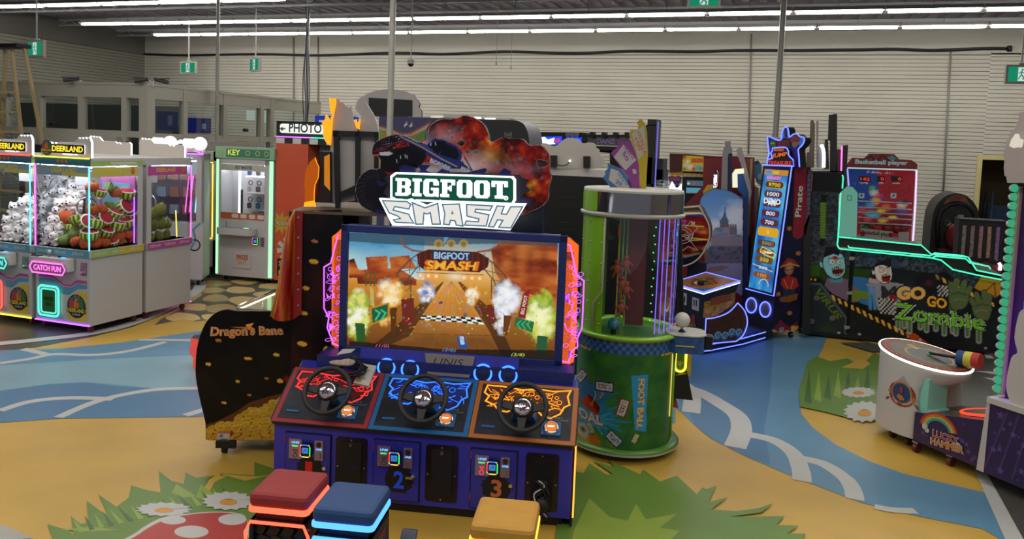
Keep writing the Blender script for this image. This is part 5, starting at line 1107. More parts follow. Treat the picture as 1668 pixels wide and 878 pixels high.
# ---- prize machine with side shelves and neon lettering, yellow neon machine, key machine
def neon_word(t,x0,x1,y,z0,fr):
    pf = front(fr,y); b = MB(); w = x1-x0
    b.prism(pf,[(x0,z0),(x1,z0),(x1,z0+.1),(x0,z0+.1)],-.03,0,HB)
    for a,r in ((.08,.05),(.3,.07),(.45,.07),(.8,.10)): b.prism(pf,ell(x0+a*w,z0+.13,r,n=18),-.02,.01,WLED)
    b.prism(pf,[(x0+.2*w,z0+.07),(x0+.55*w,z0+.07),(x0+.55*w,z0+.2),(x0+.2*w,z0+.2)],-.02,.01,WLED)
    for s in (0,.6): b.stroke(pf,[(x0+s*w,z0+.02),(x0+(s+.3)*w,z0-.02),(x0+(s+.35)*w,z0+.1)],.012,.012,N_VIO)
    b.build('neon_lettering',t)
q = on_y(307,440,9.5); PMC = on_y(330,440,9.55); PMW = .86; PMF = Fr(PMC[0]-PMW*math.cos(.5),9.55-PMW*math.sin(.5),math.degrees(.5))
t = thing('prize_machine','white prize machine with neon strips behind the durian claw machine','prize machine',PMF); w = PMW; H = 1.98
b = MB(); b.bx(0,w,0,.5,.1,.95,WHITE); b.bx(0,w,.45,.5,.95,H,WHITE); b.bx(0,w,0,.5,H-.1,H,WHITE); b.bx(w-.10,w,0,.05,.95,H,WHITE); b.bx(0,.06,0,.5,.95,H,WHITE); b.bx(w-.03,w,0,.5,.95,H,WHITE); b.build('cabinet',t,.004)
b = MB(); b.bx(.1,w-.1,.01,.016,.95,H-.1,ACR); b.build('window',t)
MB().bx(.1,w-.1,.1,.13,H-.115,H-.1,ILED).build('inner_light',t)
pf = front(PMF,0); b = MB(); b.flat(pf,[(w-.36,1.68),(w-.1,1.68),(w-.1,1.86),(w-.36,1.86)],.002,mat('chevron_bg','#a8c4cc'))
for k in range(3): b.stroke(pf,[(w-.3+.07*k,1.85),(w-.34+.07*k,1.77),(w-.3+.07*k,1.70)],.02,.003,BANDM['blue'])
b.stroke(pf,[(w-.18,.55),(w-.1,.7),(w-.14,.85),(w-.04,.95)],.03,.003,BANDM['blue']); b.stroke(pf,ell(w-.12,.62,.08),.02,.003,BLKL,True); b.build('front_print',t)
rb = random.Random(6)
for j in range(3):
    MB().bx(.1,w-.1,.2,.43,1.05+.26*j,1.06+.26*j,ACR).build('shelf',t)
    for k in range(4): b = MB(); x = .15+k*.18; b.bx(x,x+.12,.25,.32,1.06+.26*j,1.2+.26*j,mat('box_%d' % rb.randrange(5),rb.choice(('#a06a50','#c0b8a8','#8a98a8','#b08898','#c0a860')))); b.build('prize_box',t)
for a,m in ((.28,N_PNK),(.22,N_PNK),(.14,N_CYN)): MB().tube([(w-a,.12,1.1),(w-a+.05,.12,1.65)],.007,m).build('neon_rod',t)
MB().tube([(0,-.01,H+.0),(w,-.01,H)],.008,N_VIO).build('top_light',t)
neon_word(t,.02,.42,.2,H+.02,PMF); neon_word(t,.46,.84,.2,H+.02,PMF) ; casters(t,[(.08,.1),(w-.08,.1),(w-.08,.4)],BRUB,.1)
YMF = Fr(on_y(331,400,10.5)[0],10.5,0); w = on_y(353,400,10.5)[0]-YMF.o[0]; t = thing('prize_machine','white prize machine with yellow neon frame and yellow toy inside','prize machine',YMF)
b = MB(); b.bx(-.05,w,.1,.6,.1,2.0,WHITE); b.bx(w-.08,w,0,.1,.1,2.,WHITE); b.bx(-.05,w,0,.1,.1,.55,WHITE); b.bx(-.05,w,0,.1,1.85,2.,WHITE); b.build('cabinet',t)
b = MB(); b.tube([(w-.09,-.005,.6),(w-.09,-.005,1.8)],.008,N_YEL); b.tube([(-.05,-.005,1.82),(w-.09,-.005,1.82)],.008,N_YEL); b.tube([(-.05,-.005,.58),(w-.09,-.005,.58)],.008,N_YEL); b.build('neon_frame',t)
b = MB(); b.bx(-.05,w-.12,.07,.095,1.15,1.45,mat('toy_yellow','#d0b020',.4)); b.bx(-.05,w-.12,.07,.095,.9,1.15,mat('toy_yellow','#d0b020',.4)); b.sph((.02,.08,1.3),.06,BLACK); b.build('display_figure',t)
b = MB()
for k in range(4): b.tube(curve([(w-.1+.08*rb.random(),-.1,.12),(w-.05+.1*rb.random(),-.2,.03),(w+.05,-.35-.05*k,.02),(w+.15,-.2,.02),(w+.2,0,.02)],5,False),.008,BRUB,n=6)
b.bx(w-.12,w-.02,-.12,-.02,.0,.12,BLACK); tag(b.build('cable_coil'),'black cables on the floor left of the key machine','cable',None,YMF)
q = on_z(352,447,.08); KF = Fr(q[0],q[1],4.6); t = thing('key_machine','white key prize machine with green lit edges and a tray','prize machine',KF); p = front(KF,0); W_ = p.px(443,455)[0]; KH = p.px(400,240)[1]; KT = p.px(400,259)[1]
b = MB(); b.bx(0,W_,.3,.8,.08,KT,WHITE); wz0,wz1 = p.px(400,358)[1],p.px(400,268)[1]; wx0,wx1 = p.px(360,300)[0],p.px(431,300)[0]
b.bx(0,W_,0,.3,.08,wz0,WHITE); b.bx(0,wx0,0,.3,wz0,KT,WHITE); b.bx(wx1,W_,0,.3,wz0,KT,WHITE); b.bx(0,W_,0,.3,wz1,KT,WHITE); b.build('cabinet',t)
b = MB(); b.bx(wx0,wx1,.012,.018,wz0,wz1,ACR); b.build('window',t); MB().bx(wx0,wx1,.05,.08,wz1-.02,wz1,ILED).build('inner_light',t)
b = MB(); b.bx(-.02,W_+.02,-.02,.3,KT,KH,mat('key_header','#8ab090',.4)); ph = front(KF,-.022); hz = KT+.02
b.text(ph,'KEY',.2,hz+.03,.22,.09,.003,glow('key_letters','#d8e860',.9),.03); b.text(ph,'KEY',.19,hz+.022,.24,.106,.001,BLKL,.05); b.flat(ph,[(.17,hz),(W_-.06,hz),(W_-.06,hz+.13),(.17,hz+.13)],.0005,mat('key_green','#3d7a62'))
for x in (.07,.55,.72,.87): b.stroke(ph,ell(x,hz+.07,.035,n=10),.014,.004,mat('key_icon','#a8b850'),True)
b.build('lit_header',t)
GL = glow('green_edge','#a8ffb8',1.5); MB().bx(-.005,.03,-.012,0,.1,KT-.02,GL).build('edge_light',t); MB().bx(W_-.065,W_-.005,-.012,0,.1,KT-.02,GL).build('edge_light',t)
b = MB(); b.flat(p,[(wx0,wz0),(wx1,wz0),(wx1,wz0+.10),(wx0,wz0+.10)],.003,mat('step_orange','#b8582a'))
for k in range(4): x = wx0+.2+k*.15; b.flat(p,rrect(x,wz0+.02,x+.11,wz0+.085,.02),.004,BL)
b.build('step_print',t); b = MB(); b.flat(p,[(wx0,wz1-.1),(wx1,wz1-.1),(wx1,wz1),(wx0,wz1)],.003,mat('key_film','#b0b4a0')); b.text(p,'KEY MASTER',wx0+.25,wz1-.075,.3,.05,.004,mat('key_blue','#20406a'),.03); b.build('window_print',t)
for j in range(3):
    z = wz0+.14+.26*j; MB().bx(wx0+.36,wx1-.02,.1,.28,z,z+.015,WLED if j == 2 else WHITE).build('hook_rail',t)
    for k in range(3):
        x = wx0+.43+k*.15; b = MB(); c = '#6a2018' if (j+k) % 3 == 0 else ('#2a3a5a' if k % 2 else '#8a4a3a'); b.tube([(x+u,.14,z+.17+v) for u,v in ell(0,0,.035,n=12)],.008,mat('ring_%d%d' % (j,k),c),True); b.prism(front(KF,.13),rrect(x-.04,z+.03,x+.03,z+.12,.02),0,.02,mat('prize_%d%d' % (j,k),rb.choice(('#5a4a44','#b0a8a0','#30506a')))); b.build('hanging_prize',t)
MB().tube([(wx0+.2,.2,wz0+.05),(wx0+.2,.2,wz1-.1)],.02,WLED).build('key_post',t); MB().bx(wx0+.23,wx0+.26,.18,.2,wz0+.05,wz0+.45,BLACK).build('key_arm',t)
sh = p.px(400,371)[1]; b = MB(); b.prism(top(KF,0),rrect(.10,-.2,.72,.02,.08),sh-.1,sh,WHITE); b.flat(top(KF,sh),rrect(.14,-.17,.68,-.02,.05),.002,mat('tray_grey','#7c8482',.2)); b.flat(top(KF,sh),ell(.58,-.09,.05,.03),.004,GL); b.build('control_tray',t)
MB().cyl((.24,-.1,sh),(.24,-.1,sh+.09),.008,STEEL).build('joystick',t)
b = MB(); b.flat(p,[(0,sh-.17),(W_,sh-.17),(W_,sh-.165),(0,sh-.165)],.002,GREYP)
for k in range(6): b.flat(p,[(.34,.95-.018*k),(.56,.95-.018*k),(.56,.957-.018*k),(.34,.957-.018*k)],.002,GREYP)
b.build('vent',t); z = p.px(400,392)[1]
b = MB(); b.prism(p,rrect(.65,z-.05,.75,z+.06,.02),0,.03,BLACK); b.flat(p,[(.675,z-.02),(.725,z-.02),(.725,z+.03),(.675,z+.03)],.032,LCD)
rr_ = rrect(.655,z-.045,.745,z+.055,.015)
for k in range(len(rr_)): b.stroke(p,[rr_[k],rr_[(k+1) % len(rr_)]],.008,.033,RGB[(k//2) % 4])
b.build('card_reader',t); MB().bx(.78,.84,-.012,0,z-.07,z+.07,mat('coin_plate_w','#8f8c90',.35,.7)).build('coin_plate',t)
b = MB(); z0,z1 = p.px(395,437)[1],p.px(395,412)[1]; b.prism(p,rrect(.32,z0,.62,z1,.02),0,.012,GREYP); b.text(p,'PRIZE',.37,z1-.10,.2,.07,.014,mat('prize_red','#b04a28'),.04); b.text(p,'OUT',.39,z1-.18,.16,.07,.014,mat('prize_gold','#b09a50'),.04); b.build('prize_door',t)
casters(t,[(.12,.08),(W_-.12,.08),(W_-.1,.7)],BRUB,.08)
# ---- photo booth
q = on_y(444,440,10.22); PHF = Fr(q[0]+.03,10.22,4.6); t = thing('photo_booth','orange photo booth with a lit sign and a chequered strip','photo booth',PHF); p = front(PHF,0)
OR = mat('booth_orange','#c4502a',.4,0,.06,1.5); x1 = p.px(500,300)[0]; zb = p.px(460,457)[1]; z1 = p.px(460,228)[1]; z2 = p.px(460,197)[1]; x2 = p.px(556,200)[0]; x3 = p.px(503,200)[0]
b = MB(); b.bx(0,x3,0,1.2,zb,z1,OR); b.bx(0,x2,0,.1,z1,z2,BLACK); b.bx(x3,x2,1.1,1.2,.05,z1,mat('booth_inner','#a8a29a')); b.bx(x2-.05,x2,0,1.2,.05,z2,BLACK); b.bx(0,x2,0,1.2,z2-.04,z2,BLACK); b.build('booth_shell',t)
b = MB(); s0,s1 = p.px(449,215)[1]-.02,z2-.03; b.prism(p,rrect(.06,s0,x2-.12,s1,.05),0,.02,BLACK,WLED); b.flat(p,rrect(.07,s0+.01,x2-.13,s1-.01,.04),.021,glow('sign_backlight','#f0f4ea',1.1)); b.text(p,'PHOTO',p.px(472,208)[0],p.px(490,216)[1],p.px(525,208)[0]-p.px(472,208)[0],p.px(490,201)[1]-p.px(490,216)[1],.023,BLKL,.02)
cx_ = p.px(461,208)[0]; b.prism(p,rrect(cx_-.055,s0+.07,cx_+.055,s1-.08,.015),.022,.026,BLKL); b.flat(p,ell(cx_,(s0+s1)/2-.01,.03,n=14),.028,BL); b.flat(p,ell(cx_,(s0+s1)/2-.01,.018,n=14),.029,BLKL)
b.build('lit_sign',t)
MB().tube([(0,-.012,z1+.05),(.6,-.012,z1+.05)],.008,N_VIO).build('sign_light',t); MB().tube([(.6,-.012,z1+.05),(x2,-.012,z1+.05)],.008,N_TL).build('sign_light',t)
b = MB()
for k in range(9): x = k*.14; b.flat(p,[(x,z1-.05),(min(x2,x+.14),z1-.05),(min(x2,x+.14),z1+.03),(x,z1+.03)],.002,BLKL if k % 2 else BL)
b.build('checker_strip',t)
b = MB(); z = p.px(455,363)[1]; st = []
for k in range(18): a = 2*PI*k/18; r_ = (.2 if k % 2 == 0 else .1); st.append((.1+r_*math.cos(a)*1.0,z+r_*math.sin(a)))
st = [(max(0.0,a),c) for a,c in st]; b.flat(p,st,.002,mat('burst_yellow','#b8902a')); b.text(p,'CLICK',.02,z-.03,.34,.06,.006,mat('click_w','#c0bcb0'),.02,.2); b.text(p,'CLICK',.01,z-.035,.36,.07,.004,BLKL,.05,.2)
z = p.px(455,405)[1]
for k in range(4): a = PI*k/4+.2; b.stroke(p,[(.22-.18*math.cos(a),z-.18*math.sin(a)),(.22+.18*math.cos(a),z+.18*math.sin(a))],.07,.003+.0005*k,mat('aster_w','#b8b4ac'))
z = p.px(455,436)[1]; b.flat(p,[(.05,z-.12),(.36,z-.12),(.36,z+.14),(.05,z+.14)],.003,BLKL); b.text(p,'Select',.08,z+.03,.26,.08,.006,mat('click_w','#c0bcb0'),.02); b.text(p,'photo',.08,z-.1,.26,.08,.006,mat('click_w','#c0bcb0'),.02); b.build('side_print',t)
b = MB()
for k in range(8): b.tube([(x3+.06+.05*k,.3,z1-.0),(x3+.06+.05*k+.01,.3,z1-.75)],.03,mat('curtain_white' if k < 6 else 'curtain_green','#a8a49c' if k < 6 else '#5a8a7a'))
b.build('curtain',t)
# ============================================================= DRAGON'S BANE
q = on_z(335,716,.1); DF = Fr(q[0],q[1],21); p = front(DF,0); Zd = lambda pts: zm(300,330,2.141,pts)
t = thing('shooting_game_cabinet',"black coin-print shooting game with flame trim, left of the racing game",'arcade machine',DF)
low = curve([(75,825),(74,770),(58,700),(42,620),(40,560),(48,490),(72,425),(105,388),(145,373),(180,378)],4,False)+[(300,379),(366,380)]
lowp = p.pp(Zd(low+[(366,830),(85,829)])); tallp = p.pp(Zd([(366,30),(548,25),(552,60),(552,830),(366,830)]))
b = MB(); b.prism(p,lowp,-.03,0,BLACK); b.prism(p,tallp,-.03,0,BLACK); 
zt = p.px(*Zd([(400,28)])[0])[1]; xa,xb = p.px(*Zd([(366,400)])[0])[0],p.px(*Zd([(552,400)])[0])[0]
b.bx(.1,xb-.02,.03,.5,.12,.75,BLACK); b.bx(xa+.02,xb-.08,.03,.75,.12,zt-.02,BLACK); b.build('side_panels',t)
COIN = [(120,480,11,6),(223,543,14,6),(322,530,12,6),(85,563,10,6),(187,623,8,5),(288,612,8,4),(335,621,11,8),(228,670,8,4),(140,697,9,5),(456,134,13,6),(452,205,17,10),(425,298,12,8),(466,33,14,6),(412,492,18,9),(493,516,9,20),(418,385,14,8)]
cu = Cv(p,0-.02+min(a for a,_ in lowp),xb,.08,zt+.02,.006,'#0c0a0a'); cu.mask = cu.cells(lowp) | cu.cells(tallp)
n1 = fbm(cu.A*4,cu.B*9+cu.A*5,3); cu.c = ramp(n1,[(.3,'#050404'),(.55,'#0c0809'),(.75,'#150c0b')])
m = cu.A > xa+.02; g = ramp(fbm(cu.A*5+cu.B*3,cu.B*3-cu.A*2,9),[(.35,'#080505'),(.55,'#1e090a'),(.7,'#300f10')]); cu.c[m] = g[m]
pile = [(70,830),(74,775),(120,760),(180,730),(230,695),(300,675),(360,660),(366,830)]
cu.poly(Zd(pile),'#5e3414'); rr = random.Random(8)
for k in range(150):
    x = rr.uniform(80,360); tb = 790-(x-75)*.45+8; y = rr.uniform(tb,826) if k > 40 else tb+rr.uniform(0,25)
    pass
rows = []
y = 668
while y < 832:
    x = 78+rr.uniform(0,20)
    while x < 364:
        if y > 787-(x-75)*.42+6*math.sin(x/20): rows.append((x,y))
        x += rr.uniform(28,36)
    y += 13
for x,y in rows:
    rx,ry,ro = rr.uniform(17,22),rr.uniform(7,10),rr.uniform(-.5,.1); c0 = '#5a3a10'; c1 = rr.choice(('#d2a838','#c89c2c','#dcb448')) if y < 790 else rr.choice(('#a86c2c','#be8434','#c89434'))
    cu.poly(Zd(ell(x,y+3.5,rx,ry,12,rot=ro)),c0); cu.poly(Zd(ell(x,y,rx*.97,ry,12,rot=ro)),c1); cu.poly(Zd(ell(x,y,rx*.8,ry*.75,12,rot=ro)),'#be942e' if rr.random() < .5 else '#b08626')
for x,y,rx,ry in COIN: cu.poly(Zd(ell(x,y+1.5,rx,ry,12,rot=.2)),'#6a4010'); cu.poly(Zd(ell(x,y,rx,ry*.85,12,rot=.2)),'#d8a838' if (int(x) % 3) else '#b87034')
cu.poly(Zd([(218,550),(268,550),(268,572),(218,572)]),'#050505'); cu.poly(Zd([(408,550),(455,548),(455,572),(408,574)]),'#050505'); cu.line(Zd([(367,380),(367,830)]),.006,'#000000'); cu.poly(Zd([(118,797),(158,797),(158,823),(118,823)]),'#b0aca4'); cu.poly(Zd([(118,797),(158,797),(158,804),(118,804)]),'#b8602a'); cu.soft(*Zd([(130,813)])[0],3.5,3.5,'#28509a',1,p=.3)
cu.soft(*Zd([(357,615)])[0],7,8,'#b01818',.8)
cu.build('printed_artwork',print_mat('coin_print',.3),t,d=.004)
b = MB(); q = p.pp(Zd([(95,474),(345,470),(340,428),(98,432)]))
b.textq(p,"Dragon's Bane",q,.006,mat('title_pale','#e0b8a0',.4),.06,.014); b.textq(p,"Dragon's Bane",q,.008,mat('title_dark','#3a120c',.4),.035); b.textq(p,"Dragon's Bane",q,.010,mat('title_gold','#e08a34',.4,0,.4,9),.015)
w_ = p.pp(Zd([(160,432),(225,440),(215,425),(245,418),(235,432),(250,440),(190,436)])); b.flat(p,w_,.009,mat('title_gold','#b86a2a')); b.build('title_lettering',t)
# flame coloured curved trim
FLM = MATS.get('flame') or mat('flame','#a82814',.25,0,0,1,0,.5)
nt = FLM.node_tree; tc = nt.nodes.new('ShaderNodeTexCoord'); mp = nt.nodes.new('ShaderNodeMapping'); mp.inputs['Scale'].default_value = (14,14,1.6); nz = nt.nodes.new('ShaderNodeTexNoise'); nz.inputs['Scale'].default_value = 1.3; nz.inputs['Detail'].default_value = 3; cr = nt.nodes.new('ShaderNodeValToRGB')
cr.color_ramp.elements[0].position = .42; cr.color_ramp.elements[0].color = (*lin('#981a10'),1); cr.color_ramp.elements[1].position = .68; cr.color_ramp.elements[1].color = (*lin('#dc7a24'),1)
nt.links.new(tc.outputs['Object'],mp.inputs[0]); nt.links.new(mp.outputs[0],nz.inputs['Vector']); nt.links.new(nz.outputs['Fac'],cr.inputs[0]); nt.links.new(cr.outputs[0],nt.nodes['Principled BSDF'].inputs['Base Color'])
A_ = p.pp(Zd([(390,30),(372,60),(352,160),(335,280),(308,395)])); B__ = p.pp(Zd([(392,28),(392,60),(392,160),(388,280),(383,405)]))
b = MB(); V = []; n = len(A_); K = 7
for (a0,c0),(a1,c1) in zip(A_,B__):
    for k in range(K): f_ = k/(K-1); V.append(p.p(a0+(a1-a0)*f_,c0+(c1-c0)*f_,.02+.10*math.sin(PI*f_)**.7*(1 if a1-a0 > .02 else .2)))
b.add(V,[(i*K+k,(i+1)*K+k,(i+1)*K+k+1,i*K+k+1) for i in range(n-1) for k in range(K-1)],FLM,True)
ed = [V[i*K] for i in range(n)]; b.tube(ed,.012,mat('flame_edge','#c08a28',.3)); b.build('flame_trim',t)
b = MB(); b.prism(p,p.pp(Zd([(390,30),(416,32),(412,385),(383,405)])),.0,.03,mat('trim_red_flat','#8e1c14',.3))
for y in (50,120,190,245,300,355): q_ = p.px(*Zd([(402,y)])[0]); b.cyl(p.p(*q_,.03),p.p(*q_,.036),.008,SCREW,n=8)
b.build('screen_bezel',t)
b = MB(); b.bx(.08,.22,-.03,.0,.05,.1,BLACK); b.build('foot_bracket',t)
casters(t,[(.13,.02),(.8,.05),(.13,.8)],BRUB,.11)
# upper deck: flame cut-outs and the screens' backs
ZU = lambda pts: zm(430,130,3.512,pts); MDF = mat('mdf_board','#5a4a38',.7); 
b = MB(); b.prism(top(DF,zt-.02),[(xa,-.01),(xb+.5,-.01),(xb+.5,.9),(xa,.9)],0,.02,MDF); b.build('top_deck',t)
FLG = glow('flame_lit','#ff9a20',1.6); FLD = glow('flame_deep','#c8601a',.8)
pu = front(DF,.35)
b = MB(); b.prism(pu,pu.pp(ZU([(385,708),(380,500),(380,330),(390,260),(400,190),(413,108),(430,108),(440,130),(452,128),(470,148),(485,160),(500,150),(505,185),(508,225),(530,270),(532,298),(528,690),(405,708)])),-.04,0,GREYP)
b.prism(pu,pu.pp(ZU([(545,300),(548,285),(560,200),(575,128),(590,140),(605,165),(635,215),(650,265),(656,305),(656,500),(645,640),(528,690)])),-.04,0,GREYP); b.build('scenery_board',t)
b = MB(); pv = front(DF,.33)
for q_ in ([(398,290),(655,298),(655,330),(398,325)],[(400,290),(430,290),(438,730),(412,730)],[(525,300),(552,300),(548,695),(524,700)],[(635,300),(656,300),(656,520),(632,520)],[(440,640),(530,600),(530,650),(440,680)]): b.prism(pv,pv.pp(ZU(q_)),-.02,.03,BLACK)
b.build('black_frame',t)
for q_,nm in (([(372,105),(410,108),(412,130),(400,190),(395,215),(380,180)],'tall'),([(330,240),(345,235),(355,195),(385,240),(380,215),(395,200),(380,375),(362,365),(350,350),(338,320),(340,290)],'side'),([(515,230),(530,225),(532,250),(550,225),(545,285),(528,275)],'mid')):
    b = MB(); b.prism(front(DF,.31),front(DF,.31).pp(ZU(q_)),-.02,0,FLG,FLG); b.build('flame_cutout',t)
b = MB(); b.prism(front(DF,.2),front(DF,.2).pp(ZU([(228,720),(235,650),(230,600),(238,520),(262,470),(290,445),(302,480),(312,500),(308,560),(290,600),(285,650),(285,700),(290,725)])),-.03,0,FLD,FLG); b.prism(front(DF,.2),front(DF,.2).pp(ZU([(232,700),(290,690),(300,725),(228,725)])),.002,.006,FLG); b.build('flame_cutout',t)
b = MB(); b.prism(front(DF,.28),front(DF,.28).pp(ZU([(316,410),(378,412),(382,705),(288,700),(300,665),(314,650)])),-.15,0,BLACK); b.prism(front(DF,.28),front(DF,.28).pp(ZU([(345,440),(376,425),(378,635),(345,600)])),.001,.004,glow('amber_box','#e08a28',.8)); b.build('lamp_box',t)
b = MB(); b.bx(xb-.12,xb+.02,.5,.95,.1,zt-.02,DKN); b.build('rear_body',t)
# coral coloured rounded seat behind it
q = on_z(323,602); CF = Fr(q[0],q[1]+.06,0); t = thing('lit_stool','glowing coral pink moulded stool half hidden behind the coin-print shooting game','stool',CF)
CR = glow('coral_plastic','#f0584c',.8); b = MB(); b.lathe([(.07,0),(.09,.03),(.085,.12),(.09,.2),(.11,.27),(.115,.30),(.10,.31)],(0,0,.0),CR); b.build('stool_body',t); b = MB(); b.sph((-.08,0,.17),(.06,.06,.08),CR); b.build('side_bulge',t); b = MB(); b.lathe([(.10,.308),(.09,.32),(0,.32)],(0,0,0),BLACK); b.build('seat_disc',t)
# clear table behind
q = on_z(384,507,.75); b = MB(); z = .72; c = [on_z(*pt,z) for pt in ((384,505),(455,475),(520,478),(480,512))]
b.prism(top(WF,z),[(v[0],v[1]) for v in c],0,.02,mat('table_glass','#8a7d5e',.08,0,.1,8,0,.5)); b.tube([c[0]+np.array([0,0,.03]),c[1]+np.array([0,0,.03])],.008,CHROME); b.build
t = thing('air_table','shiny topped game table with a lit rail behind the shooting game','table'); o = b.build('table_top',t)
b = MB(); b.tube([c[0]+np.array([.06,0,.025]),c[1]+np.array([.06,-.03,.025])],.004,glow('rail_led','#fff4d0',2.5)); b.build('rail_light',t)
for v in c: MB().bx(v[0]*.98+c[3][0]*.02-.02,v[0]*.98+c[3][0]*.02+.02,v[1]-.02,v[1]+.02,0,z,BLACK).build('leg',t)
# ============================================================= FOOTBALL TICKET DRUM
FC = np.array([-1.04,5.98]); FB = Fr(FC[0],FC[1],9.9); LG = mat('lime_metal','#80bc2a',.3,0,.05,3,0,.3); LGD = mat('green_metal','#4d7d28',.35); RIM = mat('rim_white','#a8a69c',.4); MIR = mat('mirror_band','#8a8688',.12,.9)
R = .375; GFL = glow('rim_green_led','#7aff60',.8)
t = thing('football_ticket_machine','green cylindrical football ticket game with a clear upper drum','arcade machine',FB)
b = MB(); b.lathe([(0,.05),(R+.05,.05),(R+.06,.06),(R+.05,.085),(R,.09)],(0,0,0),LGD,48); b.lathe([(R+.061,.055),(R+.061,.07)],(0,0,0),RIM,48); b.build('base_plate',t)
b = MB(); b.lathe([(R-.012,.09),(R-.012,.78)],(0,0,0),LGD,48); b.build('drum_body',t)
pf = front(FB,-R*.93); cy = Cv(pf,-R*.995,R*.995,.09,.80,.005,'#2f6a2e')
def wrap(A,B,d):
    return np.stack([A,-np.sqrt(np.maximum(0,R*R-A*A))-.001-d,B],-1)
ZF = lambda pts: zm(900,460,2.927,pts)
n1 = fbm(cy.A*8,cy.B*8,2); cy.c = ramp(n1,[(.3,'#27602c'),(.7,'#3f7a30')])
dots = ((np.floor(cy.A/.011)+np.floor(cy.B/.011)) % 2 == 0) & (cy.B > .45); cy.c[dots] *= .8
rr = random.Random(5)
for cx0,cy0,s_,c in ((200,640,1.,'#2a7aa8'),(190,660,.7,'#3aa0b8'),(170,540,.8,'#2468a0')):
    pts = []
    for k in range(26): a = 2*PI*k/26; q = (190 if k % 2 else 85)*s_*rr.uniform(.8,1.1); pts.append((cx0+q*math.cos(a),cy0+q*math.sin(a)*.55))
    cy.poly(ZF(pts),c,.85)
cy.poly(ZF([(375,440),(455,440),(445,715),(392,700)]),'#2f8fc0')
cy.poly(ZF([(150,555),(222,605),(212,640),(130,600)]),'#b03020'); cy.poly(ZF([(155,550),(185,552),(228,600),(220,632)]),'#6a1410'); cy.soft(*ZF([(185,590)])[0],5,5,'#e08030',.9)
cy.soft(*ZF([(165,770)])[0],30,14,'#f0a030',1,noise=.7); cy.soft(*ZF([(190,760)])[0],18,16,'#e05018',.9,noise=.7); cy.soft(*ZF([(140,730)])[0],12,14,'#c8c0b8',1,p=.4); cy.soft(*ZF([(140,725)])[0],6,6,'#181818',1,p=.4)
for k in range(5): cy.line(ZF([(190+k*12,580-k*8),(205+k*14,545-k*10),(200+k*18,520-k*3)]),.005,('#e0c030','#3a80c0','#d04060')[k % 3])
q = ZF([(118,670),(240,685),(238,640),(112,622)]); cy.text('OAL',q,'#8a1c20',.07,grow=.06); cy.text('OAL',q,'#c8c4c0',.03)
def ticket(cx0,cy0,w,h,a,c,txt='TICKETS'):
    c_,s_ = math.cos(a),math.sin(a); f = lambda x,y: (cx0+x*c_-y*s_,cy0+x*s_+y*c_)
    cy.poly(ZF([f(-w,-h),(f(w,-h)),f(w*.95,0),f(w,h),f(-w,h),f(-w*.95,0)]),c); cy.poly(ZF([f(-w*.85,-h*.72),f(w*.85,-h*.72),f(w*.85,h*.72),f(-w*.85,h*.72)]),'#c4beb4'); cy.text(txt,ZF([f(-w*.72,h*.45),f(w*.72,h*.45),f(w*.72,-h*.45),f(-w*.72,-h*.45)]),c,.03)
ticket(246,497,46,25,.02,'#3a1a4a'); ticket(335,592,44,26,-1.25,'#7a2030'); ticket(293,740,40,26,.75,'#1c3a70'); ticket(130,475,36,20,-1.0,'#402050'); ticket(180,705,26,15,1.1,'#30702c'); ticket(395,740,22,12,-1.1,'#a8842a')
# the word on the blue strip runs downwards
q = ZF([(402,700),(410,458),(442,456),(432,700)]); qd = ZF([(410,458),(402,695),(432,700),(440,458)]); cy.text('FOOT BALL',[qd[0],qd[1],qd[2],qd[3]],'#7a2810',.06); cy.text('FOOT BALL',qd,'#e8b050',.03)
cy.build('printed_wrap',print_mat('wrap_print',.35),t,d=.004,warp=wrap)
b = MB()
for i in range(40):
    for j in range(3):
        a0,a1 = -PI/2+(-20+i)*PI/40,-PI/2+(-19+i)*PI/40; z0 = .80+.03*j
        b.lathe([(R+.003,z0),(R+.003,z0+.03)],(0,0,0),mat('check_dark','#1f3f78') if (i+j) % 2 else mat('check_light','#3a6a98'),1,a0,a1)
b.lathe([(R+.004,.785),(R+.004,.80)],(0,0,0),mat('yellow_line','#c8a82a'),48); b.lathe([(R+.004,.89),(R+.004,.905)],(0,0,0),mat('yellow_line','#c8a82a'),48); b.build('chequered_band',t)
b = MB(); b.lathe([(R-.01,.905),(R+.03,.905),(R+.035,.915),(R+.03,.93),(R-.04,.93),(R-.04,.90)],(0,0,0),LG,48); b.lathe([(0,.90),(R-.03,.90)],(0,0,0),mat('play_field','#3f7a35',.3),40); b.build('field_disc',t)
b = MB(); b.lathe([(R-.02,.93),(R-.02,1.80)],(0,0,0),glass('drum_glass',(.86,.90,.90),.03,1.2),32,-PI/2-.55,-PI/2+1.9); b.build('clear_drum',t)
b = MB(); b.lathe([(R,.93),(R,1.80)],(0,0,0),LG,10,-PI/2-1.55,-PI/2-.52); b.lathe([(R-.01,.93),(R-.01,1.80)],(0,0,0),LGD,10,-PI/2-2.6,-PI/2-1.5)
for k in range(6):
    for a in (-1.3,-.95,-.6): b.sph((R*math.cos(-PI/2+a),R*math.sin(-PI/2+a),1.0+.15*k),.008,SCREW,6,4)
b.tube([(R*math.cos(-PI/2-.54)*1.01,R*math.sin(-PI/2-.54)*1.01,1.80),(R*math.cos(-PI/2-.54)*1.01,R*math.sin(-PI/2-.54)*1.01,1.25),(R*math.cos(-PI/2-.75)*1.01,R*math.sin(-PI/2-.75)*1.01,1.15),(R*math.cos(-PI/2-.75)*1.01,R*math.sin(-PI/2-.75)*1.01,.95)],.008,RIM); b.lathe([(R*.9,.95),(R*.9,1.8)],(0,0,0),mat('orange_inner','#b8762a',.4),3,-PI/2-1.1,-PI/2-.9); b.build('green_guard',t)
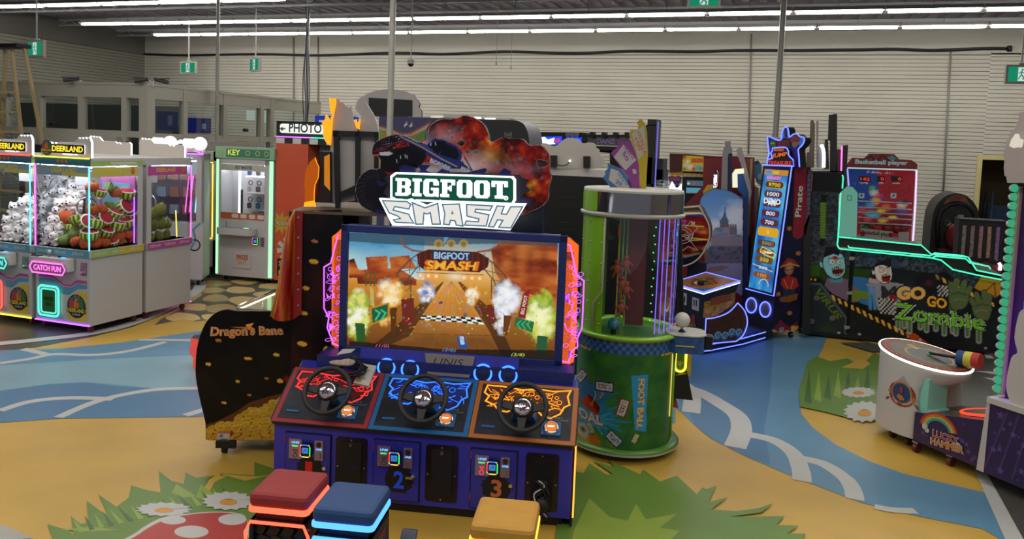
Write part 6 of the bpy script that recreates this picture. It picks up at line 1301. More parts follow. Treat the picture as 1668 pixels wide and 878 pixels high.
b = MB(); b.lathe([(0,2.0),(R+.0,2.0),(R+.005,1.99),(R+.005,1.83)],(0,0,0),RIM,48); b.lathe([(R+.008,1.98),(R+.008,1.835)],(0,0,0),MIR,40,-PI/2-.75,-PI/2+2.2); b.lathe([(R+.008,1.98),(R+.008,1.835)],(0,0,0),LG,16,-PI/2-2.6,-PI/2-.75)
b.lathe([(R+.01,1.83),(R+.025,1.82),(R+.02,1.80),(R-.05,1.80)],(0,0,0),RIM,48); b.build('top_band',t)
b = MB(); b.bx(-.02,.12,.05,.09,.93,1.80,mat('red_board','#6e1e22',.5,0,.1,4)); b.build('centre_board',t)
for x,y in ((-.06,.0),(-.03,.03),(-.09,-.03)): MB().cyl((x,y,.92),(x,y,1.8),.007,LG,n=8).build('player_rod',t)
FIG = mat('figure_orange','#a8502a',.5)
for k,(x,z) in enumerate(((-.03,1.42),(-.10,1.38),(-.05,1.26),(-.02,1.22),(-.05,1.08))):
    b = MB(); b.sph((x,-.04,z+.05),.022,FIG,10,8); b.sph((x,-.04,z),(.03,.02,.04),FIG,10,8)
    for s in (-1,1): b.tube([(x+s*.02,-.04,z+.02),(x+s*.05,-.05,z-.01)],.008,FIG,n=6); b.tube([(x+s*.012,-.04,z-.03),(x+s*.03,-.05,z-.07)],.009,FIG,n=6)
    b.build('toy_player',t)
b = MB(); b.sph((-.10,-.18,.98),.047,mat('ball_teal','#2a7f90',.4)); b.cyl((-.10,-.18,.90),(-.10,-.18,.94),.02,BLACK); b.build('teal_ball',t)
for k,(a,m) in enumerate(((.9,'streak_soft_blue'),(1.15,'streak_soft_violet'),(.62,'streak_soft_violet'),(1.4,'streak_soft_blue'),(.75,'streak_soft_violet'))):
    MB().tube([((R-.03)*math.cos(-PI/2+a),(R-.03)*math.sin(-PI/2+a),.95),((R-.03)*math.cos(-PI/2+a),(R-.03)*math.sin(-PI/2+a),1.8)],.004,glow(m,'#6a78ff' if k == 0 else '#8a60ff',1.4)).build('reflected_streak',t)  # added glowing rods stand in for light streaks reflected in the drum
for k in range(12): MB().sph((.17+.01*(k % 2),-.05,1.0+.065*k),.006,glow('green_dot','#30ff80',1.8),6,4).build('green_streak',t)  # green dots added as one more such streak
# control pod
b = MB(); b.prism(top(FB,0),rrect(.30,-.22,.58,.06,.10),.80,.93,mat('pod_blue','#2a5288',.4,0,.3,30)); b.prism(top(FB,0),rrect(.29,-.23,.59,.07,.10),.93,.94,RIM); b.bx(.36,.5,-.232,-.225,.855,.865,mat('yellow_line','#c8a82a')); b.bx(.585,.64,-.12,-.02,.82,.92,BLACK); b.build('control_pod',t,.004)
b = MB(); b.cyl((.41,-.10,.93),(.41,-.10,.98),.01,STEEL); b.sph((.41,-.10,1.03),.058,mat('joystick_ball','#c4bfb6',.35),24,16); b.lathe([(.03,.94),(.012,.96)],(.41,-.1,0),BLACK); b.build('joystick',t)
b = MB(); b.hexa([(.36,-.1,.42),(.52,-.1,.42),(.52,.1,.42),(.36,.1,.42)],[(.30,-.1,.58),(.47,-.1,.62),(.47,.1,.62),(.30,.1,.58)],BLACK); b.hexa([(.30,-.05,.35),(.42,-.05,.33),(.42,.1,.33),(.30,.1,.35)],[(.28,-.05,.45),(.38,-.05,.43),(.38,.1,.43),(.28,.1,.45)],mat('pod_red','#b02a1c')); b.bx(.34,.50,-.02,.1,.58,.80,mat('pod_yellow','#b8a030')); b.build('pod_bracket',t)
pz = front(FB,-.03); b = MB(); b.prism(pz,rrect(.37,.62,.46,.78,.045),0,.02,LGD); b.ptube(pz,rrect(.375,.62,.455,.80,.04),.009,.025,N_YEL,True); b.text(pz,'*',.395,.66,.04,.05,.022,YEL,.02); b.build('lit_ticket_slot',t)
b = MB(); b.tube([(R*.98,-.1,.12),(R*.98,-.1,.78)],.009,LG); b.tube([(R*.93,-.16,.3),(R*.93,-.16,.78)],.004,glow('soft_yellow','#ffe870',1.0)); b.build('edge_rod',t)
for a in (-2.2,-1.2,.2,1.6):
    x,y = (R-.06)*math.cos(a),(R-.06)*math.sin(a); b = MB(); b.cyl((x-.012,y,.03),(x+.012,y,.03),.03,BRUB,n=14); b.cyl((x,y,.03),(x,y,.06),.01,STEEL,n=8); b.build('caster',t)
# ticket shaped signs on top
pk = front(FB,.05); ZT_ = lambda pts: zm(900,180,2.925,pts)
def tick_sign(out,inner,word,num,wq,nq,c,lab):
    b = MB(); b.prism(pk,pk.pp(ZT_(out)),-.015,0,mat(c[0],c[1],.4)); b.flat(pk,pk.pp(ZT_(inner)),.001,mat('ticket_face','#b8b2aa',.4)); m = mat(c[0]+'_ink',c[2],.4)
    b.textq(pk,word,pk.pp(ZT_(wq)),.002,m,.03); b.textq(pk,num,pk.pp(ZT_(nq)),.002,m,.03); b.build('ticket_sign',t)['label'] = lab
tick_sign([(420,38),(440,60),(450,100),(455,200),(445,380),(415,380),(412,260),(365,108),(372,92),(390,96),(405,90),(410,70),(400,58)],[(378,110),(435,72),(448,190),(410,235)],'TICKETS','100',[(420,100),(448,200),(432,205),(404,95)][::1],[(392,140),(412,195),(428,185),(402,125)],('tk_yellow','#b8a020','#c87a20'),'yellow ticket sign for 100 tickets')
tick_sign([(312,150),(325,138),(345,152),(372,140),(395,200),(412,260),(416,385),(360,385),(360,320),(278,205),(290,188),(305,180)],[(292,222),(338,162),(400,235),(348,285)],'TICKETS','50',[(335,175),(382,235),(392,215),(350,160)],[(330,205),(352,245),(366,232),(344,190)],('tk_purple','#8a3a88','#9a4a98'),'purple ticket sign for 50 tickets')
tick_sign([(262,250),(290,262),(330,280),(375,345),(380,385),(290,385),(240,320),(252,305),(250,290),(265,275)],[(268,330),(278,275),(320,290),(372,372),(318,372)],'TICKETS','20',[(305,300),(352,358),(362,345),(318,285)],[(298,345),(326,362),(334,345),(306,325)],('tk_blue','#3d6a9a','#4a7ab0'),'blue ticket sign for 20 tickets')
b = MB(); b.text(pk,'TICKETS',*pk.px(*ZT_([(390,375)])[0]),.05,.03,.002,mat('tk_purple_ink','#9a4a98'),.02); b.prism(pk,pk.pp(ZT_([(380,278),(398,282),(400,300),(384,302)])),.0,.002,GREYP); b.build('ticket_print',t)
b = MB()
for k in range(14): b.sph((.17+.03*(k % 5),-.2+.06*(k//5),2.02+.02*(k % 3)),.018,ACR,8,6)
b.build('clear_bead',t)
# black channel letters seen edge-on behind
q = on_y(1062,300,7.2); b = MB()
for y0,y1,x0,x1 in ((194,205,1055,1069),(203,300,1052,1064),(256,310,1050,1060),(258,300,1066,1078),(276,306,1066,1080)):
    A,B_ = on_y(x0,y0,7.2),on_y(x1,y1,7.2); b.bx(A[0],B_[0],7.2,7.5,B_[2],A[2],BLACK)
A,B_ = on_y(1064,198,7.2),on_y(1068,305,7.2); b.bx(B_[0]-.012,B_[0],7.19,7.2,B_[2],A[2],glow('violet_edge','#7a70e0',.9)); b.bx(A[0]-.1,A[0]+.1,7.25,7.45,.02,B_[2],BLACK); b.build
tag(b.build('sign_letters'),'black block letters of a game header seen edge-on behind the ticket signs','sign')
# ============================================================= background machines, centre
def simple_box(name,label,cat,parts,group=None,fr=None):
    t = thing(name,label,cat,fr,group)
    for nm,b in parts: b.build(nm,t)
    return t
# black cabinet with cloud shaped header
KB = Fr(on_y(962,280,7.6)[0],7.6,6); p = front(KB,0); t = thing('black_game_cabinet','tall black vented cabinet back with a grey cloud shaped header board','arcade machine',KB)
x0,x1 = p.px(886,300)[0],p.px(1045,300)[0]; zt = p.px(960,276)[1]; zb_ = p.px(960,288)[1]
b = MB(); b.bx(x0-.35,x1,0,.45,.0,zb_,BLACK); b.bx(x0-.35,x1,0,.45,zb_,zt,GREYP)
for x in (900,912): pass
b.build('cabinet',t)
b = MB()
for xx,yy in ((922,325),(922,336),(922,366),(922,378),(922,390)):
    a,c = p.px(xx,yy)
    for k in range(3): b.flat(p,[(a-.06+.02*k,c-.018*k),(a+.06,c-.018*k),(a+.06,c-.018*k+.005),(a-.06+.02*k,c-.018*k+.005)],.002,BLKL)
    b.flat(p,[(a-.05,c+.02),(a+.09,c+.02),(a+.09,c+.025),(a-.05,c+.025)],.002,mat('vent_grey','#2c2c2e'))
b.build('vent',t)
ZC = lambda pts: zm(860,180,3.656,pts)
b = MB(); b.prism(p,p.pp(ZC(curve([(75,345),(75,210),(100,195),(120,200),(145,210),(175,205),(210,175),(250,163),(300,172),(325,195),(370,190),(400,200),(405,220),(425,235),(425,260),(445,275),(455,300),(452,325),(430,335),(430,345)],3))),-.02,0,mat('cloud_board','#a39d95',.6)); b.build('cloud_header',t)
for x,y in ((155,300),(352,305)): b = MB(); b.prism(p,p.pp(ZC([(x-20,y-33),(x+20,y-33),(x+20,y+35),(x-20,y+35)])),0,.03,BLACK); b.build('bracket',t)
b = MB(); b.tube([p.p(*v,.03) for v in p.pp(ZC(curve([(175,320),(200,328),(235,322),(252,300)],4,False)))],.005,BRUB); b.sph(p.p(*p.px(*ZC([(252,300)])[0]),.03),.012,WLED,8,6); b.build('cable',t)
MB().tube([p.p(*p.px(x,y),.02) for x,y in ((881,348),(884,372),(881,378))] ,.008,N_BLU).build('blue_light',t)
# machine with a curving green and orange side and a rounded black hood
HM_ = Fr(0,10.6,0); p = front(HM_,0); ZW = lambda pts: zm(640,140,6.95,pts); ZH = lambda pts: zm(560,130,3.2525,pts); t = thing('ride_cabinet','motion ride back with green, orange and violet waves and a grey header board','arcade machine',HM_)
b = MB(); b.prism(p,p.pp(ZH(curve([(60,150),(75,105),(110,82),(160,60),(230,50),(300,55),(370,80)],4,False)+[(378,95),(395,115),(402,130),(396,145),(410,165),(412,195),(100,200),(80,180)])),-.04,0,GREYP,BLACK); b.build('header_board',t)
b = MB(); b.prism(p,p.pp(ZH([(135,95),(363,108),(363,195),(135,190)])),0,.02,BLACK); b.build('header_recess',t)
ca = p.pp([(618,196),(740,192),(740,400),(618,400)]); cw = Cv(p,ca[0][0],ca[1][0],p.px(640,400)[1],p.px(640,190)[1],.012,'#4a4668')
q = cw
for pts,c in (([(-200,440),(0,500),(100,545),(200,540),(400,430),(700,300),(700,1200),(-200,1200)],'#b0a896'),([(-200,480),(0,530),(100,570),(220,560),(420,470),(700,380),(700,1200),(-200,1200)],'#a07a34'),([(150,640),(420,470),(380,560),(250,660),(100,760)],'#5f8a48'),([(-220,380),(-60,600),(100,820),(-220,900)],'#7a9a3a'),([(-220,560),(-120,700),(0,900),(-220,900)],'#b08a38')): cw.poly(ZW(pts),c)
cw.line(ZW([(-200,440),(0,500),(100,545),(200,540),(400,430),(700,300)]),.03,'#a05a3a')
for x,y in ((150,435),(210,445)): cw.poly(ZW([(x-25,y+10),(x-5,y-8),(x+8,y-30),(x+15,y-5),(x+22,y+5),(x,y+12),(x-8,y+30)]),'#c8c4b8')
cw.build('wave_print',print_mat('wave_print',.5),t,d=.01); b = MB(); b.bx(ca[0][0],ca[1][0],.01,1.0,.0,p.px(640,193)[1],BLACK); b.build('cabinet',t)
HD = Fr(0,9.9,0); p = front(HD,0); t = thing('ride_cabinet','ride with a rounded black hood behind the explosion header','arcade machine',HD)
b = MB(); b.prism(p,p.pp(ZW(curve([(360,700),(370,520),(420,430),(480,375),(560,358)],4,False)+[(900,372),(1400,390)]+curve([(1400,390),(1480,430),(1525,520),(1545,640),(1550,720)],4,False)+[(1550,5500),(360,5500)])),-.6,0,BLACK,mat('hood_grey','#5c5f72',.4)); b.build('hood',t)
b = MB(); b.flat(p,p.pp(ZW([(365,640),(375,520),(430,430),(490,380),(560,366),(740,366),(700,500),(500,640)])),.004,mat('hood_grey','#5c5f72',.4)); b.stroke(p,p.pp(ZW([(1000,398),(1380,418)])),.02,.004,BLKL); b.flat(p,p.pp(ZW([(1260,520),(1300,540),(1350,515),(1350,580),(1310,570),(1265,580)])),.004,mat('hood_decal','#4a4844')); b.build('hood_print',t)
b = MB(); b.prism(p,p.pp(ZW([(540,318),(748,315),(748,362),(540,362)])),-.3,-.1,GREYP); b.prism(p,p.pp(ZW([(395,335),(520,335),(520,352),(395,352)])),-.3,-.1,glow('far_lamp','#e8e4c8',.9))
b.prism(p,p.pp(ZW([(880,345),(1290,360),(1290,385),(880,372)])),-.3,-.1,GREYP); b.prism(p,p.pp(ZW([(895,348),(968,350),(968,368),(895,366)])),-.1,-.09,WLED); b.prism(p,p.pp(ZW([(1015,360),(1132,362),(1132,374),(1015,373)])),-.1,-.09,WLED); b.build('rear_lights',t)
# dance machine with lettered truss, lit blue marquee
ZN = lambda pts: zm(860,140,5.486,pts); DZF = Fr(0,12.6,0); p = front(DZF,0)
t = thing('dance_machine','dance game with black lamp truss, blue lit marquee and glittering name board','arcade machine',DZF)
b = MB(); b.prism(p,p.pp(ZN([(540,455),(905,455),(905,540),(545,525)])),-.1,0,mat('glitter_board','#6a6470',.3,.5,.6,40)); b.build('name_board',t); b = MB(); b.text(p,'DANZ',*p.px(*ZN([(620,512)])[0]),p.px(*ZN([(775,512)])[0])[0]-p.px(*ZN([(620,512)])[0])[0],.07,.01,mat('danz_letters','#b8a8e0'),.0); b.build('name_lettering',t)
b = MB(); b.prism(p,p.pp(ZN([(485,420),(525,418),(525,515),(485,510)])),-.2,.04,BLACK); b.prism(p,p.pp(ZN([(520,436),(905,436),(905,454),(520,452)])),-.2,.04,BLACK); b.prism(p,p.pp(ZN([(600,540),(920,545),(920,580),(600,575)])),-.2,.04,BLACK); b.prism(p,p.pp(ZN([(600,575),(920,575),(920,1300),(720,1300),(720,600),(600,590)])),-.3,-.1,BLACK); b.build('truss',t)
for x in (582,687,790,892): b = MB(); c = p.px(*ZN([(x,437)])[0]); b.bx(c[0]-.035,c[0]+.035,-.1,.05,c[1]-.04,c[1]+.04,BLACK); b.build('spot_lamp',t)
b = MB(); b.prism(p,p.pp(ZN([(0,410),(480,415),(485,520),(480,2600),(0,2600)])),-.2,-.02,BLACK); b.build('lamp_housing',t)
MQ = glow('marquee_blue','#2a4aff',1.2); b = MB(); b.prism(p,p.pp(ZN([(20,455),(300,450),(305,520),(30,530)])),-.02,0,MQ); b.prism(p,p.pp(ZN([(340,460),(480,460),(480,500),(340,500)])),-.02,0,MQ)
for pts in ([(60,470),(150,455),(180,480),(240,462),(230,500),(150,520),(40,515)],[(90,500),(200,480),(250,520),(100,528)]): b.flat(p,p.pp(ZN(pts)),.01,glow('marquee_white','#e8f0ff',1.6))
b.flat(p,p.pp(ZN([(235,480),(285,465),(290,500),(240,510)])),.01,glow('marquee_pink','#c05080',1.0)); b.build('lit_marquee',t)
for x in (362,402,440): b = MB(); c = p.px(*ZN([(x,438)])[0]); b.cyl(p.p(c[0],c[1],-.02),p.p(c[0],c[1],.05),.04,mat('lamp_face','#8a8088',.3,.6),n=12); b.build('marquee_lamp',t)
q0 = on_y(513,188,12.4); q1 = on_y(574,224,12.4)
b = MB(); b.bx(q0[0],q1[0],12.4,12.6,q1[2],q0[2],glow('far_screen','#2a3aa0',.9)); b.bx(q0[0]+.1,q0[0]+.25,12.38,12.4,q1[2]+.1,q0[2]-.08,glow('far_screen_fig','#a0a8e0',.9)); b.bx(q0[0]+.4,q0[0]+.5,12.38,12.4,q1[2]+.1,q0[2]-.08,glow('far_screen_fig','#a0a8e0',.9)); b.bx(q0[0]+.2,q1[0]-.2,12.6,12.8,.02,q0[2],BLACK)
tag(b.build('game_screen'),'small blue lit screen far behind the photo sign','screen')
# ============================================================= RIGHT GROUP
# drum game with red cabinet
RC = mat('cabinet_red','#7e1c22',.45); RD = mat('cabinet_dark_red','#4e1014',.5); TKF = Fr(0,12.2,0); p = front(TKF,0); ZK = lambda pts: zm(1080,230,5.163,pts)
t = thing('drum_game','red drum game cabinet with a yellow cartoon marquee and two small screens','arcade machine',TKF)
b = MB(); b.prism(p,p.pp(ZK([(55,102),(160,105),(160,250),(55,250)])),-.6,0,RD); b.prism(p,p.pp(ZK([(160,105),(345,118),(345,260),(160,255)])),-.6,-.02,RD); b.prism(p,p.pp(ZK([(55,102),(500,130),(500,140),(55,112)])),-.6,.02,RC); b.prism(p,p.pp(ZK([(160,260),(345,265),(345,480),(160,560)])),-.6,-.05,BLACK); b.prism(p,p.pp(ZK([(55,370),(160,380),(160,1500),(55,1500)])),-.6,-.05,BLACK); b.prism(p,p.pp(ZK([(40,250),(345,255),(345,262),(40,258)])),-.3,.03,RC); b.build('cabinet',t)
a0,b0 = p.px(*ZK([(160,255)])[0]); a1,b1 = p.px(*ZK([(345,118)])[0]); ck = Cv(p,a0,a1,b0,b1,.012,'#c8a82a')
for x,y,r_,c in ((195,200,5,'#c8c0b0'),(230,215,5,'#d8d0c0'),(180,235,4,'#5a8a3a'),(260,235,4,'#b03a2a'),(295,225,6,'#4a9ab0'),(320,230,4,'#3a80a0'),(210,170,3,'#e8e0c0'),(175,130,5,'#7a4a20')): ck.soft(*ZK([(x,y)])[0],r_,r_,c,1,p=.4)
for x in (245,265,285,305,325): ck.line(ZK([(x,150),(x+10,175)]),.03,'#b83a28'); ck.line(ZK([(x+10,150),(x-2,175)]),.02,'#b83a28')
ck.build('marquee',print_mat('marquee_print',.4,.55),t,d=.01)
b = MB(); b.prism(p,p.pp(ZK([(162,268),(345,275),(345,305),(162,300)])),-.04,.0,mat('cream_strip','#b8a860')); 
for x in (190,225,262,300): b.flat(p,p.pp(ZK(ell(x,288,10,9,10))),.004,mat('strip_icon','#c8c0b0'))
b.prism(p,p.pp(ZK([(200,330),(345,335),(345,380),(200,375)])),-.04,0,glow('mini_screen','#5a7a8a',.6)); b.prism(p,p.pp(ZK([(195,390),(345,395),(345,445),(195,440)])),-.04,0,glow('mini_screen_blue','#5aa0b8',.8)); b.flat(p,p.pp(ZK([(195,432),(345,436),(345,446),(195,442)])),.003,mat('prize_red','#b04a28'))
for x,c in ((215,'#d8c8c0'),(262,'#d84a40')): b.flat(p,p.pp(ZK(ell(x,355,12,11,10))),.004,glow('face_%d' % x,c,.7))
b.build('screens',t)
b = MB(); b.prism(p,p.pp(ZK([(55,258),(160,262),(158,290),(60,288)])),-.04,0,mat('shield_yellow','#c8a020')); b.prism(p,p.pp(ZK([(42,300),(75,290),(100,298),(130,290),(158,305),(145,350),(100,385),(55,350)])),-.04,0,mat('shield_blue','#2a4a8a')); b.prism(p,p.pp(ZK([(60,305),(140,305),(145,335),(60,335)])),.0,.02,mat('shield_red','#b03a50')); b.build('shield_print',t)
p2 = front(TKF,-.45); b = MB(); b.prism(p2,p2.pp(ZK([(342,135),(770,138),(772,1500),(0,1500),(160,565),(335,380)])),-.03,0,RC); b.prism(p2,p2.pp(ZK([(340,130),(580,125),(770,137),(342,140)])),-.5,.0,RC)
o = b.build('side_panel',t)
# vertical grey scenery boards and small lit signs behind the castle panel
p = front(WF,11.3); GB_ = mat('board_grey','#8f8a90',.6)
b = MB(); b.prism(p,p.pp(ZK([(520,0),(570,0),(568,40),(582,60),(580,100),(545,110),(540,415),(488,410),(500,100),(508,60),(520,50)])),-.02,0,GB_); tag(b.build('scenery_board'),'tall grey castle tower cut-out board seen from behind, above the castle panel','board')
b = MB(); b.prism(p,p.pp(ZK([(548,100),(560,90),(582,100),(582,440),(612,445),(612,470),(545,430)])),-.03,-.025,mat('board_navy','#141a44')); tag(b.build('board_post'),'dark blue post holding the tall tower cut-out board','post')
b = MB(); b.prism(p,p.pp(ZK([(612,75),(650,45),(665,70),(700,200),(745,420),(730,520),(715,520),(720,440),(690,330),(655,200)])),-.04,-.02,mat('board_pale','#a39da0',.6)); tag(b.build('scenery_board'),'grey leaning cut-out board with a stepped edge right of the tower board','board')
b = MB(); b.prism(p,p.pp(ZK([(600,258),(690,250),(720,440),(720,520),(620,400),(598,390)])),-.06,-.04,mat('lit_blue_back','#27519a',.4)); b.ptube(p,p.pp(ZK([(680,250),(612,256),(603,275),(605,390)])),.035,-.02,glow('cream_tube','#f4f0cc',1.1)); tag(b.build('lit_board'),'blue panel with a thick cream light tube behind the castle panel','panel')
b = MB(); b.prism(p,p.pp(ZK([(436,250),(455,245),(455,262),(463,265),(455,380),(440,405),(415,400),(420,275),(432,272)])),-.02,0,BLKL,WLED); b.textq(p,'DEER',p.pp(ZK([(424,395),(428,280),(456,270),(448,385)])),.004,WLED,.03); tag(b.build('lit_sign'),'narrow upright white lit sign above the castle panel','sign')
b = MB(); b.prism(p,p.pp(ZK([(336,420),(370,370),(415,365),(412,1700),(345,1700),(340,455)])),-.1,0,mat('wedge_yellow','#c89a1c')); tag(b.build('yellow_wedge'),'yellow angled box left of the narrow lit sign','box')
for xs,c,l in (((700,735),'#8a3a34','tall thin red board edge behind the castle panel'),((735,752),'#a89a60','tall thin cream board edge behind the castle panel'),((752,768),'#6a2a3a','tall thin maroon board edge behind the castle panel')):
    b = MB(); b.prism(p,p.pp(ZK([(xs[0],150),(xs[1],145),(xs[1]-30,800),(xs[0]-30,800)])),-.12,-.08,mat('edge'+c[1:],c,.5)); b.prism(p,p.pp(ZK([(xs[0]-30,800),(xs[1]-30,800),(xs[1]-40,1500),(xs[0]-40,1500)])),-.12,-.08,BLACK); tag(b.build('board_edge'),l,'board')
b = MB(); b.prism(p,p.pp(ZK([(762,170),(800,165),(826,205),(826,380),(790,360),(765,300)])),-.3,-.2,mat('bear_blue','#4a7898',.5)); b.prism(p,p.pp(ZK(ell(815,300,25,28,14))),-.19,-.18,mat('bear_pale','#8aa0a8',.5)); b.prism(p,p.pp(ZK([(770,175),(790,160),(810,175),(790,195)])),-.19,-.18,mat('bear_brown','#5a3a2a')); b.prism(p,p.pp(ZK([(765,380),(800,400),(800,1500),(765,1500)])),-.3,-.2,mat('grey_post','#6a6a72')); tag(b.build('cutout_figure'),'pale blue cut-out figure board left of the pirate game header','board')
# castle print panel
CFr = Fr(0,11.0,0); p = front(CFr,0); t = thing('castle_ride_cabinet','ride cabinet side printed with a castle by the water under a blue sky','arcade machine',CFr)
ol = ZK(curve([(722,450),(620,442),(540,415),(490,403),(420,402),(360,430),(318,480),(309,530),(320,590),(350,640),(380,680),(396,730),(395,790),(370,870),(355,960),(352,1100)],4,False)+[(352,1500),(668,1500),(672,500)])
ol = ZK(curve([(490,403),(420,402),(360,430),(318,480),(309,530),(320,590),(350,640),(380,680),(396,730),(395,790),(370,870),(355,960)],4,False)+[(352,1100),(100,1250),(60,1600),(668,1600),(674,490)]+curve([(674,490),(620,450),(560,420),(500,405)],3,False))
olp = p.pp(ol); b = MB(); b.prism(p,olp,-.02,0,BLACK,mat('mdf_edge','#a8885a')); b.prism(p,p.pp(ZK([(674,490),(714,455),(700,1600),(668,1600)])),-.25,-.02,mat('panel_navy','#1c2c6e',.4)); b.bx(p.px(*ZK([(480,500)])[0])[0],p.px(*ZK([(674,500)])[0])[0],.02,.2,.05,p.px(*ZK([(500,430)])[0])[1]-.05,mat('panel_blue_back','#27407a')); b.build('cabinet',t)
xs = [v[0] for v in olp]; ys = [v[1] for v in olp]; cc = Cv(p,min(xs),max(xs),max(.02,min(ys)),max(ys),.008,'#5a82b8'); cc.mask = cc.cells(olp)
V_ = (cc.B-p.px(*ZK([(500,1150)])[0])[1])/(p.px(*ZK([(500,400)])[0])[1]-p.px(*ZK([(500,1150)])[0])[1])
cc.c = ramp(V_,[(0,'#8a86b4'),(.25,'#9894c0'),(.42,'#aab8dc'),(.6,'#9cb8e4'),(.8,'#6a9cdc'),(1,'#5a8cc8')])
n1 = fbm(cc.A*3,cc.B*5,4)
for x,y,rx,ry in ((650,600,22,18),(620,650,20,14),(640,700,26,16),(440,700,14,8),(420,740,14,10)): cc.soft(*ZK([(x,y)])[0],rx*1.5,ry*1.5,'#d8def0',.95,noise=.4,p=.8)
cc.line(ZK([(330,590),(430,560),(560,500)]),.12,'#7a9ccc',.3)
ST_ = '#6a6078'; ST2 = '#958a98'; RF = '#5a86c0'
cc.poly(ZK([(415,790),(415,760),(440,725),(475,735),(475,700),(555,700),(560,720),(620,720),(625,790),(665,795),(668,900),(400,900),(400,800)]),ST2)
cc.poly(ZK([(480,672),(552,672),(552,725),(480,725)]),'#6a6470'); cc.poly(ZK([(470,676),(500,640),(516,590),(522,520),(526,590),(536,640),(556,676)]),'#4a6e94')
cc.poly(ZK([(410,792),(545,770),(545,790),(400,800)]),RF); cc.poly(ZK([(455,725),(480,722),(510,750),(490,765),(440,745)]),'#5a86a4'); cc.poly(ZK([(590,795),(630,785),(662,790),(662,802),(590,806)]),RF)
for x in range(415,660,14): cc.line(ZK([(x,800),(x,890)]),.012,ST_,.6)
for x in (570,590,610): cc.line(ZK([(x,705),(x,780)]),.03,ST_)
cc.poly(ZK([(395,880),(668,880),(668,1010),(352,1010),(360,930)]),'#6a6480')
for k in range(26): cc.soft(*ZK([(400+260*RNG.rand(),880+110*RNG.rand())])[0],5,4,('#2c4a48','#3a5650','#35406a')[k % 3],.9,noise=.4,seed=k)
cc.poly(ZK([(352,1000),(668,990),(668,1025),(352,1030)]),'#6a6484'); cc.poly(ZK([(380,1060),(500,1045),(560,1060),(480,1090),(360,1110)]),'#8a7078'); cc.poly(ZK([(100,1250),(300,1180),(480,1200),(668,1300),(668,1600),(60,1600)]),'#6a2430')
cc.build('castle_print',print_mat('castle_print',.3),t,d=.004)
# clear oval canopy with the red racing ride
ZO = lambda pts: zm(980,280,4.39,pts); OF = Fr(0,9.9,0); p = front(OF,0); t = thing('red_ride','red and orange ride behind a clear oval canopy with fine drawn lines','arcade machine',OF)
oval = curve([(255,510),(300,430),(380,360),(470,290),(560,260),(660,250),(700,250),(730,300),(765,370),(775,440),(760,510),(710,600),(640,655),(540,680),(420,685),(330,650),(260,590)],4); op = p.pp(ZO(oval))
xs = [v[0] for v in op]; ys = [v[1] for v in op]; co = Cv(p,min(xs),max(xs),min(ys),max(ys),.008,'#5e1618'); co.mask = co.cells(op); n1 = fbm(co.A*3,co.B*12,6)
co.c = ramp(n1,[(.3,'#380c12'),(.5,'#6e161a'),(.65,'#8e2a1c'),(.8,'#b0622a')])
co.poly(ZO([(420,330),(480,290),(560,262),(700,252),(740,305),(560,310),(470,330)]),'#6a5a44'); co.line(ZO([(480,315),(560,300),(700,298),(745,310)]),.035,'#e8e0b0'); co.line(ZO([(480,325),(560,312),(700,308),(750,322)]),.03,'#2a3a90')
co.poly(ZO([(480,600),(600,600),(720,570),(760,510),(700,620),(600,680),(420,690)]),'#14162c'); co.line(ZO([(480,598),(600,606),(700,580),(755,520)]),.03,'#7a7058')
for q in ([(560,380),(730,392)],[(610,470),(765,485)],[(640,490),(760,483)]): co.line(ZO(q),.015,'#d8c040')
co.line(ZO([(500,360),(600,350)]),.02,'#b050a0'); co.line(ZO([(480,430),(560,400),(600,360)]),.02,'#9040c0'); co.line(ZO([(500,560),(760,570)]),.05,'#2a1416')
for x,y,c in ((620,440,'#c87a30'),(680,420,'#c8502a'),(660,560,'#b06020'),(730,430,'#d89040')): co.soft(*ZO([(x,y)])[0],9,5,c,.8,noise=.5)
for x in (648,662): co.line(ZO([(x,360),(x-4,378)]),.012,'#f0f0f0')
co.build('ride_print',print_mat('ride_print',.25),t,d=0); b = MB(); b.prism(p,op,-.35,-.02,mat('ride_dark','#2a0c10')); b.bx(p.px(1120,400)[0],p.px(1150,400)[0],.1,.3,0,p.px(1130,430)[1],BLACK); b.bx(p.px(1048,400)[0],p.px(1070,400)[0],.1,.3,0,p.px(1060,400)[1],BLACK); b.build('ride_body',t)
b = MB(); b.tube([p.p(*v,.03) for v in op],.010,mat('oval_rim','#b0a888',.3),True)
WL = mat('drawn_line','#b0a8a8',.4)
for c in (ell(580,450,70,60,20),ell(580,450,45,40,16),[(500,520),(560,580),(620,530),(690,560),(620,470),(690,400),(640,350),(600,400)],[(520,400),(640,500),(660,440),(540,470)],[(480,580),(560,560),(570,520)],[(560,440),(570,450),(600,445),(610,455)]): b.stroke(p,p.pp(ZO(c)),.007,.04,WL)
b.build('drawn_lines',t); b = MB(); b.tube([p.p(*v,.045) for v in p.pp(ZO([(250,520),(270,470),(310,410),(370,360),(440,300),(480,285)]))],.009,glow('warm_tube','#ffe890',1.6)); b.build('canopy_light',t)
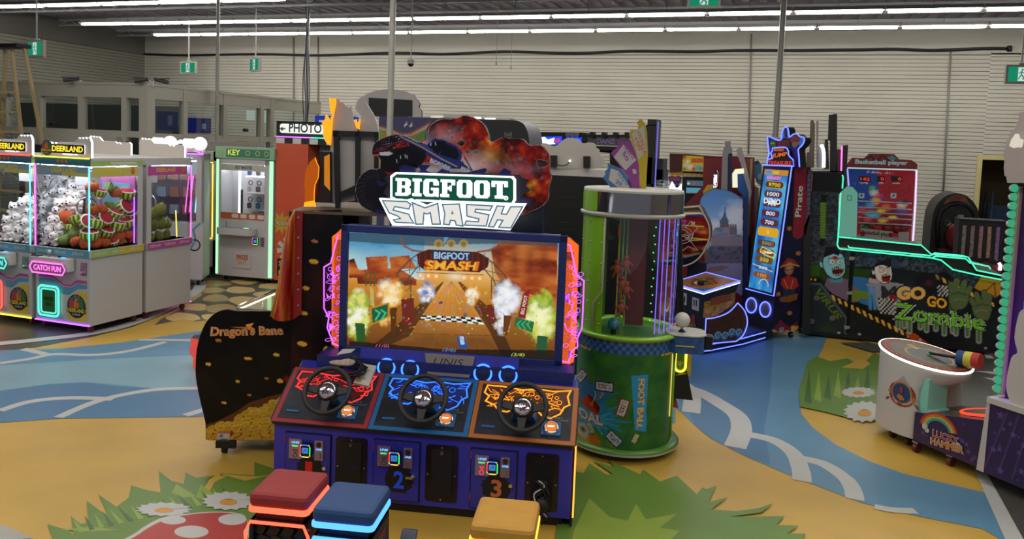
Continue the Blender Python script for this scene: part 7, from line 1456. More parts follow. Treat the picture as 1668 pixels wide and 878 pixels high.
# low red game with yellow heart art seen through the drum
LR = Fr(0,8.2,0); p = front(LR,0); t = thing('low_red_game','low red game with a lit edge seen beside the clear drum','arcade machine',LR); ZL = lambda pts: zm(1000,420,3.379,pts)
b = MB(); b.prism(p,p.pp(ZL([(262,395),(290,370),(380,365),(372,560),(100,560),(100,400)])),-.5,0,mat('low_red','#8e1a1c',.35)); b.prism(p,p.pp(ZL([(0,560),(372,560),(360,640),(0,640)])),-.5,0,BLACK); b.build('cabinet',t)
b = MB(); b.ptube(p,p.pp(ZL([(0,390),(120,398),(210,395),(262,388),(298,372)])),.01,.01,N_BLU); b.ptube(p,p.pp(ZL([(262,395),(300,362),(380,360),(374,420)])),.006,.012,N_RED); b.build('edge_light',t)
b = MB(); b.prism(p,p.pp(ZL([(292,300),(340,298),(345,340),(330,362),(292,350)])),-.1,0,BLACK); b.prism(p,p.pp(ZL([(300,330),(342,328),(338,340),(300,342)])),.001,.01,mat('shield_yellow','#c8a020')); b.build('control_block',t)
ah = p.pp(ZL([(110,30),(345,30),(345,385),(110,385)])); cl = Cv(p,ah[0][0],ah[1][0],ah[2][1],ah[0][1],.008,'#7a3020'); n1 = fbm(cl.A*5,cl.B*5,3); cl.c = ramp(n1,[(.3,'#3a1420'),(.5,'#8a2c1c'),(.65,'#b8702a'),(.8,'#c8a048')])
cl.poly(ZL([(150,130),(175,92),(205,115),(235,90),(262,120),(250,190),(195,255),(160,200)]),'#5e1220'); cl.line(ZL([(150,130),(175,92),(205,115),(235,90),(262,120),(250,190),(195,255),(160,200),(150,130)]),.02,'#201018'); cl.text('WIN',ZL([(150,160),(182,170),(180,130),(150,122)]),'#b8a8c0',.03)
for x,y,c in ((318,180,'#c03030'),(318,250,'#b86030'),(330,130,'#a03028'),(300,150,'#c89040'),(325,215,'#d8c8b8'),(140,290,'#c88030'),(220,280,'#c8a040')): cl.soft(*ZL([(x,y)])[0],6,6,c,.9,p=.5)
cl.build('cartoon_print',print_mat('low_print',.35),t,d=-.08); b = MB(); b.prism(p,ah,-.3,-.1,BLACK); b.build('back_box',t)
b = MB(); b.text(p,'FUN',*p.px(*ZL([(305,425)])[0]),.12,.08,.004,WHITE,.04,.2); b.build('cabinet_lettering',t)
# white lit small sign next to the drum
p = front(WF,7.4); b = MB(); b.prism(p,p.pp(ZO([(480,120),(500,70),(525,115),(545,115),(567,88),(568,250),(545,272),(485,265)])),-.06,0,WLED); b.flat(p,p.pp(ZO([(485,180),(530,170),(545,200),(530,225),(485,240)])),.002,mat('sign_print','#a89890')); b.flat(p,p.pp(ZO([(510,185),(522,170),(535,188),(525,205)])),.004,mat('deer_orange','#c06a20')); b.prism(p,p.pp(ZO([(520,265),(560,270),(565,2200),(530,2200)])),-.1,-.06,BLACK)
tag(b.build('lit_sign'),'small white lit sign with ears beside the top of the clear drum','sign')
# ============================================================= PIRATE TREASURE GAME
q = on_z(1255,544,.08); PF_ = Fr(q[0],q[1],-47); t = thing('pirate_treasure_game','tall pirate treasure game with blue neon edges, leaning screen and control desk','arcade machine',PF_)
DKB = mat('pirate_navy','#12142c',.4); ns = .0085
TW = .51; zt = 2.16; vt = .2; vb = .48
b = MB(); b.hexa([(-TW,0,.1),(0,0,.1),(0,vb,.08),(-TW,vb,.08)],[(-TW,vt,zt),(0,vt,zt),(0,vb,zt),(-TW,vb,zt)],DKB); b.build('tower',t)
FT = Pl(PF_,(0,0,.1),(1,0,0),(0,vt,zt-.1)); sc = FT.pp([(1244.6,269.4),(1293.4,271.5),(1259,481.5),(1211.5,469)]); xL = -TW+.0; yb,yt = sc[2][1],(sc[0][1]+sc[1][1])/2
b = MB(); b.prism(FT,[(xL,yb),(0,yb),(0,yt),(xL,yt)],0,.02,BLACK); b.build('screen_frame',t)
b = MB(); b.ptube(FT,[(xL,yb),(-.004,yb),(-.004,yt),(xL,yt)],ns,.026,N_BLU); b.build('screen_light',t)
cp = Cv(FT,xL+.04,-.05,yb+.03,yt-.05,.005,'#2a70c0'); ZJ = lambda pts: zm(1190,180,2.929,pts)
cp.c = ramp(fbm(cp.A*8,cp.B*3,3),[(.3,'#1c5ab0'),(.6,'#3a96d8'),(.8,'#60c0e0')]); L0,L1,B0,B1 = cp.r; Wd = L1-L0; Hh = B1-B0
def cq(x0,y0,x1,y1): return [(L0+Wd*x0,B0+Hh*y0),(L0+Wd*x1,B0+Hh*y0),(L0+Wd*x1,B0+Hh*y1),(L0+Wd*x0,B0+Hh*y1)]
def cr_(q,c,al=1.): cp.poly(q,c,al,px=False)
cr_(cq(0,.955,1,1),'#c88a28'); cr_(cq(.05,.962,.3,.99),'#5a8ac8'); cr_(cq(.36,.962,.62,.99),'#e0b040')
cp.text('MONKEY',cq(.15,.915,.75,.945),'#f080c0',.05,px=False)
def pill(y,h,c,txt=None,tc='#e8e8f0',x0=.12,x1=.88):
    cp.poly([(L0+Wd*(x0+(x1-x0)*a),B0+Hh*(y+h*c_)) for a,c_ in ((0,.5),(.04,.1),(.1,0),(.9,0),(.96,.1),(1,.5),(.96,.9),(.9,1),(.1,1),(.04,.9))],c,px=False)
    if txt: cp.text(txt,cq((x0+x1)/2-.045*len(txt)*1.4,y+h*.2,(x0+x1)/2+.045*len(txt)*1.4,y+h*.8),tc,.02,px=False)
pill(.845,.06,'#c89a20'); pill(.85,.05,'#5a3010','9700','#f0d040'); pill(.77,.055,'#5a2a38','1000'); pill(.69,.06,'#5a2a38','900'); pill(.61,.055,'#5a2a38','800'); pill(.535,.055,'#5a2a38','700')
cp.text('DEMO',cq(.15,.715,.85,.76),'#f0f4f8',.04,px=False)
pill(.445,.075,'#e0a820',None,x0=.05,x1=.95); cp.soft(L0+Wd*.5,B0+Hh*.482,.035,.035,'#f8f0a0',1,px=False); cp.soft(L0+Wd*.5,B0+Hh*.482,.015,.015,'#d05020',1,px=False)
pill(.365,.05,'#4a4030','500','#a89870'); cp.soft(L0+Wd*.75,B0+Hh*.39,.03,.05,'#c04028',1,px=False,p=.7); pill(.29,.055,'#6a3a20','400','#d0a050'); pill(.225,.055,'#6a4a20','300','#d0c050'); pill(.165,.04,'#3a5a8a','200'); pill(.10,.045,'#8a4a28','100','#e0a060')
for c,w_ in (('#a8a020',.02),('#f0e860',.01)): cp.line([(L0+Wd*a,B0+Hh*c_) for a,c_ in ((.3,.33),(.35,.355),(.7,.335),(.95,.31),(.9,.28),(.5,.295),(.3,.31),(.3,.33))],w_,c,px=False)
cp.text('JUMP',cq(.42,.305,.82,.325),'#f4f8ff',.04,px=False)
cp.line([(L0+Wd*(.62+.2*math.cos(a)),B0+Hh*(.045+.05*math.sin(a))) for a in np.linspace(0,PI,12)],.012,'#f0d850',px=False); cp.line([(L0+Wd*.05,B0+Hh*.2),(L0+Wd*.9,B0+Hh*.17)],.012,'#e0e8f0',.8,px=False)
cp.build('screen',print_mat('pirate_screen',.2,.95),t,d=.023)
for x in (-.385,-.13):
    c = (x,.26); b = MB(); b.lathe([(.085,0),(.085,.012),(0,.016)],FT.p(*c,0),mat('speaker_grey','#6a6a80',.4),axis=FT.n)
    for k in range(-4,5): L = math.sqrt(max(0,.07**2-(k*.015)**2)); b.stroke(FT,[(c[0]-L,c[1]+k*.015),(c[0]+L,c[1]+k*.015)],.005,.018,BLACK)
    s_ = b.build('speaker',t); b = MB(); b.ptube(FT,ell(*c,.095,n=28),.009,.015,N_BLU,True); b.build('ring_light',s_)
RS = rside(PF_,.0); ZP = lambda pts: zm(1190,180,2.929,pts); ZQ = lambda pts: zm(1070,360,3.993,pts)
cs_ = Cv(RS,0,vb,.09,zt,.006,'#15152e'); cs_.mask = cs_.cells([(0,.1),(vb,.08),(vb,zt),(vt,zt)])
cs_.c = ramp(fbm(cs_.A*4,cs_.B*4,5),[(.3,'#10122a'),(.7,'#1e1c3c')])
cs_.poly(ZP([(305,270),(362,272),(358,470),(345,600),(318,615),(295,600),(300,450)]),'#7a1c30'); cs_.poly(ZP([(330,350),(360,350),(345,600),(318,615),(295,600),(300,560)]),'#941c34',.5)
q = ZP([(312,512),(318,360),(348,360),(338,512)]); qd = [ZP([(335,508)])[0],ZP([(345,362)])[0],ZP([(316,356)])[0],ZP([(306,508)])[0]]; cs_.text('Pirate',qd,'#1a0c14',.06); cs_.text('Pirate',qd,'#c8c0bc',.02)
cs_.poly(ZQ([(745,765),(760,700),(800,640),(860,690),(915,650),(915,750)]),'#6a1c30'); 
for k in range(34):
    x = 750+165*RNG.rand(); y = 700+60*RNG.rand()-(x-750)*.15+10; cs_.soft(*ZQ([(x,y)])[0],4,2.6,('#c8942c','#a87420','#3a7ab0')[0 if k % 6 else 2],1,p=.5)
# pirate figure: hat, face, coat, boots on a barrel lid
cs_.poly(ZQ([(800,300),(825,270),(850,238),(890,250),(922,290),(860,275)]),'#8a3024'); cs_.line(ZQ([(800,300),(860,278),(922,292)]),.02,'#c08a30'); cs_.soft(*ZQ([(860,310)])[0],8,9,'#c08468',1,p=.5); cs_.line(ZQ([(835,312),(850,322),(885,312)]),.012,'#2a1410'); cs_.poly(ZQ([(810,375),(850,355),(905,370),(922,420),(890,445),(825,440),(805,410)]),'#a0242c'); cs_.line(ZQ([(825,380),(850,440)]),.014,'#c08a30'); cs_.line(ZQ([(885,380),(870,440)]),.014,'#c08a30'); cs_.poly(ZQ([(815,440),(900,445),(890,490),(825,490)]),'#20304a'); cs_.poly(ZQ([(795,500),(915,470),(910,510),(860,528),(800,525)]),'#7a4a1c'); cs_.soft(*ZQ([(815,500)])[0],4,4,'#2a5a8a',1)
for x,y in ((918,210),(860,48),(788,475),(862,598)): cs_.soft(*ZQ([(x,y)])[0],4.5,3,'#b8742a',1,p=.4)
cs_.poly(ZQ([(745,765),(915,745),(915,738),(745,758)]),'#b0482a')
cs_.build('side_print',print_mat('pirate_print',.35),t,d=.004)
# lit header
hz = FT.p(0,yt,0); HP_ = Pl(PF_,(0,vt-.0,0),(1,0,0),(0,0,1)); ZY = lambda pts: zm(1200,190,5.85,pts)
o1 = HP_.pp(ZY(curve([(300,455),(302,400),(315,360),(310,300),(305,260),(300,200),(312,188),(350,205),(400,225),(430,215),(440,150),(455,112),(475,98),(495,115),(505,170),(512,195),(545,170),(580,165),(610,190),(645,200),(650,235),(625,280),(595,310),(600,380),(605,480)],3,False)))
b = MB(); b.prism(HP_,o1,-.10,0,mat('header_navy','#1c2244',.4),BLACK)
for pts,m in (([(320,250),(330,225),(370,230),(378,270),(350,305),(322,295)],('hd_green','#4a6a2a')),([(385,250),(420,225),(500,220),(510,270),(480,285),(400,290)],('hd_red','#7a2820')),([(435,240),(490,240),(500,275),(440,280)],('hd_skin','#a07868')),([(458,210),(465,120),(475,215)],('hd_red','#7a2820')),([(505,225),(540,180),(600,190),(618,215),(560,240),(520,245)],('hd_hat','#8e3a22')),([(530,245),(600,235),(590,270),(560,300),(530,280)],('hd_face','#8a6a6a')),([(530,300),(590,310),(595,400),(585,470),(540,420)],('hd_coat','#3a2a6a')),([(325,310),(345,300),(350,400),(320,410)],('hd_coat','#3a2a6a')),([(340,210),(380,225),(430,222),(445,160),(455,120),(460,200),(400,235)],('hd_sky','#4a88c0')),([(480,110),(500,160),(505,205),(482,215)],('hd_sky','#4a88c0')),([(610,200),(645,205),(640,240),(600,290),(595,240)],('hd_sky','#4a88c0'))): b.flat(HP_,HP_.pp(ZY(pts)),.004,mat(m[0],m[1],.4))
for x in (335,355): b.flat(HP_,HP_.pp(ZY(ell(x,255,8,9,10))),.006,mat('hd_eye','#c0c060'))
b.build('header_board',t); b = MB(); b.ptube(HP_,o1[:],.008,.012,N_BLU); b.build('header_light',t)
HQ = Pl(PF_,(0,vt-.06,0),(1,0,0),(0,0,1)); o2 = HQ.pp(ZY([(295,462),(298,415),(318,405),(340,400),(342,370),(330,350),(345,330),(350,300),(380,295),(460,292),(485,300),(500,330),(500,360),(515,385),(545,410),(550,472)]))
b = MB(); b.prism(HQ,o2,-.03,0,mat('header_brown','#2c1a2a',.4),BLACK); b.textq(HQ,'JUMP',HQ.pp(ZY([(332,410),(488,385),(488,335),(345,350)])),.004,mat('jump_dark','#3a1408'),.07); b.textq(HQ,'JUMP',HQ.pp(ZY([(334,408),(486,383),(486,337),(347,352)])),.006,glow('jump_orange','#e8702a',.9),.03); b.textq(HQ,'TREASURE',HQ.pp(ZY([(303,462),(525,466),(525,425),(303,420)])),.006,glow('jump_red','#e04a3a',.9),.03); b.textq(HQ,'MONKEY',HQ.pp(ZY([(360,330),(458,330),(455,305),(362,303)])),.006,glow('jump_orange','#e8702a',.9),.03); b.build('header_name',t); b = MB(); b.ptube(HQ,o2,.008,.012,N_BLU,True); b.build('name_light',t)
# desk
u0,u1,v0,v1 = -.26,.29,-1.28,-.84
b = MB(); b.hexa([(u0,v0,.12),(u1,v0,.12),(u1,v1,.12),(u0,v1,.12)],[(u0,v0,.60),(u1,v0,.60),(u1,v1,.70),(u0,v1,.70)],DKB); b.hexa([(u0,v0,.60),(u1,v0,.60),(u1,v1,.68),(u0,v1,.68)],[(u0-.03,v0-.03,.72),(u1+.03,v0-.03,.72),(u1+.03,v1+.03,.83),(u0-.03,v1+.03,.83)],DKB); b.build('control_desk',t)
TP = Pl(PF_,(0,v0-.03,.72),(1,0,0),(0,v1-v0+.06,.11)); TL_ = math.hypot(v1-v0+.06,.11); wood = mat('desk_wood_print','#8a5a2a',.4,0,.4,12); b = MB(); b.flat(TP,[(u0-.02,.01),(u1+.02,.01),(u1+.02,TL_-.01),(u0-.02,TL_-.01)],.002,wood)
b.stroke(TP,ell(.0,.24,.13,n=20),.02,.004,mat('wheel_print','#4a2410'),True)
for k in range(4): a = PI*k/4; b.stroke(TP,[(.0-.18*math.cos(a),.24-.18*math.sin(a)),(.18*math.cos(a),.24+.18*math.sin(a))],.015,.004,mat('wheel_print','#4a2410'))
b.flat(TP,[(.1,.01),(u1+.02,.01),(u1+.02,.16)],.005,mat('print_sea','#27608a')); b.build('desk_print',t)
b = MB(); b.prism(TP,ell(.06,.16,.05,.035,14),0,.035,BLACK); b.prism(TP,ell(-.0,.17,.06,.05,14),0,.012,WHITE); b.sph(TP.p(-.03,.28,.012),.02,mat('btn_green','#2a8a3a'),10,6); b.sph(TP.p(.16,.3,.01),.018,mat('btn_red','#a02a20'),10,6); b.build('controls',t)
b = MB(); z0,z1 = .72,.83; b.tube([(u0-.03,v0-.035,z0),(u1+.03,v0-.035,z0),(u1+.035,v1+.03,z1),(u0-.03,v1+.03,z1)],ns,N_BLU,True); b.tube([(u0-.03,v0-.035,.70),(u1+.03,v0-.035,.70),(u1+.035,v1+.03,.81)],.005,N_WHT); b.build('desk_light',t)
pd = front(PF_,v0); b = MB(); b.prism(pd,[(u0+.1,.5),(u0+.24,.5),(u0+.24,.64),(u0+.1,.64)],0,.01,mat('plate_pale','#9aa0b0',.4)); b.prism(pd,[(u1-.2,.48),(u1-.08,.48),(u1-.08,.62),(u1-.2,.62)],0,.01,mat('plate_pale','#9aa0b0',.4))
for x in (u0+.13,u0+.17,u0+.21,u1-.16,u1-.12): b.flat(pd,[(x-.01,.53),(x+.01,.53),(x+.01,.6),(x-.01,.6)],.012,BLACK)
for k in range(26): x,z = u0+.12+.32*RNG.rand(),.2+.13*RNG.rand(); b.flat(pd,ell(x,z,.02,.014,8),.003+.0003*k,(mat('coin_a','#a8782a'),mat('coin_b','#7a5218'),mat('gem_blue','#2a6a9a'))[k % 3])
b.flat(pd,[(u0+.12,.32),(u0+.3,.32),(u0+.28,.4),(u0+.13,.41)],.004,mat('chest_brown','#6a3418')); b.flat(pd,[(u0+.34,.3),(u0+.42,.3),(u0+.41,.42),(u0+.35,.42)],.004,mat('hd_coat2','#7a2424')); b.build('desk_front_print',t)
rd = rside(PF_,u1); b = MB(); b.flat(rd,[(v0,.40),(v0+.2,.44),(v1,.56),(v1,.70),(v0,.60)],.003,mat('print_gold','#8a6428',.4,0,.7,25)); b.flat(rd,[(v0+.08,.55),(v1-.05,.60),(v1-.06,.68),(v0+.1,.66)],.005,mat('chest_red','#6e3420')); cur = curve([(v0+.02,.40),(v0+.2,.43),(v1-.05,.54),(v1,.62)],4,False); b.build('desk_side_print',t)
# boat shaped step beside the desk
rb_ = rside(PF_,u1+.02); hull = [(v0+.0,.13),(v0,.42)]+curve([(v0,.42),(v0+.15,.43),(v0+.32,.48),(v0+.44,.58)],4,False)+curve([(v0+.44,.58),(v0+.55,.48),(v0+.60,.34),(v0+.55,.2),(v0+.45,.13)],4,False)
b = MB(); b.prism(rb_,hull,-.03,.03,mat('hull_brown','#3a1a14',.4,0,.3,14))
wv = mat('wave_pale','#7a9ab8'); wv2 = mat('wave_blue','#2f5a8a')
for k in range(5): b.flat(rb_,ell(v0+.08+.1*k,.18+.02*(k % 2)+.012*k,.055,n=14),.032,wv2); b.stroke(rb_,[(v0+.08+.1*k+r_*math.cos(a),.18+.02*(k % 2)+.012*k+r_*math.sin(a)) for a,r_ in [(j*.6,.05-.0035*j) for j in range(13)]],.014,.034,wv)
b.build('boat_side',t); b = MB(); b.ptube(rb_,hull,ns*.8,.035,N_BLU,True); b.build('boat_light',t)
plf = [(u0-.02,v0-.05),(u1+.05,v0-.05),(u1+.04,v0+.1),(.2,-.6),(.02,-.1),(.02,.02),(-TW,.02),(-TW,-.4)]
b = MB(); b.prism(top(PF_,0),plf,.04,.12,mat('platform_dark','#101226',.3)); b.flat(top(PF_,0),[(-.45,-.6),(.1,-.7),(0,-.1),(-.45,-.1)],.122,mat('platform_print','#25346e',.25,0,.3,8)); b.build('platform',t)
b = MB()
for z in (.115,.045): b.tube([(x,y,z) for x,y in plf[7:]+plf[:5]],ns*.8,N_BLU)
b.build('platform_light',t)
casters(t,[(u1-.05,v0+.05),(-.2,-.2),(u0+.1,v0+.3),(-.05,vb-.1)],BRUB,.05)
# ============================================================= ZOMBIE RACING GAME
ZMF = Fr(0,10.58,0); p = front(ZMF,0); ZZ = lambda pts: zm(1290,380,3.992,pts); ZU2 = lambda pts: zm(1290,180,3.659,pts); t = thing('zombie_racing_game','long dark zombie racing game with mint neon edges and cartoon zombies on its side','arcade machine',ZMF)
side = [(40,640),(60,-40),(95,-380)]; 
olz = ZU2([(60,1330),(115,470),(125,365),(298,370),(300,485),(275,500),(270,820),(330,832)])+ZZ([(380,105),(905,160),(970,172),(1045,232),(1360,302),(1365,780),(1300,770),(45,650)])
olz = ZZ([(45,650),(60,200),(68,0)])+ZU2([(118,470),(125,365),(298,370),(300,485),(278,500),(270,820)])+ZZ([(380,105),(905,160),(970,172),(1045,232),(1360,302),(1368,785)])
op = p.pp(olz); xs = [v[0] for v in op]; ys = [v[1] for v in op]; b = MB(); b.prism(p,op,-.05,0,BLACK); b.bx(min(xs)+.1,max(xs)-.05,.05,1.1,.1,.75,BLACK); x_,z_ = p.px(*ZU2([(190,370)])[0]); b.bx(min(xs)+.12,p.px(*ZU2([(270,600)])[0])[0],.05,1.1,.7,z_-.05,BLACK); b.build('cabinet_side',t)
cz = Cv(p,min(xs),max(xs),max(.04,min(ys)),max(ys),.0085,'#14181a'); cz.mask = cz.cells(op); n1 = fbm(cz.A*3,cz.B*3,2); cz.c = ramp(n1,[(.3,'#0f1214'),(.6,'#1a2022'),(.8,'#242a2c')]); gr = fbm(cz.A*40,cz.B*40,3,2)
granite = ramp(gr,[(.3,'#20242c'),(.55,'#343a44'),(.8,'#4a525c')])
cz.poly(ZZ([(60,0),(300,0),(295,95),(400,110),(975,175),(1045,240),(930,262),(700,230),(60,195)]),granite); cz.poly(ZU2([(118,480),(278,490),(272,880),(70,880),(110,600)]),granite,.7); cz.poly(ZZ([(970,175),(1045,235),(1230,290),(1185,355),(1060,300),(1000,250)]),granite)
cz.poly(ZU2([(125,365),(298,370),(298,490),(118,475)]),'#0e0e10')
cz.poly(ZZ([(470,120),(520,125),(560,200),(480,190)]),'#28405a',.6); cz.poly(ZZ([(600,140),(650,145),(720,232),(660,228)]),'#28405a',.6)
cz.poly(ZZ([(60,200),(200,200),(520,240),(480,330),(380,320),(240,340),(170,300),(60,300)]),'#23400f'); cz.poly(ZZ([(60,210),(180,205),(180,290),(60,290)]),'#3a6a16',.5)
hz_ = lambda x0,y0,x1,y1,n,w=24: [cz.poly(ZZ([(x0+(x1-x0)*k/n,y0+(y1-y0)*k/n),(x0+(x1-x0)*(k+.5)/n,y0+(y1-y0)*(k+.5)/n),(x0+(x1-x0)*(k+.5)/n+w*.5,y0+(y1-y0)*(k+.5)/n+w*1.6),(x0+(x1-x0)*k/n+w*.5,y0+(y1-y0)*k/n+w*1.6)]),'#dca63a' if k % 1 == 0 else '#000000') for k in range(n)]
cz.line(ZZ([(60,298),(165,305),(210,345),(330,430),(560,540),(900,700)]),.10,'#0a0a0a')
hz_(60,290,170,298,4,8); hz_(255,398,780,660,13,22); hz_(930,265,1330,460,9,20)
cz.poly(ZZ([(740,650),(800,650),(890,720),(780,700)]),'#a84018')
for k in range(40): x = 380+k*24; cz.line(ZZ([(x,620+x*.08),(x+24,650+x*.08),(x,680+x*.08)]),.008,'#3a1c20',.7)
cz.poly(ZZ([(45,330),(180,335),(360,560),(350,650),(45,640)]),'#1f282c'); cz.line(ZZ([(60,325),(185,330),(355,555),(348,650)]),.03,'#4a5860'); cz.text('VIRUS',ZZ([(135,370),(290,560),(330,545),(185,350)]),'#566a1c',.03); cz.soft(*ZZ([(230,620)])[0],22,12,'#2c4a1a',.6,noise=.5)
for x,y in ((160,420),(262,552),(128,572)): cz.soft(*ZZ([(x,y)])[0],4.5,4.5,'#8a8680',1,p=.4); cz.soft(*ZZ([(x,y)])[0],2.6,2.6,'#1a1a1a',1,p=.4)
# zombie with crest of dark hair
def face(cx0,cy0,s,skin,dark,px_=1):
    F_ = lambda pts: ZZ([(cx0+x*s,cy0+y*s) for x,y in pts])
    cz.poly(F_(curve([(-80,-40),(-60,-75),(0,-90),(60,-80),(80,-30),(85,20),(75,70),(40,100),(-10,100),(-50,70),(-75,20)],3)),'#141c1e'); cz.poly(F_(curve([(-74,-38),(-55,-70),(0,-84),(55,-74),(74,-28),(78,20),(70,66),(36,92),(-8,92),(-46,66),(-70,20)],3)),skin)
    cz.poly(F_([(-80,-10),(-100,-25),(-98,10),(-78,20)]),skin); cz.soft(*F_([(-20,-20)])[0],8*s,9*s,dark,.5); cz.soft(*F_([(50,10)])[0],8*s,8*s,dark,.4)
    for x,r_ in ((-12,22),(42,18)): cz.poly(F_(ell(x,-22,r_+4,r_+2,14)),dark); cz.poly(F_(ell(x,-22,r_,r_-2,14)),'#c8c4b4'); cz.poly(F_(ell(x+4,-20,5,5,8)),'#101010')
    cz.line(F_([(-38,-50),(5,-42)]),.015,dark); cz.line(F_([(25,-42),(62,-50)]),.015,dark)
    cz.poly(F_([(-15,25),(20,12),(60,18),(72,35),(55,72),(20,80),(-8,65)]),'#4a0c10')
    for k in range(5): cz.poly(F_([(-8+k*15,24-2*k),(4+k*15,22-2*k),(0+k*15,36)]),'#c8c4a8'); cz.poly(F_([(0+k*12,74-k),(10+k*12,72-k),(6+k*12,60)]),'#c8c4a8')
cz.poly(ZZ([(230,290),(330,290),(420,330),(500,400),(470,440),(380,450),(260,390),(210,340)]),'#6e5a6a'); cz.poly(ZZ([(360,300),(400,280),(480,290),(540,330),(520,480),(440,450),(450,380)]),'#2f6a9e'); cz.poly(ZZ([(480,330),(600,310),(720,330),(760,360),(660,520),(560,500),(540,430)]),'#8a8a90')
for x in (500,530): cz.line(ZZ([(x,350),(x+10,490)]),.04,'#4a88b8')
cz.text('M',ZZ([(580,440),(670,445),(680,345),(580,340)]),'#2a2a30',.04); cz.poly(ZZ([(630,400),(690,400),(680,440),(640,450)]),'#8a1a20')
cz.poly(ZZ([(245,260),(330,270),(330,320),(250,320)]),'#4a8a98'); face(272,205,.92,'#84c0ca','#34707e'); cz.poly(ZZ([(200,165),(218,105),(225,90),(300,88),(312,105),(305,145),(270,135),(225,150)]),'#101014'); cz.poly(ZZ([(262,150),(292,148),(300,160),(280,175),(262,165)]),'#a81c20')
cz.poly(ZZ([(500,290),(560,300),(600,330),(500,320)]),'#b09a94'); face(592,255,.72,'#d4c4c0','#7e5a60'); cz.poly(ZZ([(522,240),(540,200),(560,190),(620,165),(648,168),(640,225),(590,205),(550,215)]),'#14121a'); cz.poly(ZZ([(580,290),(640,300),(630,318),(590,315)]),'#8a1418')
cz.poly(ZZ(curve([(390,380),(430,370),(480,380),(505,410),(490,428),(450,420),(430,440),(395,430)],3)),'#6a7c20')
cz.soft(*ZZ([(885,325)])[0],25,22,'#0c0a0e',1,p=.35); cz.soft(*ZZ([(890,322)])[0],17,15,'#1c1a20',1,p=.4); cz.soft(*ZZ([(890,325)])[0],9,8,'#701818',.9)
for (x0,y0,a,n_,m_,s) in ((560,420,0,8,8,13),(940,335,.1,6,6,12)):
    for i in range(n_):
        for j in range(m_): x,y = x0+i*s+j*2,y0+j*s+i*1; cz.poly(ZZ([(x,y),(x+s,y),(x+s,y+s),(x,y+s)]),'#b8b4ac' if (i+j) % 2 else '#101010')
cz.poly(ZZ([(1230,280),(1365,305),(1365,390),(1320,420),(1185,355)]),'#b08020'); cz.line(ZZ([(1250,385),(1315,325),(1325,415),(1250,385)]),.02,'#7a3a14')
def claw_hand(cx0,cy0,s,fl_=1):
    F_ = lambda pts: ZZ([(cx0+x*s*fl_,cy0+y*s) for x,y in pts])
    for g_,c in ((1.06,'#20281a'),(1,'#56663e')):
        H_ = lambda pts: F_([(x*g_,y*g_) for x,y in pts])
        cz.poly(H_(curve([(-60,40),(-50,-10),(0,-20),(60,0),(70,50),(40,110),(-30,120),(-50,90)],3)),c)
        for pts in ([(-55,10),(-65,-40),(-50,-60),(-30,-50),(-35,-10)],[(-25,-10),(-30,-65),(-10,-85),(10,-70),(0,-15)],[(10,-10),(25,-60),(48,-75),(60,-55),(45,-5)],[(45,5),(70,-35),(92,-30),(90,-5),(65,25)]): cz.poly(H_(curve(pts,3)),c)
    cz.line(F_([(-40,20),(0,10),(50,25)]),.02,'#3a4a2a'); cz.line(F_([(-30,60),(10,50),(50,65)]),.015,'#6e7e50')
cz.poly(ZZ([(1020,400),(1100,400),(1110,480),(1020,500)]),'#4a5a34'); claw_hand(1080,375,1.0); claw_hand(1240,450,.95,-1); cz.soft(*ZZ([(1240,510)])[0],5,5,'#a8281c',.9)
cz.text('GO',ZZ([(680,435),(870,435),(870,345),(680,340)]),'#1a1208',.09,grow=.05); cz.text('GO',ZZ([(684,432),(866,430),(866,350),(684,345)]),'#b8b0a0',.06,grow=.02); cz.text('GO',ZZ([(688,430),(862,428),(862,352),(688,348)]),'#f0ac28',.03)
cz.text('GO',ZZ([(872,480),(1010,495),(1010,425),(880,395)]),'#1a1208',.09,grow=.05); cz.text('GO',ZZ([(876,476),(1006,490),(1006,428),(882,400)]),'#f0ac28',.03)
zq = ZZ([(660,560),(1260,640),(1250,530),(665,445)]); cz.text('Zombie',zq,'#d0d0c8',.06,grow=.012)
for x,y,h_ in ((690,570,45),(730,578,30),(765,585,55),(835,590,25),(875,598,35),(935,600,25),(990,615,40),(1045,620,20),(1065,625,30),(1140,635,30),(1215,650,52)): cz.line(ZZ([(x,y-25),(x,y+h_)]),.055,'#d0d0c8'); cz.line(ZZ([(x,y-25),(x,y+h_-3)]),.042,'#183010'); cz.line(ZZ([(x,y-25),(x,y+h_-8)]),.026,'#3a7a1c')
cz.text('Zombie',zq,'#12240c',.04,grow=.004); cz.text('Zombie',ZZ([(664,555),(1256,634),(1246,534),(669,450)]),'#72bc2e',.012); 
cz.poly(ZZ([(380,110),(408,112),(370,650),(350,648)]),'#060606')
for x,y in ((390,163),(373,388),(357,612)): cz.poly(ZZ([(x-18,y-10),(x+18,y-10),(x+18,y+10),(x-18,y+10)]),'#8a867c')
for x,y in ((68,622),(305,645),(440,655),(835,695),(1260,745)): cz.poly(ZZ([(x-10,y-8),(x+10,y-6),(x+8,y+8),(x-10,y+6)]),'#9a9690')
cz.poly(ZU2([(172,500),(212,500),(208,545),(172,545)]),'#0a0a0a'); cz.poly(ZU2([(172,545),(205,545),(192,770),(165,770)]),'#3a5a14'); cz.poly(ZU2([(165,765),(195,765),(190,805),(165,805)]),'#0a0a0a')
for k in range(14): cz.line(ZU2([(172,555+k*15),(198,560+k*15)]),.02,'#7a9a2a',.8)
cz.build('zombie_print',print_mat('zombie_print',.35),t,d=.004)
MN = glow('mint_neon','#50ffc0',1.5); MINT = glow('mint_panel','#7cc4ac',.55); pa = front(ZMF,-.06)
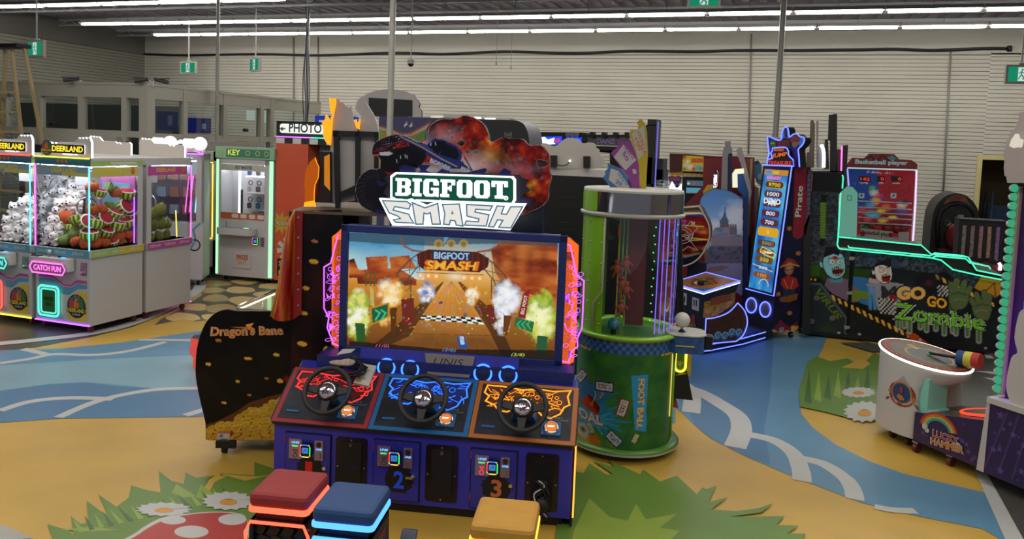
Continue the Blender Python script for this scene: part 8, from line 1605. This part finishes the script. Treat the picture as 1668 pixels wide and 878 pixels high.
b = MB(); b.prism(pa,pa.pp(ZU2([(288,490),(330,452),(362,456),(392,492),(385,755),(280,748)])),-.03,0,MINT); b.stroke(pa,pa.pp(ZU2([(332,508),(355,508),(355,535),(332,535)])),.01,.003,mat('mint_dark','#4a8a78'),True); b.build('mint_side_window',t)
b = MB()
for pts in (ZU2([(300,385),(305,400),(300,465)]),ZU2([(290,490),(275,755),(270,800),(280,820)])+ZZ([(310,100),(380,108),(900,158),(970,175),(1045,235),(1200,270),(1365,302)]),ZU2([(272,752),(770,802),(828,855),(1000,868)])+ZZ([(1120,150),(1145,155),(1200,240),(1370,275)]),ZZ([(365,80),(370,92),(900,145),(925,128),(1110,145),(1125,150)]),ZZ([(915,158),(935,148),(1130,165),(1160,195)]),ZZ([(1170,192),(1280,215),(1290,232)])): b.ptube(pa,pa.pp(pts),.008,.01,MN)
b.build('mint_edge_light',t)
b = MB(); b.prism(pa,pa.pp(ZU2([(275,755),(770,805),(826,857),(800,865),(280,815)])),-.5,-.02,BLACK); b.prism(pa,pa.pp(ZZ([(920,155),(1120,165),(1200,265),(1045,232),(975,175)])),-.4,-.01,BLACK); b.prism(pa,pa.pp(ZZ([(1170,195),(1290,225),(1370,275),(1200,245)])),-.4,-.1,mat('deck_grey','#6a665c')); b.build('seat_deck',t)
# lit cut-out heads and posts on top of it (seen edge-on)
pb = front(WF,10.9); DW = mat('board_wood','#6e6258',.6)
for pts,m,l in (([(112,60),(128,58),(138,85),(132,340),(85,345),(90,250),(105,245)],DW,'brown cut-out board seen edge-on, leftmost above the zombie game'),([(148,62),(160,62),(150,320),(160,210),(185,205),(190,335),(150,340)],GB_,'thin grey bracketed board edge above the zombie game'),
                  ([(218,25),(245,25),(248,175),(265,180),(270,20),(240,20),(270,22),(268,370),(228,375),(230,180),(212,178)],BLACK,'tallest black board edge above the zombie game'),([(198,175),(215,173),(222,350),(190,350)],BLACK,'black post left of the tallest board edge'),([(270,230),(295,232),(298,365),(262,365)],mat('edge_maroon','#3a1622'),'dark maroon board edge right of the tallest board'),([(305,208),(335,205),(330,300),(320,485),(298,485),(300,380)],BLACK,'slanted black panel edge at the left of the basketball game')):
    if len(pts) > 9: pts = [(222,25),(245,25),(248,20),(270,20),(268,370),(228,375),(230,180),(216,178)]
    b = MB(); b.prism(pb,pb.pp(ZU2(pts)),-.12,0,m); tag(b.build('board_edge'),l,'board')
b = MB(); b.ptube(pb,pb.pp(ZU2(curve([(172,205),(184,225),(190,270),(188,340)],4,False))),.02,.02,WLED); tag(b.build('lit_edge'),'white glowing curved edge among the boards above the zombie game','light')
b = MB(); b.ptube(pb,pb.pp(ZU2([(297,215),(293,360)])),.009,.02,N_PNK); tag(b.build('lit_edge'),'pink glowing edge among the boards above the zombie game','light')
b = MB(); b.prism(pb,pb.pp(ZU2([(115,362),(305,362),(305,376),(115,376)])),-.5,0,BLACK); b.bx(pb.px(*ZU2([(140,370)])[0])[0],pb.px(*ZU2([(280,370)])[0])[0],11.7,11.85,0,pb.px(*ZU2([(140,370)])[0])[1],BLACK); tag(b.build('header_shelf'),'black shelf carrying the board edges above the zombie game','shelf')
pv = front(WF,10.42); b = MB(); b.prism(pv,pv.pp(ZU2([(88,355),(122,355),(105,640),(75,760),(70,640)])),-.08,0,mat('strip_maroon','#4a2030',.5,0,.5,12)); b.prism(pv,pv.pp(ZU2([(70,700),(110,600),(110,1330),(60,1330)])),-.08,0,BLACK)
for k in range(9): b.flat(pv,pv.pp(ZU2([(94,380+k*28),(108,380+k*28),(106,396+k*28),(92,396+k*28)])),.003,mat('strip_blue','#3a4a78'))
tag(b.build('narrow_cabinet'),'narrow maroon and blue patterned cabinet side between the pirate and zombie games','cabinet')
# ============================================================= BASKETBALL GAME
BKF = Fr(0,12.9,0); p = front(BKF,0); t = thing('basketball_game','red and blue basketball game with red score digits and a row of balls','arcade machine',BKF)
b = MB(); hd = p.pp(ZU2([(328,335),(330,318),(360,282),(430,285),(462,256),(610,260),(638,290),(715,296),(748,320),(746,352)])); b.prism(p,hd,-.08,0,mat('basket_red','#8e2026',.4)); b.flat(p,p.pp(ZU2([(330,330),(745,345),(746,352),(328,338)])),.004,RD); q = p.pp(ZU2([(375,325),(690,333),(690,300),(378,290)])); b.textq(p,'Basketball player',q,.004,mat('basket_blue','#2a7aa0'),.05,.01); b.textq(p,'Basketball player',q,.006,mat('basket_pale','#d0f0f4',.4),.04)
b.stroke(p,p.pp(ZU2([(440,290),(470,270),(500,310),(540,265),(600,320)])),.02,.002,BLKL); b.flat(p,p.pp(ZU2([(565,280),(600,268),(625,290),(590,300)])),.007,mat('basket_mascot','#5aa0a0')); b.build('header',t)
b = MB(); b.prism(p,p.pp(ZU2([(328,340),(748,352),(720,790),(385,775)])),-.9,-.3,mat('inner_dark','#2a1014')); b.build('cabinet',t)
pi = front(BKF,.25); ar = pi.pp(ZU2([(335,345),(740,345),(740,790),(335,790)])); cb = Cv(pi,ar[0][0],ar[1][0],ar[2][1],ar[0][1],.013,'#8e1c26')
cb.poly(ZU2([(330,340),(505,345),(520,500),(440,600),(330,620)]),'#1c3a7e'); cb.poly(ZU2([(420,620),(560,560),(720,640),(720,700),(390,700)]),'#6a1820')
for x in range(540,720,18): cb.line(ZU2([(x,440),(x,520)]),.012,'#5a1018',.6)
for (x,y,s,c) in ((375,435,9,'#3a64a8'),(560,430,7,'#a03040'),(680,455,8,'#a83a48'),(390,560,8,'#3a64a8')): cb.poly(ZU2([(x+s*(1 if k % 2 == 0 else .4)*math.cos(2*PI*k/10),y+s*(1 if k % 2 == 0 else .4)*math.sin(2*PI*k/10)) for k in range(10)]),c)
for x,y,rx,ry,c in ((480,462,7,5,'#4a9a50'),(490,492,9,7,'#c0b8a8'),(520,510,8,6,'#c83838'),(500,540,9,7,'#d0a030'),(470,565,10,6,'#3a8ab0'),(560,580,9,7,'#c86a28'),(655,560,10,8,'#c8b8a8'),(665,545,11,5,'#141414'),(655,605,10,6,'#2a4a90'),(420,590,8,8,'#b03a30'),(480,620,14,8,'#38a0b0'),(540,655,10,6,'#c8a030'),(600,640,9,4,'#d8c848'),(450,650,8,5,'#b84048'),(530,600,8,6,'#d8a828')): cb.soft(*ZU2([(x,y)])[0],rx,ry,c,1,p=.5,noise=.3)
cb.text('WOW!',ZU2([(515,525),(565,530),(565,508),(518,505)]),'#28408a',.04); cb.text('Basketball player',ZU2([(448,376),(612,380),(612,366),(450,360)]),'#b09098',.02)
for s_,x0,x1 in (('HIGHEST',402,462),('TIME',510,545),('SCORE',598,645)): cb.text(s_,ZU2([(x0,435),(x1,437),(x1,427),(x0,424)]),'#a8a0a4',.02)
for x in (415,605): cb.poly(ZU2([(x-15,490),(x+15,492),(x+15,525),(x-15,523)]),'#8a9aa0'); cb.poly(ZU2([(x-4,500),(x+4,500),(x+4,512),(x-4,512)]),'#2a2a30')
cb.build('backdrop_print',print_mat('basket_print_glow',.45,.55),t,d=0)  # printed backdrop glows by itself, emission added for vividness
RDG = glow('red_digits','#ff3020',1.6)
for s_,x0,x1 in (('142',400,468),('0',505,552),('0',588,656)):
    b = MB(); b.prism(pi,pi.pp(ZU2([(x0,390),(x1,393),(x1,425),(x0,422)])),.01,.03,BLACK,GREYP); q = pi.pp(ZU2([(x1-18*len(s_)-6,416),(x1-6,418),(x1-6,400),(x1-18*len(s_)-6,398)])); b.textq(pi,s_,q,.034,RDG,.0); b.build('score_display',t)
for y in (545,582,612,642,675): b = MB(); b.ptube(p,p.pp(ZU2([(395,y-5),(715,y+10)])),.011,-.02,mat('rail_pale','#b8b0b8',.4)); b.build('rail',t)
for k,(x,c1,c2) in enumerate(((440,'#8a2a20','#2a5a30'),(515,'#b07a20','#9a2a28'),(575,'#2a6a38','#8a2020'),(630,'#b8902a','#8a2820'),(665,'#8a6a20','#7a2020'))):
    c = p.px(*ZU2([(x,705)])[0]); b = MB(); b.lathe([(0,-.083)]+[(.083*math.cos(a),.083*math.sin(a)) for a in np.linspace(-1.4,1.4,9)]+[(0,.083)],(c[0],.12,c[1]),mat('ball_%d' % k,c1,.5),8,0,PI); b.lathe([(0,-.083)]+[(.083*math.cos(a),.083*math.sin(a)) for a in np.linspace(-1.4,1.4,9)]+[(0,.083)],(c[0],.12,c[1]),mat('ballb_%d' % k,c2,.5),8,PI,2*PI)
    tag(b.build('basketball'),['red and green basketball, leftmost in the game trough','yellow and red basketball, second in the game trough','green and red basketball in the middle of the game trough','yellow and red basketball right of the green one in the trough','olive and red basketball, rightmost in the game trough'][k],'ball','basketballs in the game trough',BKF)
b = MB(); b.prism(p,p.pp(ZU2([(400,740),(690,760),(690,900),(400,900)])),-.1,0,mat('ramp_white','#a8a0a0',.4)); b.prism(p,p.pp(ZU2([(408,700),(602,722),(600,765),(410,750)])),.0,.02,mat('plate_white','#b8b0ac')); b.textq(p,'Basketball player',p.pp(ZU2([(415,742),(595,758),(595,728),(415,712)])),.024,RD,.02); b.prism(p,p.pp(ZU2([(635,725),(698,725),(695,775),(632,770)])),-.05,.01,WHITE)
for x in (420,588): b.prism(p,p.pp(ZU2([(x-12,705+x*.04),(x+12,705+x*.04),(x+12,730+x*.04),(x-12,730+x*.04)])),.02,.025,RC)
b.build('front_ramp',t)
b = MB(); b.ptube(p,p.pp(ZU2([(742,355),(735,560),(720,790)])),.013,.01,glow('rainbow_a','#e8d0ff',1.3)); b.ptube(p,p.pp(ZU2([(330,345),(338,450)])),.012,.01,glow('rainbow_b','#a8a0ff',1.1)); b.ptube(p,p.pp(ZU2([(330,342),(745,355)])),.01,.01,glow('rainbow_c','#d8e0e0',.8)); b.build('frame_light',t)
b = MB(); 
for x in (390,700): a,c = p.px(*ZU2([(x,800)])[0]); b.bx(a-.03,a+.03,.0,.06,0,c,BLACK)
b.build('leg',t)
# ============================================================= arched boxing game and striped panel
AF = Fr(0,13.6,0); p = front(AF,0); ZX = lambda pts: zm(1500,300,5.488,pts)
t = thing('boxing_game','black arched boxing game with a red punch ball and printed crown','arcade machine',AF)
ar = ZX([(70,1600),(75,600),(90,400),(110,260)]+curve([(110,260),(150,175),(220,110),(310,82),(400,100),(470,160),(510,230),(525,320)],4,False)+[(530,600),(530,1600)])
b = MB(); b.prism(p,p.pp(ar),-.7,0,BLACK); b.build('arched_cabinet',t)
b = MB(); ai = ZX([(150,560),(150,330),(180,240),(250,185),(330,170),(410,185),(470,240),(500,330),(500,600)]); b.ptube(p,p.pp(ai),.035,.01,BLK2); b.prism(p,p.pp(ZX(ell(310,470,75,85,20))),.0,.02,BLKL); b.build('arch_ring',t)
b = MB(); b.prism(p,p.pp(ZX([(200,185),(230,130),(290,95),(340,92),(400,115),(440,185),(400,165),(330,150),(260,155)])),0,.02,mat('crown_print','#7a4420',.4,0,.6,10)); b.prism(p,p.pp(ZX(ell(333,115,36,20,16))),.02,.03,mat('badge_red','#7a2a30'),CHROME); b.prism(p,p.pp(ZX([(340,175),(368,175),(368,192),(340,192)])),.02,.03,mat('blue_plate','#2a6aa8')); b.build('crown_print',t)
b = MB(); b.prism(p,p.pp(ZX([(318,270),(370,270),(370,292),(318,290)])),.02,.1,STEEL); b.prism(p,p.pp(ZX([(320,290),(345,290),(345,420),(310,420)])),.02,.08,BLACK); b.build('swing_arm',t)
b = MB(); c = p.px(*ZX([(312,465)])[0]); b.sph((c[0],-.12,c[1]),(.16,.16,.22),mat('punch_red','#7a1820',.4)); b.build('punch_ball',t)
for x,y in ((232,342),(330,390)): b = MB(); c = p.px(*ZX([(x,y)])[0]); b.cyl(p.p(*c,0),p.p(*c,.03),.055 if x < 300 else .03,CHROME); b.build('chrome_knob',t)
b = MB(); b.prism(p,p.pp(ZX([(150,570),(320,575),(320,620),(150,615)])),.0,.04,mat('base_print','#4a3028',.4,0,.6,12)); b.prism(p,p.pp(ZX(ell(300,605,18,12,10))),.04,.06,mat('shield_yellow','#c8a020')); b.build('base_print',t)
SF = Fr(0,12.0,0); p = front(SF,0); t = thing('striped_bench_game','black panel with five pale glittering stripes before the doorway','panel',SF)
b = MB(); b.prism(p,p.pp(ZX([(345,312),(760,338),(720,740),(320,700)])),-.3,0,BLACK); b.prism(p,p.pp(ZX([(345,306),(765,332),(762,342),(345,318)])),-.3,.02,BLK2); b.prism(p,p.pp(ZX([(320,700),(720,740),(715,1300),(330,1300)])),-.3,-.1,BLACK); b.build('panel',t)
for k,c in enumerate(('#8a7a78','#907474','#a8787a','#b0806c','#8a6a98')):
    x = 375+k*74+k*1; b = MB(); b.flat(p,p.pp(ZX([(x,368+k*4),(x+34,368+k*4),(x+12,640+k*12),(x-20,636+k*12)])),.004,mat('stripe_%d' % k,c,.4,.2,.4,30)); b.build('stripe',t)
b = MB(); b.prism(front(SF,-.3),front(SF,-.3).pp(ZX([(590,672),(640,660),(680,690),(680,715),(630,705),(590,690)])),-.1,0,BLACK); b.prism(front(SF,-.3),front(SF,-.3).pp(ZX([(540,720),(600,700),(720,740),(720,800),(500,760)])),-.1,-.02,mat('seat_red_dark','#6a1420')); b.ptube(front(SF,-.3),front(SF,-.3).pp(ZX([(698,705),(710,722),(706,770)])),.02,0,WLED); b.build('seat_part',t)
# ============================================================= HAMMER GAME, right edge
q = on_z(1487,716,.1); HF = Fr(q[0],q[1],-48); t = thing('hammer_game','white and purple hammer strength game with mint lamps up its column','arcade machine',HF)
PUR = mat('purple_print','#2e1c44',.4,0,.15,5); STR = mat('star_purple','#57407a',.4); IV = mat('ivory_panel','#b8b2ac',.4)
b = MB(); b.hexa([(0,0,.1),(.6,0,.09),(.6,.54,.09),(0,.54,.1)],[(0,0,.32),(.6,0,.455),(.6,.54,.455),(0,.54,.32)],PUR); b.build('ramp_box',t)
p = front(HF,0); b = MB(); rr = random.Random(9)
def star(mb,pl,x,y,r,d,m): mb.flat(pl,[(x+r*(1 if k % 2 == 0 else .42)*math.sin(2*PI*k/10),y+r*(1 if k % 2 == 0 else .42)*math.cos(2*PI*k/10)) for k in range(10)],d,m)
for k in range(26):
    x = rr.uniform(.03,.57); z = rr.uniform(.13,.3+x*.2); star(b,p,x,z,rr.uniform(.008,.028),.002,STR)
qz = p.pp(zm(1380,530,3.028,[(412,580),(592,632),(588,570),(412,505)]))
for k,c in enumerate(('#a83028','#b87828','#b8a830','#3a8a9a')):
    r_ = .155-.018*k; b.stroke(p,[(.215+r_*math.cos(a),.245+r_*math.sin(a)*.85) for a in np.linspace(PI*.08,PI*.98,14)],.019,.004,mat('rainbow_%d' % k,c,.4))
for x,z,r_ in ((.10,.24,.025),(.38,.19,.03),(.35,.17,.025),(.12,.22,.02)): b.flat(p,ell(x,z,r_,n=12),.006,IV)
b.textq(p,'LUCKY',p.pp(zm(1380,530,3.028,[(425,548),(555,590),(555,555),(425,510)])),.007,IV,.08,.01); b.textq(p,'LUCKY',p.pp(zm(1380,530,3.028,[(428,546),(552,588),(552,556),(428,512)])),.009,mat('lucky_red','#9a2430',.4),.03); b.textq(p,'HAMMER',p.pp(zm(1380,530,3.028,[(415,585),(578,635),(578,595),(415,550)])),.008,IV,.08,.01); b.textq(p,'HAMMER',p.pp(zm(1380,530,3.028,[(418,582),(575,632),(575,597),(418,553)])),.010,mat('hammer_gold','#b8742a',.4),.03)
b.build('name_print',t)
RT = Pl(HF,(0,0,.32),(1,0,0),(0,1,0)); RT = Pl(HF,(0,0,.32),(.6,0,.135),(0,1,0)); b = MB(); b.flat(RT,[(0,0),(.61,0),(.61,.54),(0,.54)],.002,mat('ramp_top','#3c3c38',.35,0,.4,8)); star(b,RT,.2,.2,.06,.004,mat('print_olive','#6a5a20')); star(b,RT,.48,.12,.04,.004,mat('print_olive','#6a5a20')); b.flat(RT,ell(.40,.27,.16,n=24),.006,BLACK); b.build('ramp_top',t)
b = MB(); b.prism(RT,ell(.40,.27,.15,n=28),.006,.02,mat('target_disc','#3a4430',.4,0,.3,12)); s_ = b.build('strike_pad',t); b = MB(); b.ptube(RT,ell(.40,.27,.165,n=28),.011,.016,glow('pad_ring','#ff4a38',1.4),True); b.build('ring_light',s_)
# oval desk
cu_,cv_ = -.165,.27; a_,b_ = .36,.29; zt0 = .72
def ztop(u): return zt0-.12*(u-cu_)
b = MB(); N = 40; V = []; 
for k in range(N): a = 2*PI*k/N; u = cu_+a_*math.cos(a); v = cv_+b_*math.sin(a); V.append((u,v,.1))
for k in range(N): a = 2*PI*k/N; u = cu_+a_*math.cos(a); v = cv_+b_*math.sin(a); V.append((u,v,ztop(u)-.02))
V = [(min(u,.0),v,z) for u,v,z in V[:N]]+[(min(u,.0),v,.50) for u,v,z in V[N:]]+[(u,v,.60+.06*0) for u,v,z in V[N:]]+V[N:]
b.add(V,[(j*N+k,j*N+(k+1) % N,j*N+N+(k+1) % N,j*N+N+k) for k in range(N) for j in range(3)],IV,True); b.add(V,[tuple(range(3*N,4*N))],IV); b.build('oval_desk',t)
DT = Pl(HF,(cu_,cv_,zt0),(1,0,-.12),(0,1,0)); b = MB(); b.prism(DT,ell(0,0,a_+.005,b_+.005,36),-.02,0,BLACK); b.flat(DT,ell(0,0,a_*.97,b_*.97,36),.002,mat('dial_red','#7a2a20')); 
for k in range(36): a = 2*PI*k/36; b.flat(DT,ell(a_*.9*math.cos(a),b_*.9*math.sin(a),.009,n=6),.003,mat('dial_gold','#a8823a'))
b.flat(DT,ell(0,0,a_*.82,b_*.82,36),.003,mat('dial_brown','#4a3a30',.4,0,.4,14)); b.flat(DT,ell(0.04,0,a_*.55,b_*.55,36),.004,mat('dial_gold','#a8823a')); b.flat(DT,ell(0.04,0,a_*.5,b_*.5,36),.005,mat('dial_teal','#2c3c4a',.4,0,.4,14)); b.flat(DT,ell(.04,0,a_*.25,b_*.25,20),.006,mat('dial_brown','#4a3a30')); b.cyl(DT.p(.03,0,0),DT.p(.03,0,.02),.012,mat('btn_green2','#30b070')); b.text(DT,'STAR',-.2,.02,.1,.05,.006,YEL,.02); b.build('dial_top',t)
b = MB(); b.ptube(DT,ell(0,0,a_+.008,b_+.008,40),.010,-.008,glow('desk_rim_light','#ffffee',2.2),True); b.build('rim_light',t)
pc = front(HF,cv_-b_); cx_,cz_ = -.20,.44; 
def ob(u,z,d): # point on the oval wall facing the camera
    a = u; return (cu_+a_*1.004*math.sin(a)+0,cv_-b_*1.004*math.cos(a),z)
class OvalPl:
    n = None
    def p(s,a,b,d=0.): k = 1+d/.28; return np.array([cu_+a_*k*math.sin(a),cv_-b_*k*math.cos(a),b])
OP = OvalPl(); ac = .12
b = MB()
for a0_,z,rx,rz,m,dd in ((ac,.43,.33,.10,'emb_red',.002),(ac,.44,.26,.085,'emb_gold',.003),(ac,.44,.22,.075,'emb_blue',.004)):
    b.flat(OP,[(a0_+rx*math.cos(2*PI*k/20)*1.,z+rz*math.sin(2*PI*k/20)) for k in range(20)],dd,mat(m,{'emb_red': '#8a3020','emb_gold': '#a8702a','emb_blue': '#243a6a'}[m],.4))
b.flat(OP,[(ac-.22,.50),(ac+.22,.50),(ac+.1,.54),(ac+.02,.58),(ac-.08,.54)],.005,mat('emb_tent','#a89088')); b.flat(OP,[(ac-.42,.345),(ac+.42,.345),(ac+.36,.375),(ac-.36,.375)],.006,mat('emb_red','#8a3020'))
b.flat(OP,[(ac-.06,.43),(ac+.04,.42),(ac+.1,.39),(ac+.0,.38),(ac-.1,.40)],.006,mat('emb_gold','#a8702a')); b.flat(OP,[(ac-.05,.44),(ac+.05,.44),(ac+.03,.49),(ac-.04,.49)],.006,mat('emb_red','#8a3020'))
b.flat(OP,[(ac-.35,.43),(ac-.28,.46),(ac-.25,.42),(ac-.3,.40)],.005,mat('emb_gold','#a8702a')); b.flat(OP,[(ac+.35,.41),(ac+.28,.44),(ac+.25,.40),(ac+.3,.38)],.005,mat('emb_gold','#a8702a')); b.build('emblem_print',t)
b = MB(); MPN = mat('mint_lit_panel','#7cbcaa',.4); b.bx(.0,.08,.03,.24,.33,.60,MPN); b.bx(.08,.11,.03,.24,.335,.36,MPN); b.build('mint_neck',t)
b = MB(); b.tube(curve([(-.08,-.0,.6),(-.02,-.03,.42),(.05,-.02,.34),(.2,.02,.4)],5,False),.0015,WHITE,n=4); b.build('cord',t)
# foam mallet
b = MB(); a0_ = DT.p(.02,.02,.02); pe = DT.p(.24,.08,.06); b.tube([a0_,pe],.012,BLACK); o = b.build('mallet_handle'); mal = thing('foam_mallet','foam mallet with blue, yellow and red head lying on the oval hammer desk','mallet',HF); o.parent = mal
ax = pe-a0_; ax /= np.linalg.norm(ax); 
for k,c in enumerate(('#1c3a6a','#b8b03a','#a82a24')): b = MB(); b.cyl(pe+ax*(.055*k-.01),pe+ax*(.055*k+.045),.062,mat('foam_%d' % k,c,.7),n=20); b.build('mallet_head',mal)['label'] = ('blue foam band','yellow foam band','red foam band')[k]
# base of the column
b = MB(); b.bx(.6,1.4,-.03,.57,.09,.60,PUR); b.build('column_base',t)
p = front(HF,-.03); b = MB(); 
for k in range(22): star(b,p,rr.uniform(.64,1.0),rr.uniform(.13,.56),rr.uniform(.01,.035),.002,STR)
for k in range(5): b.stroke(p,[(.62+.1*k,.12),(.75+.08*k,.58)],.02,.0015,mat('ray_purple','#3e2a58'))
b.build('star_print',t); b = MB(); b.hexa([(.56,-.035,.09),(.615,-.035,.09),(.615,.575,.09),(.56,.575,.09)],[(.60,-.035,.61),(.62,-.035,.61),(.62,.575,.61),(.60,.575,.61)],IV); b.bx(.6,1.4,-.045,.585,.60,.64,IV); b.build('ivory_trim',t)
# column
b = MB(); CP = mat('column_purple','#3a1c50',.35); b.bx(.66,1.3,.06,.5,.64,2.15,CP); b.build('column',t)
p = front(HF,.055); b = MB(); b.flat(p,[(.74,.66),(.76,.66),(.76,2.14),(.74,2.14)],.003,mat('column_line','#5a88a8')); b.flat(p,[(.80,.66),(1.28,.66),(1.28,2.14),(.80,2.14)],.003,mat('column_inner','#141a3a')); b.flat(p,[(.82,1.3),(.9,1.25),(.92,1.5),(.86,1.45),(.85,1.65)],.005,mat('column_orange','#a84a2a')); b.build('column_print',t)
p = front(HF,.0); b = MB(); sil = curve([(.74,.64),(.70,.75),(.72,.95),(.76,1.0),(.73,1.1),(.75,1.28),(.80,1.32),(.79,1.45),(.83,1.5),(.86,1.7),(1.0,1.75)],3,False)+[(1.0,.64)]; b.prism(p,sil,-.04,.0,IV,N_PUR); b.build('ivory_scroll',t)
ML = mat('mint_lamp','#58c8a0',.2); MLG = glow('mint_lamp_glow','#48c090',.7)
for k in range(24):
    z = .70+1.43*k/23; b = MB(); b.lathe([(.024,0),(.032,.012),(.028,.03),(.016,.042),(0,.045)],(.63,.04,z),MLG,6,axis=(-.5,-.85,0)); b.lathe([(.018,.044),(.0,.05)],(.63,.04,z),WHITE,6,axis=(-.5,-.85,0)); b.build('round_lamp',t)
b = MB(); b.bx(.62,.66,.03,.5,.66,2.14,mat('lamp_rail','#a89c7a',.5)); b.build('lamp_rail',t)
p = front(HF,-.05); zq_ = zm(1580,180,2.93,[(258,5),(225,10),(222,50),(205,85),(185,105),(180,125),(165,150),(160,180),(150,210),(155,240),(152,270),(155,310),(170,320),(172,345),(300,350),(320,0)]); b = MB(); b.prism(p,p.pp(zq_),-.5,-.02,mat('header_ivory','#a89c98',.45)); b.build('header_shell',t)
b = MB(); b.prism(p,p.pp(zm(1580,180,2.93,[(200,230),(205,190),(250,178),(300,178),(300,345),(205,345),(198,300)])),.0,.06,mat('header_ivory','#a89c98',.45)); b.prism(p,p.pp(zm(1580,180,2.93,[(205,170),(215,140),(235,112),(240,135),(258,140),(250,175),(225,180)])),.0,.04,glow('header_flame','#e8e0d0',.9)); b.build('header_box',t)
casters(t,[(cu_-.12,.12),(cu_+.18,.03),(cu_+.05,.1),(.3,.05),(.95,.03),(.95,.5),(.1,.5)])
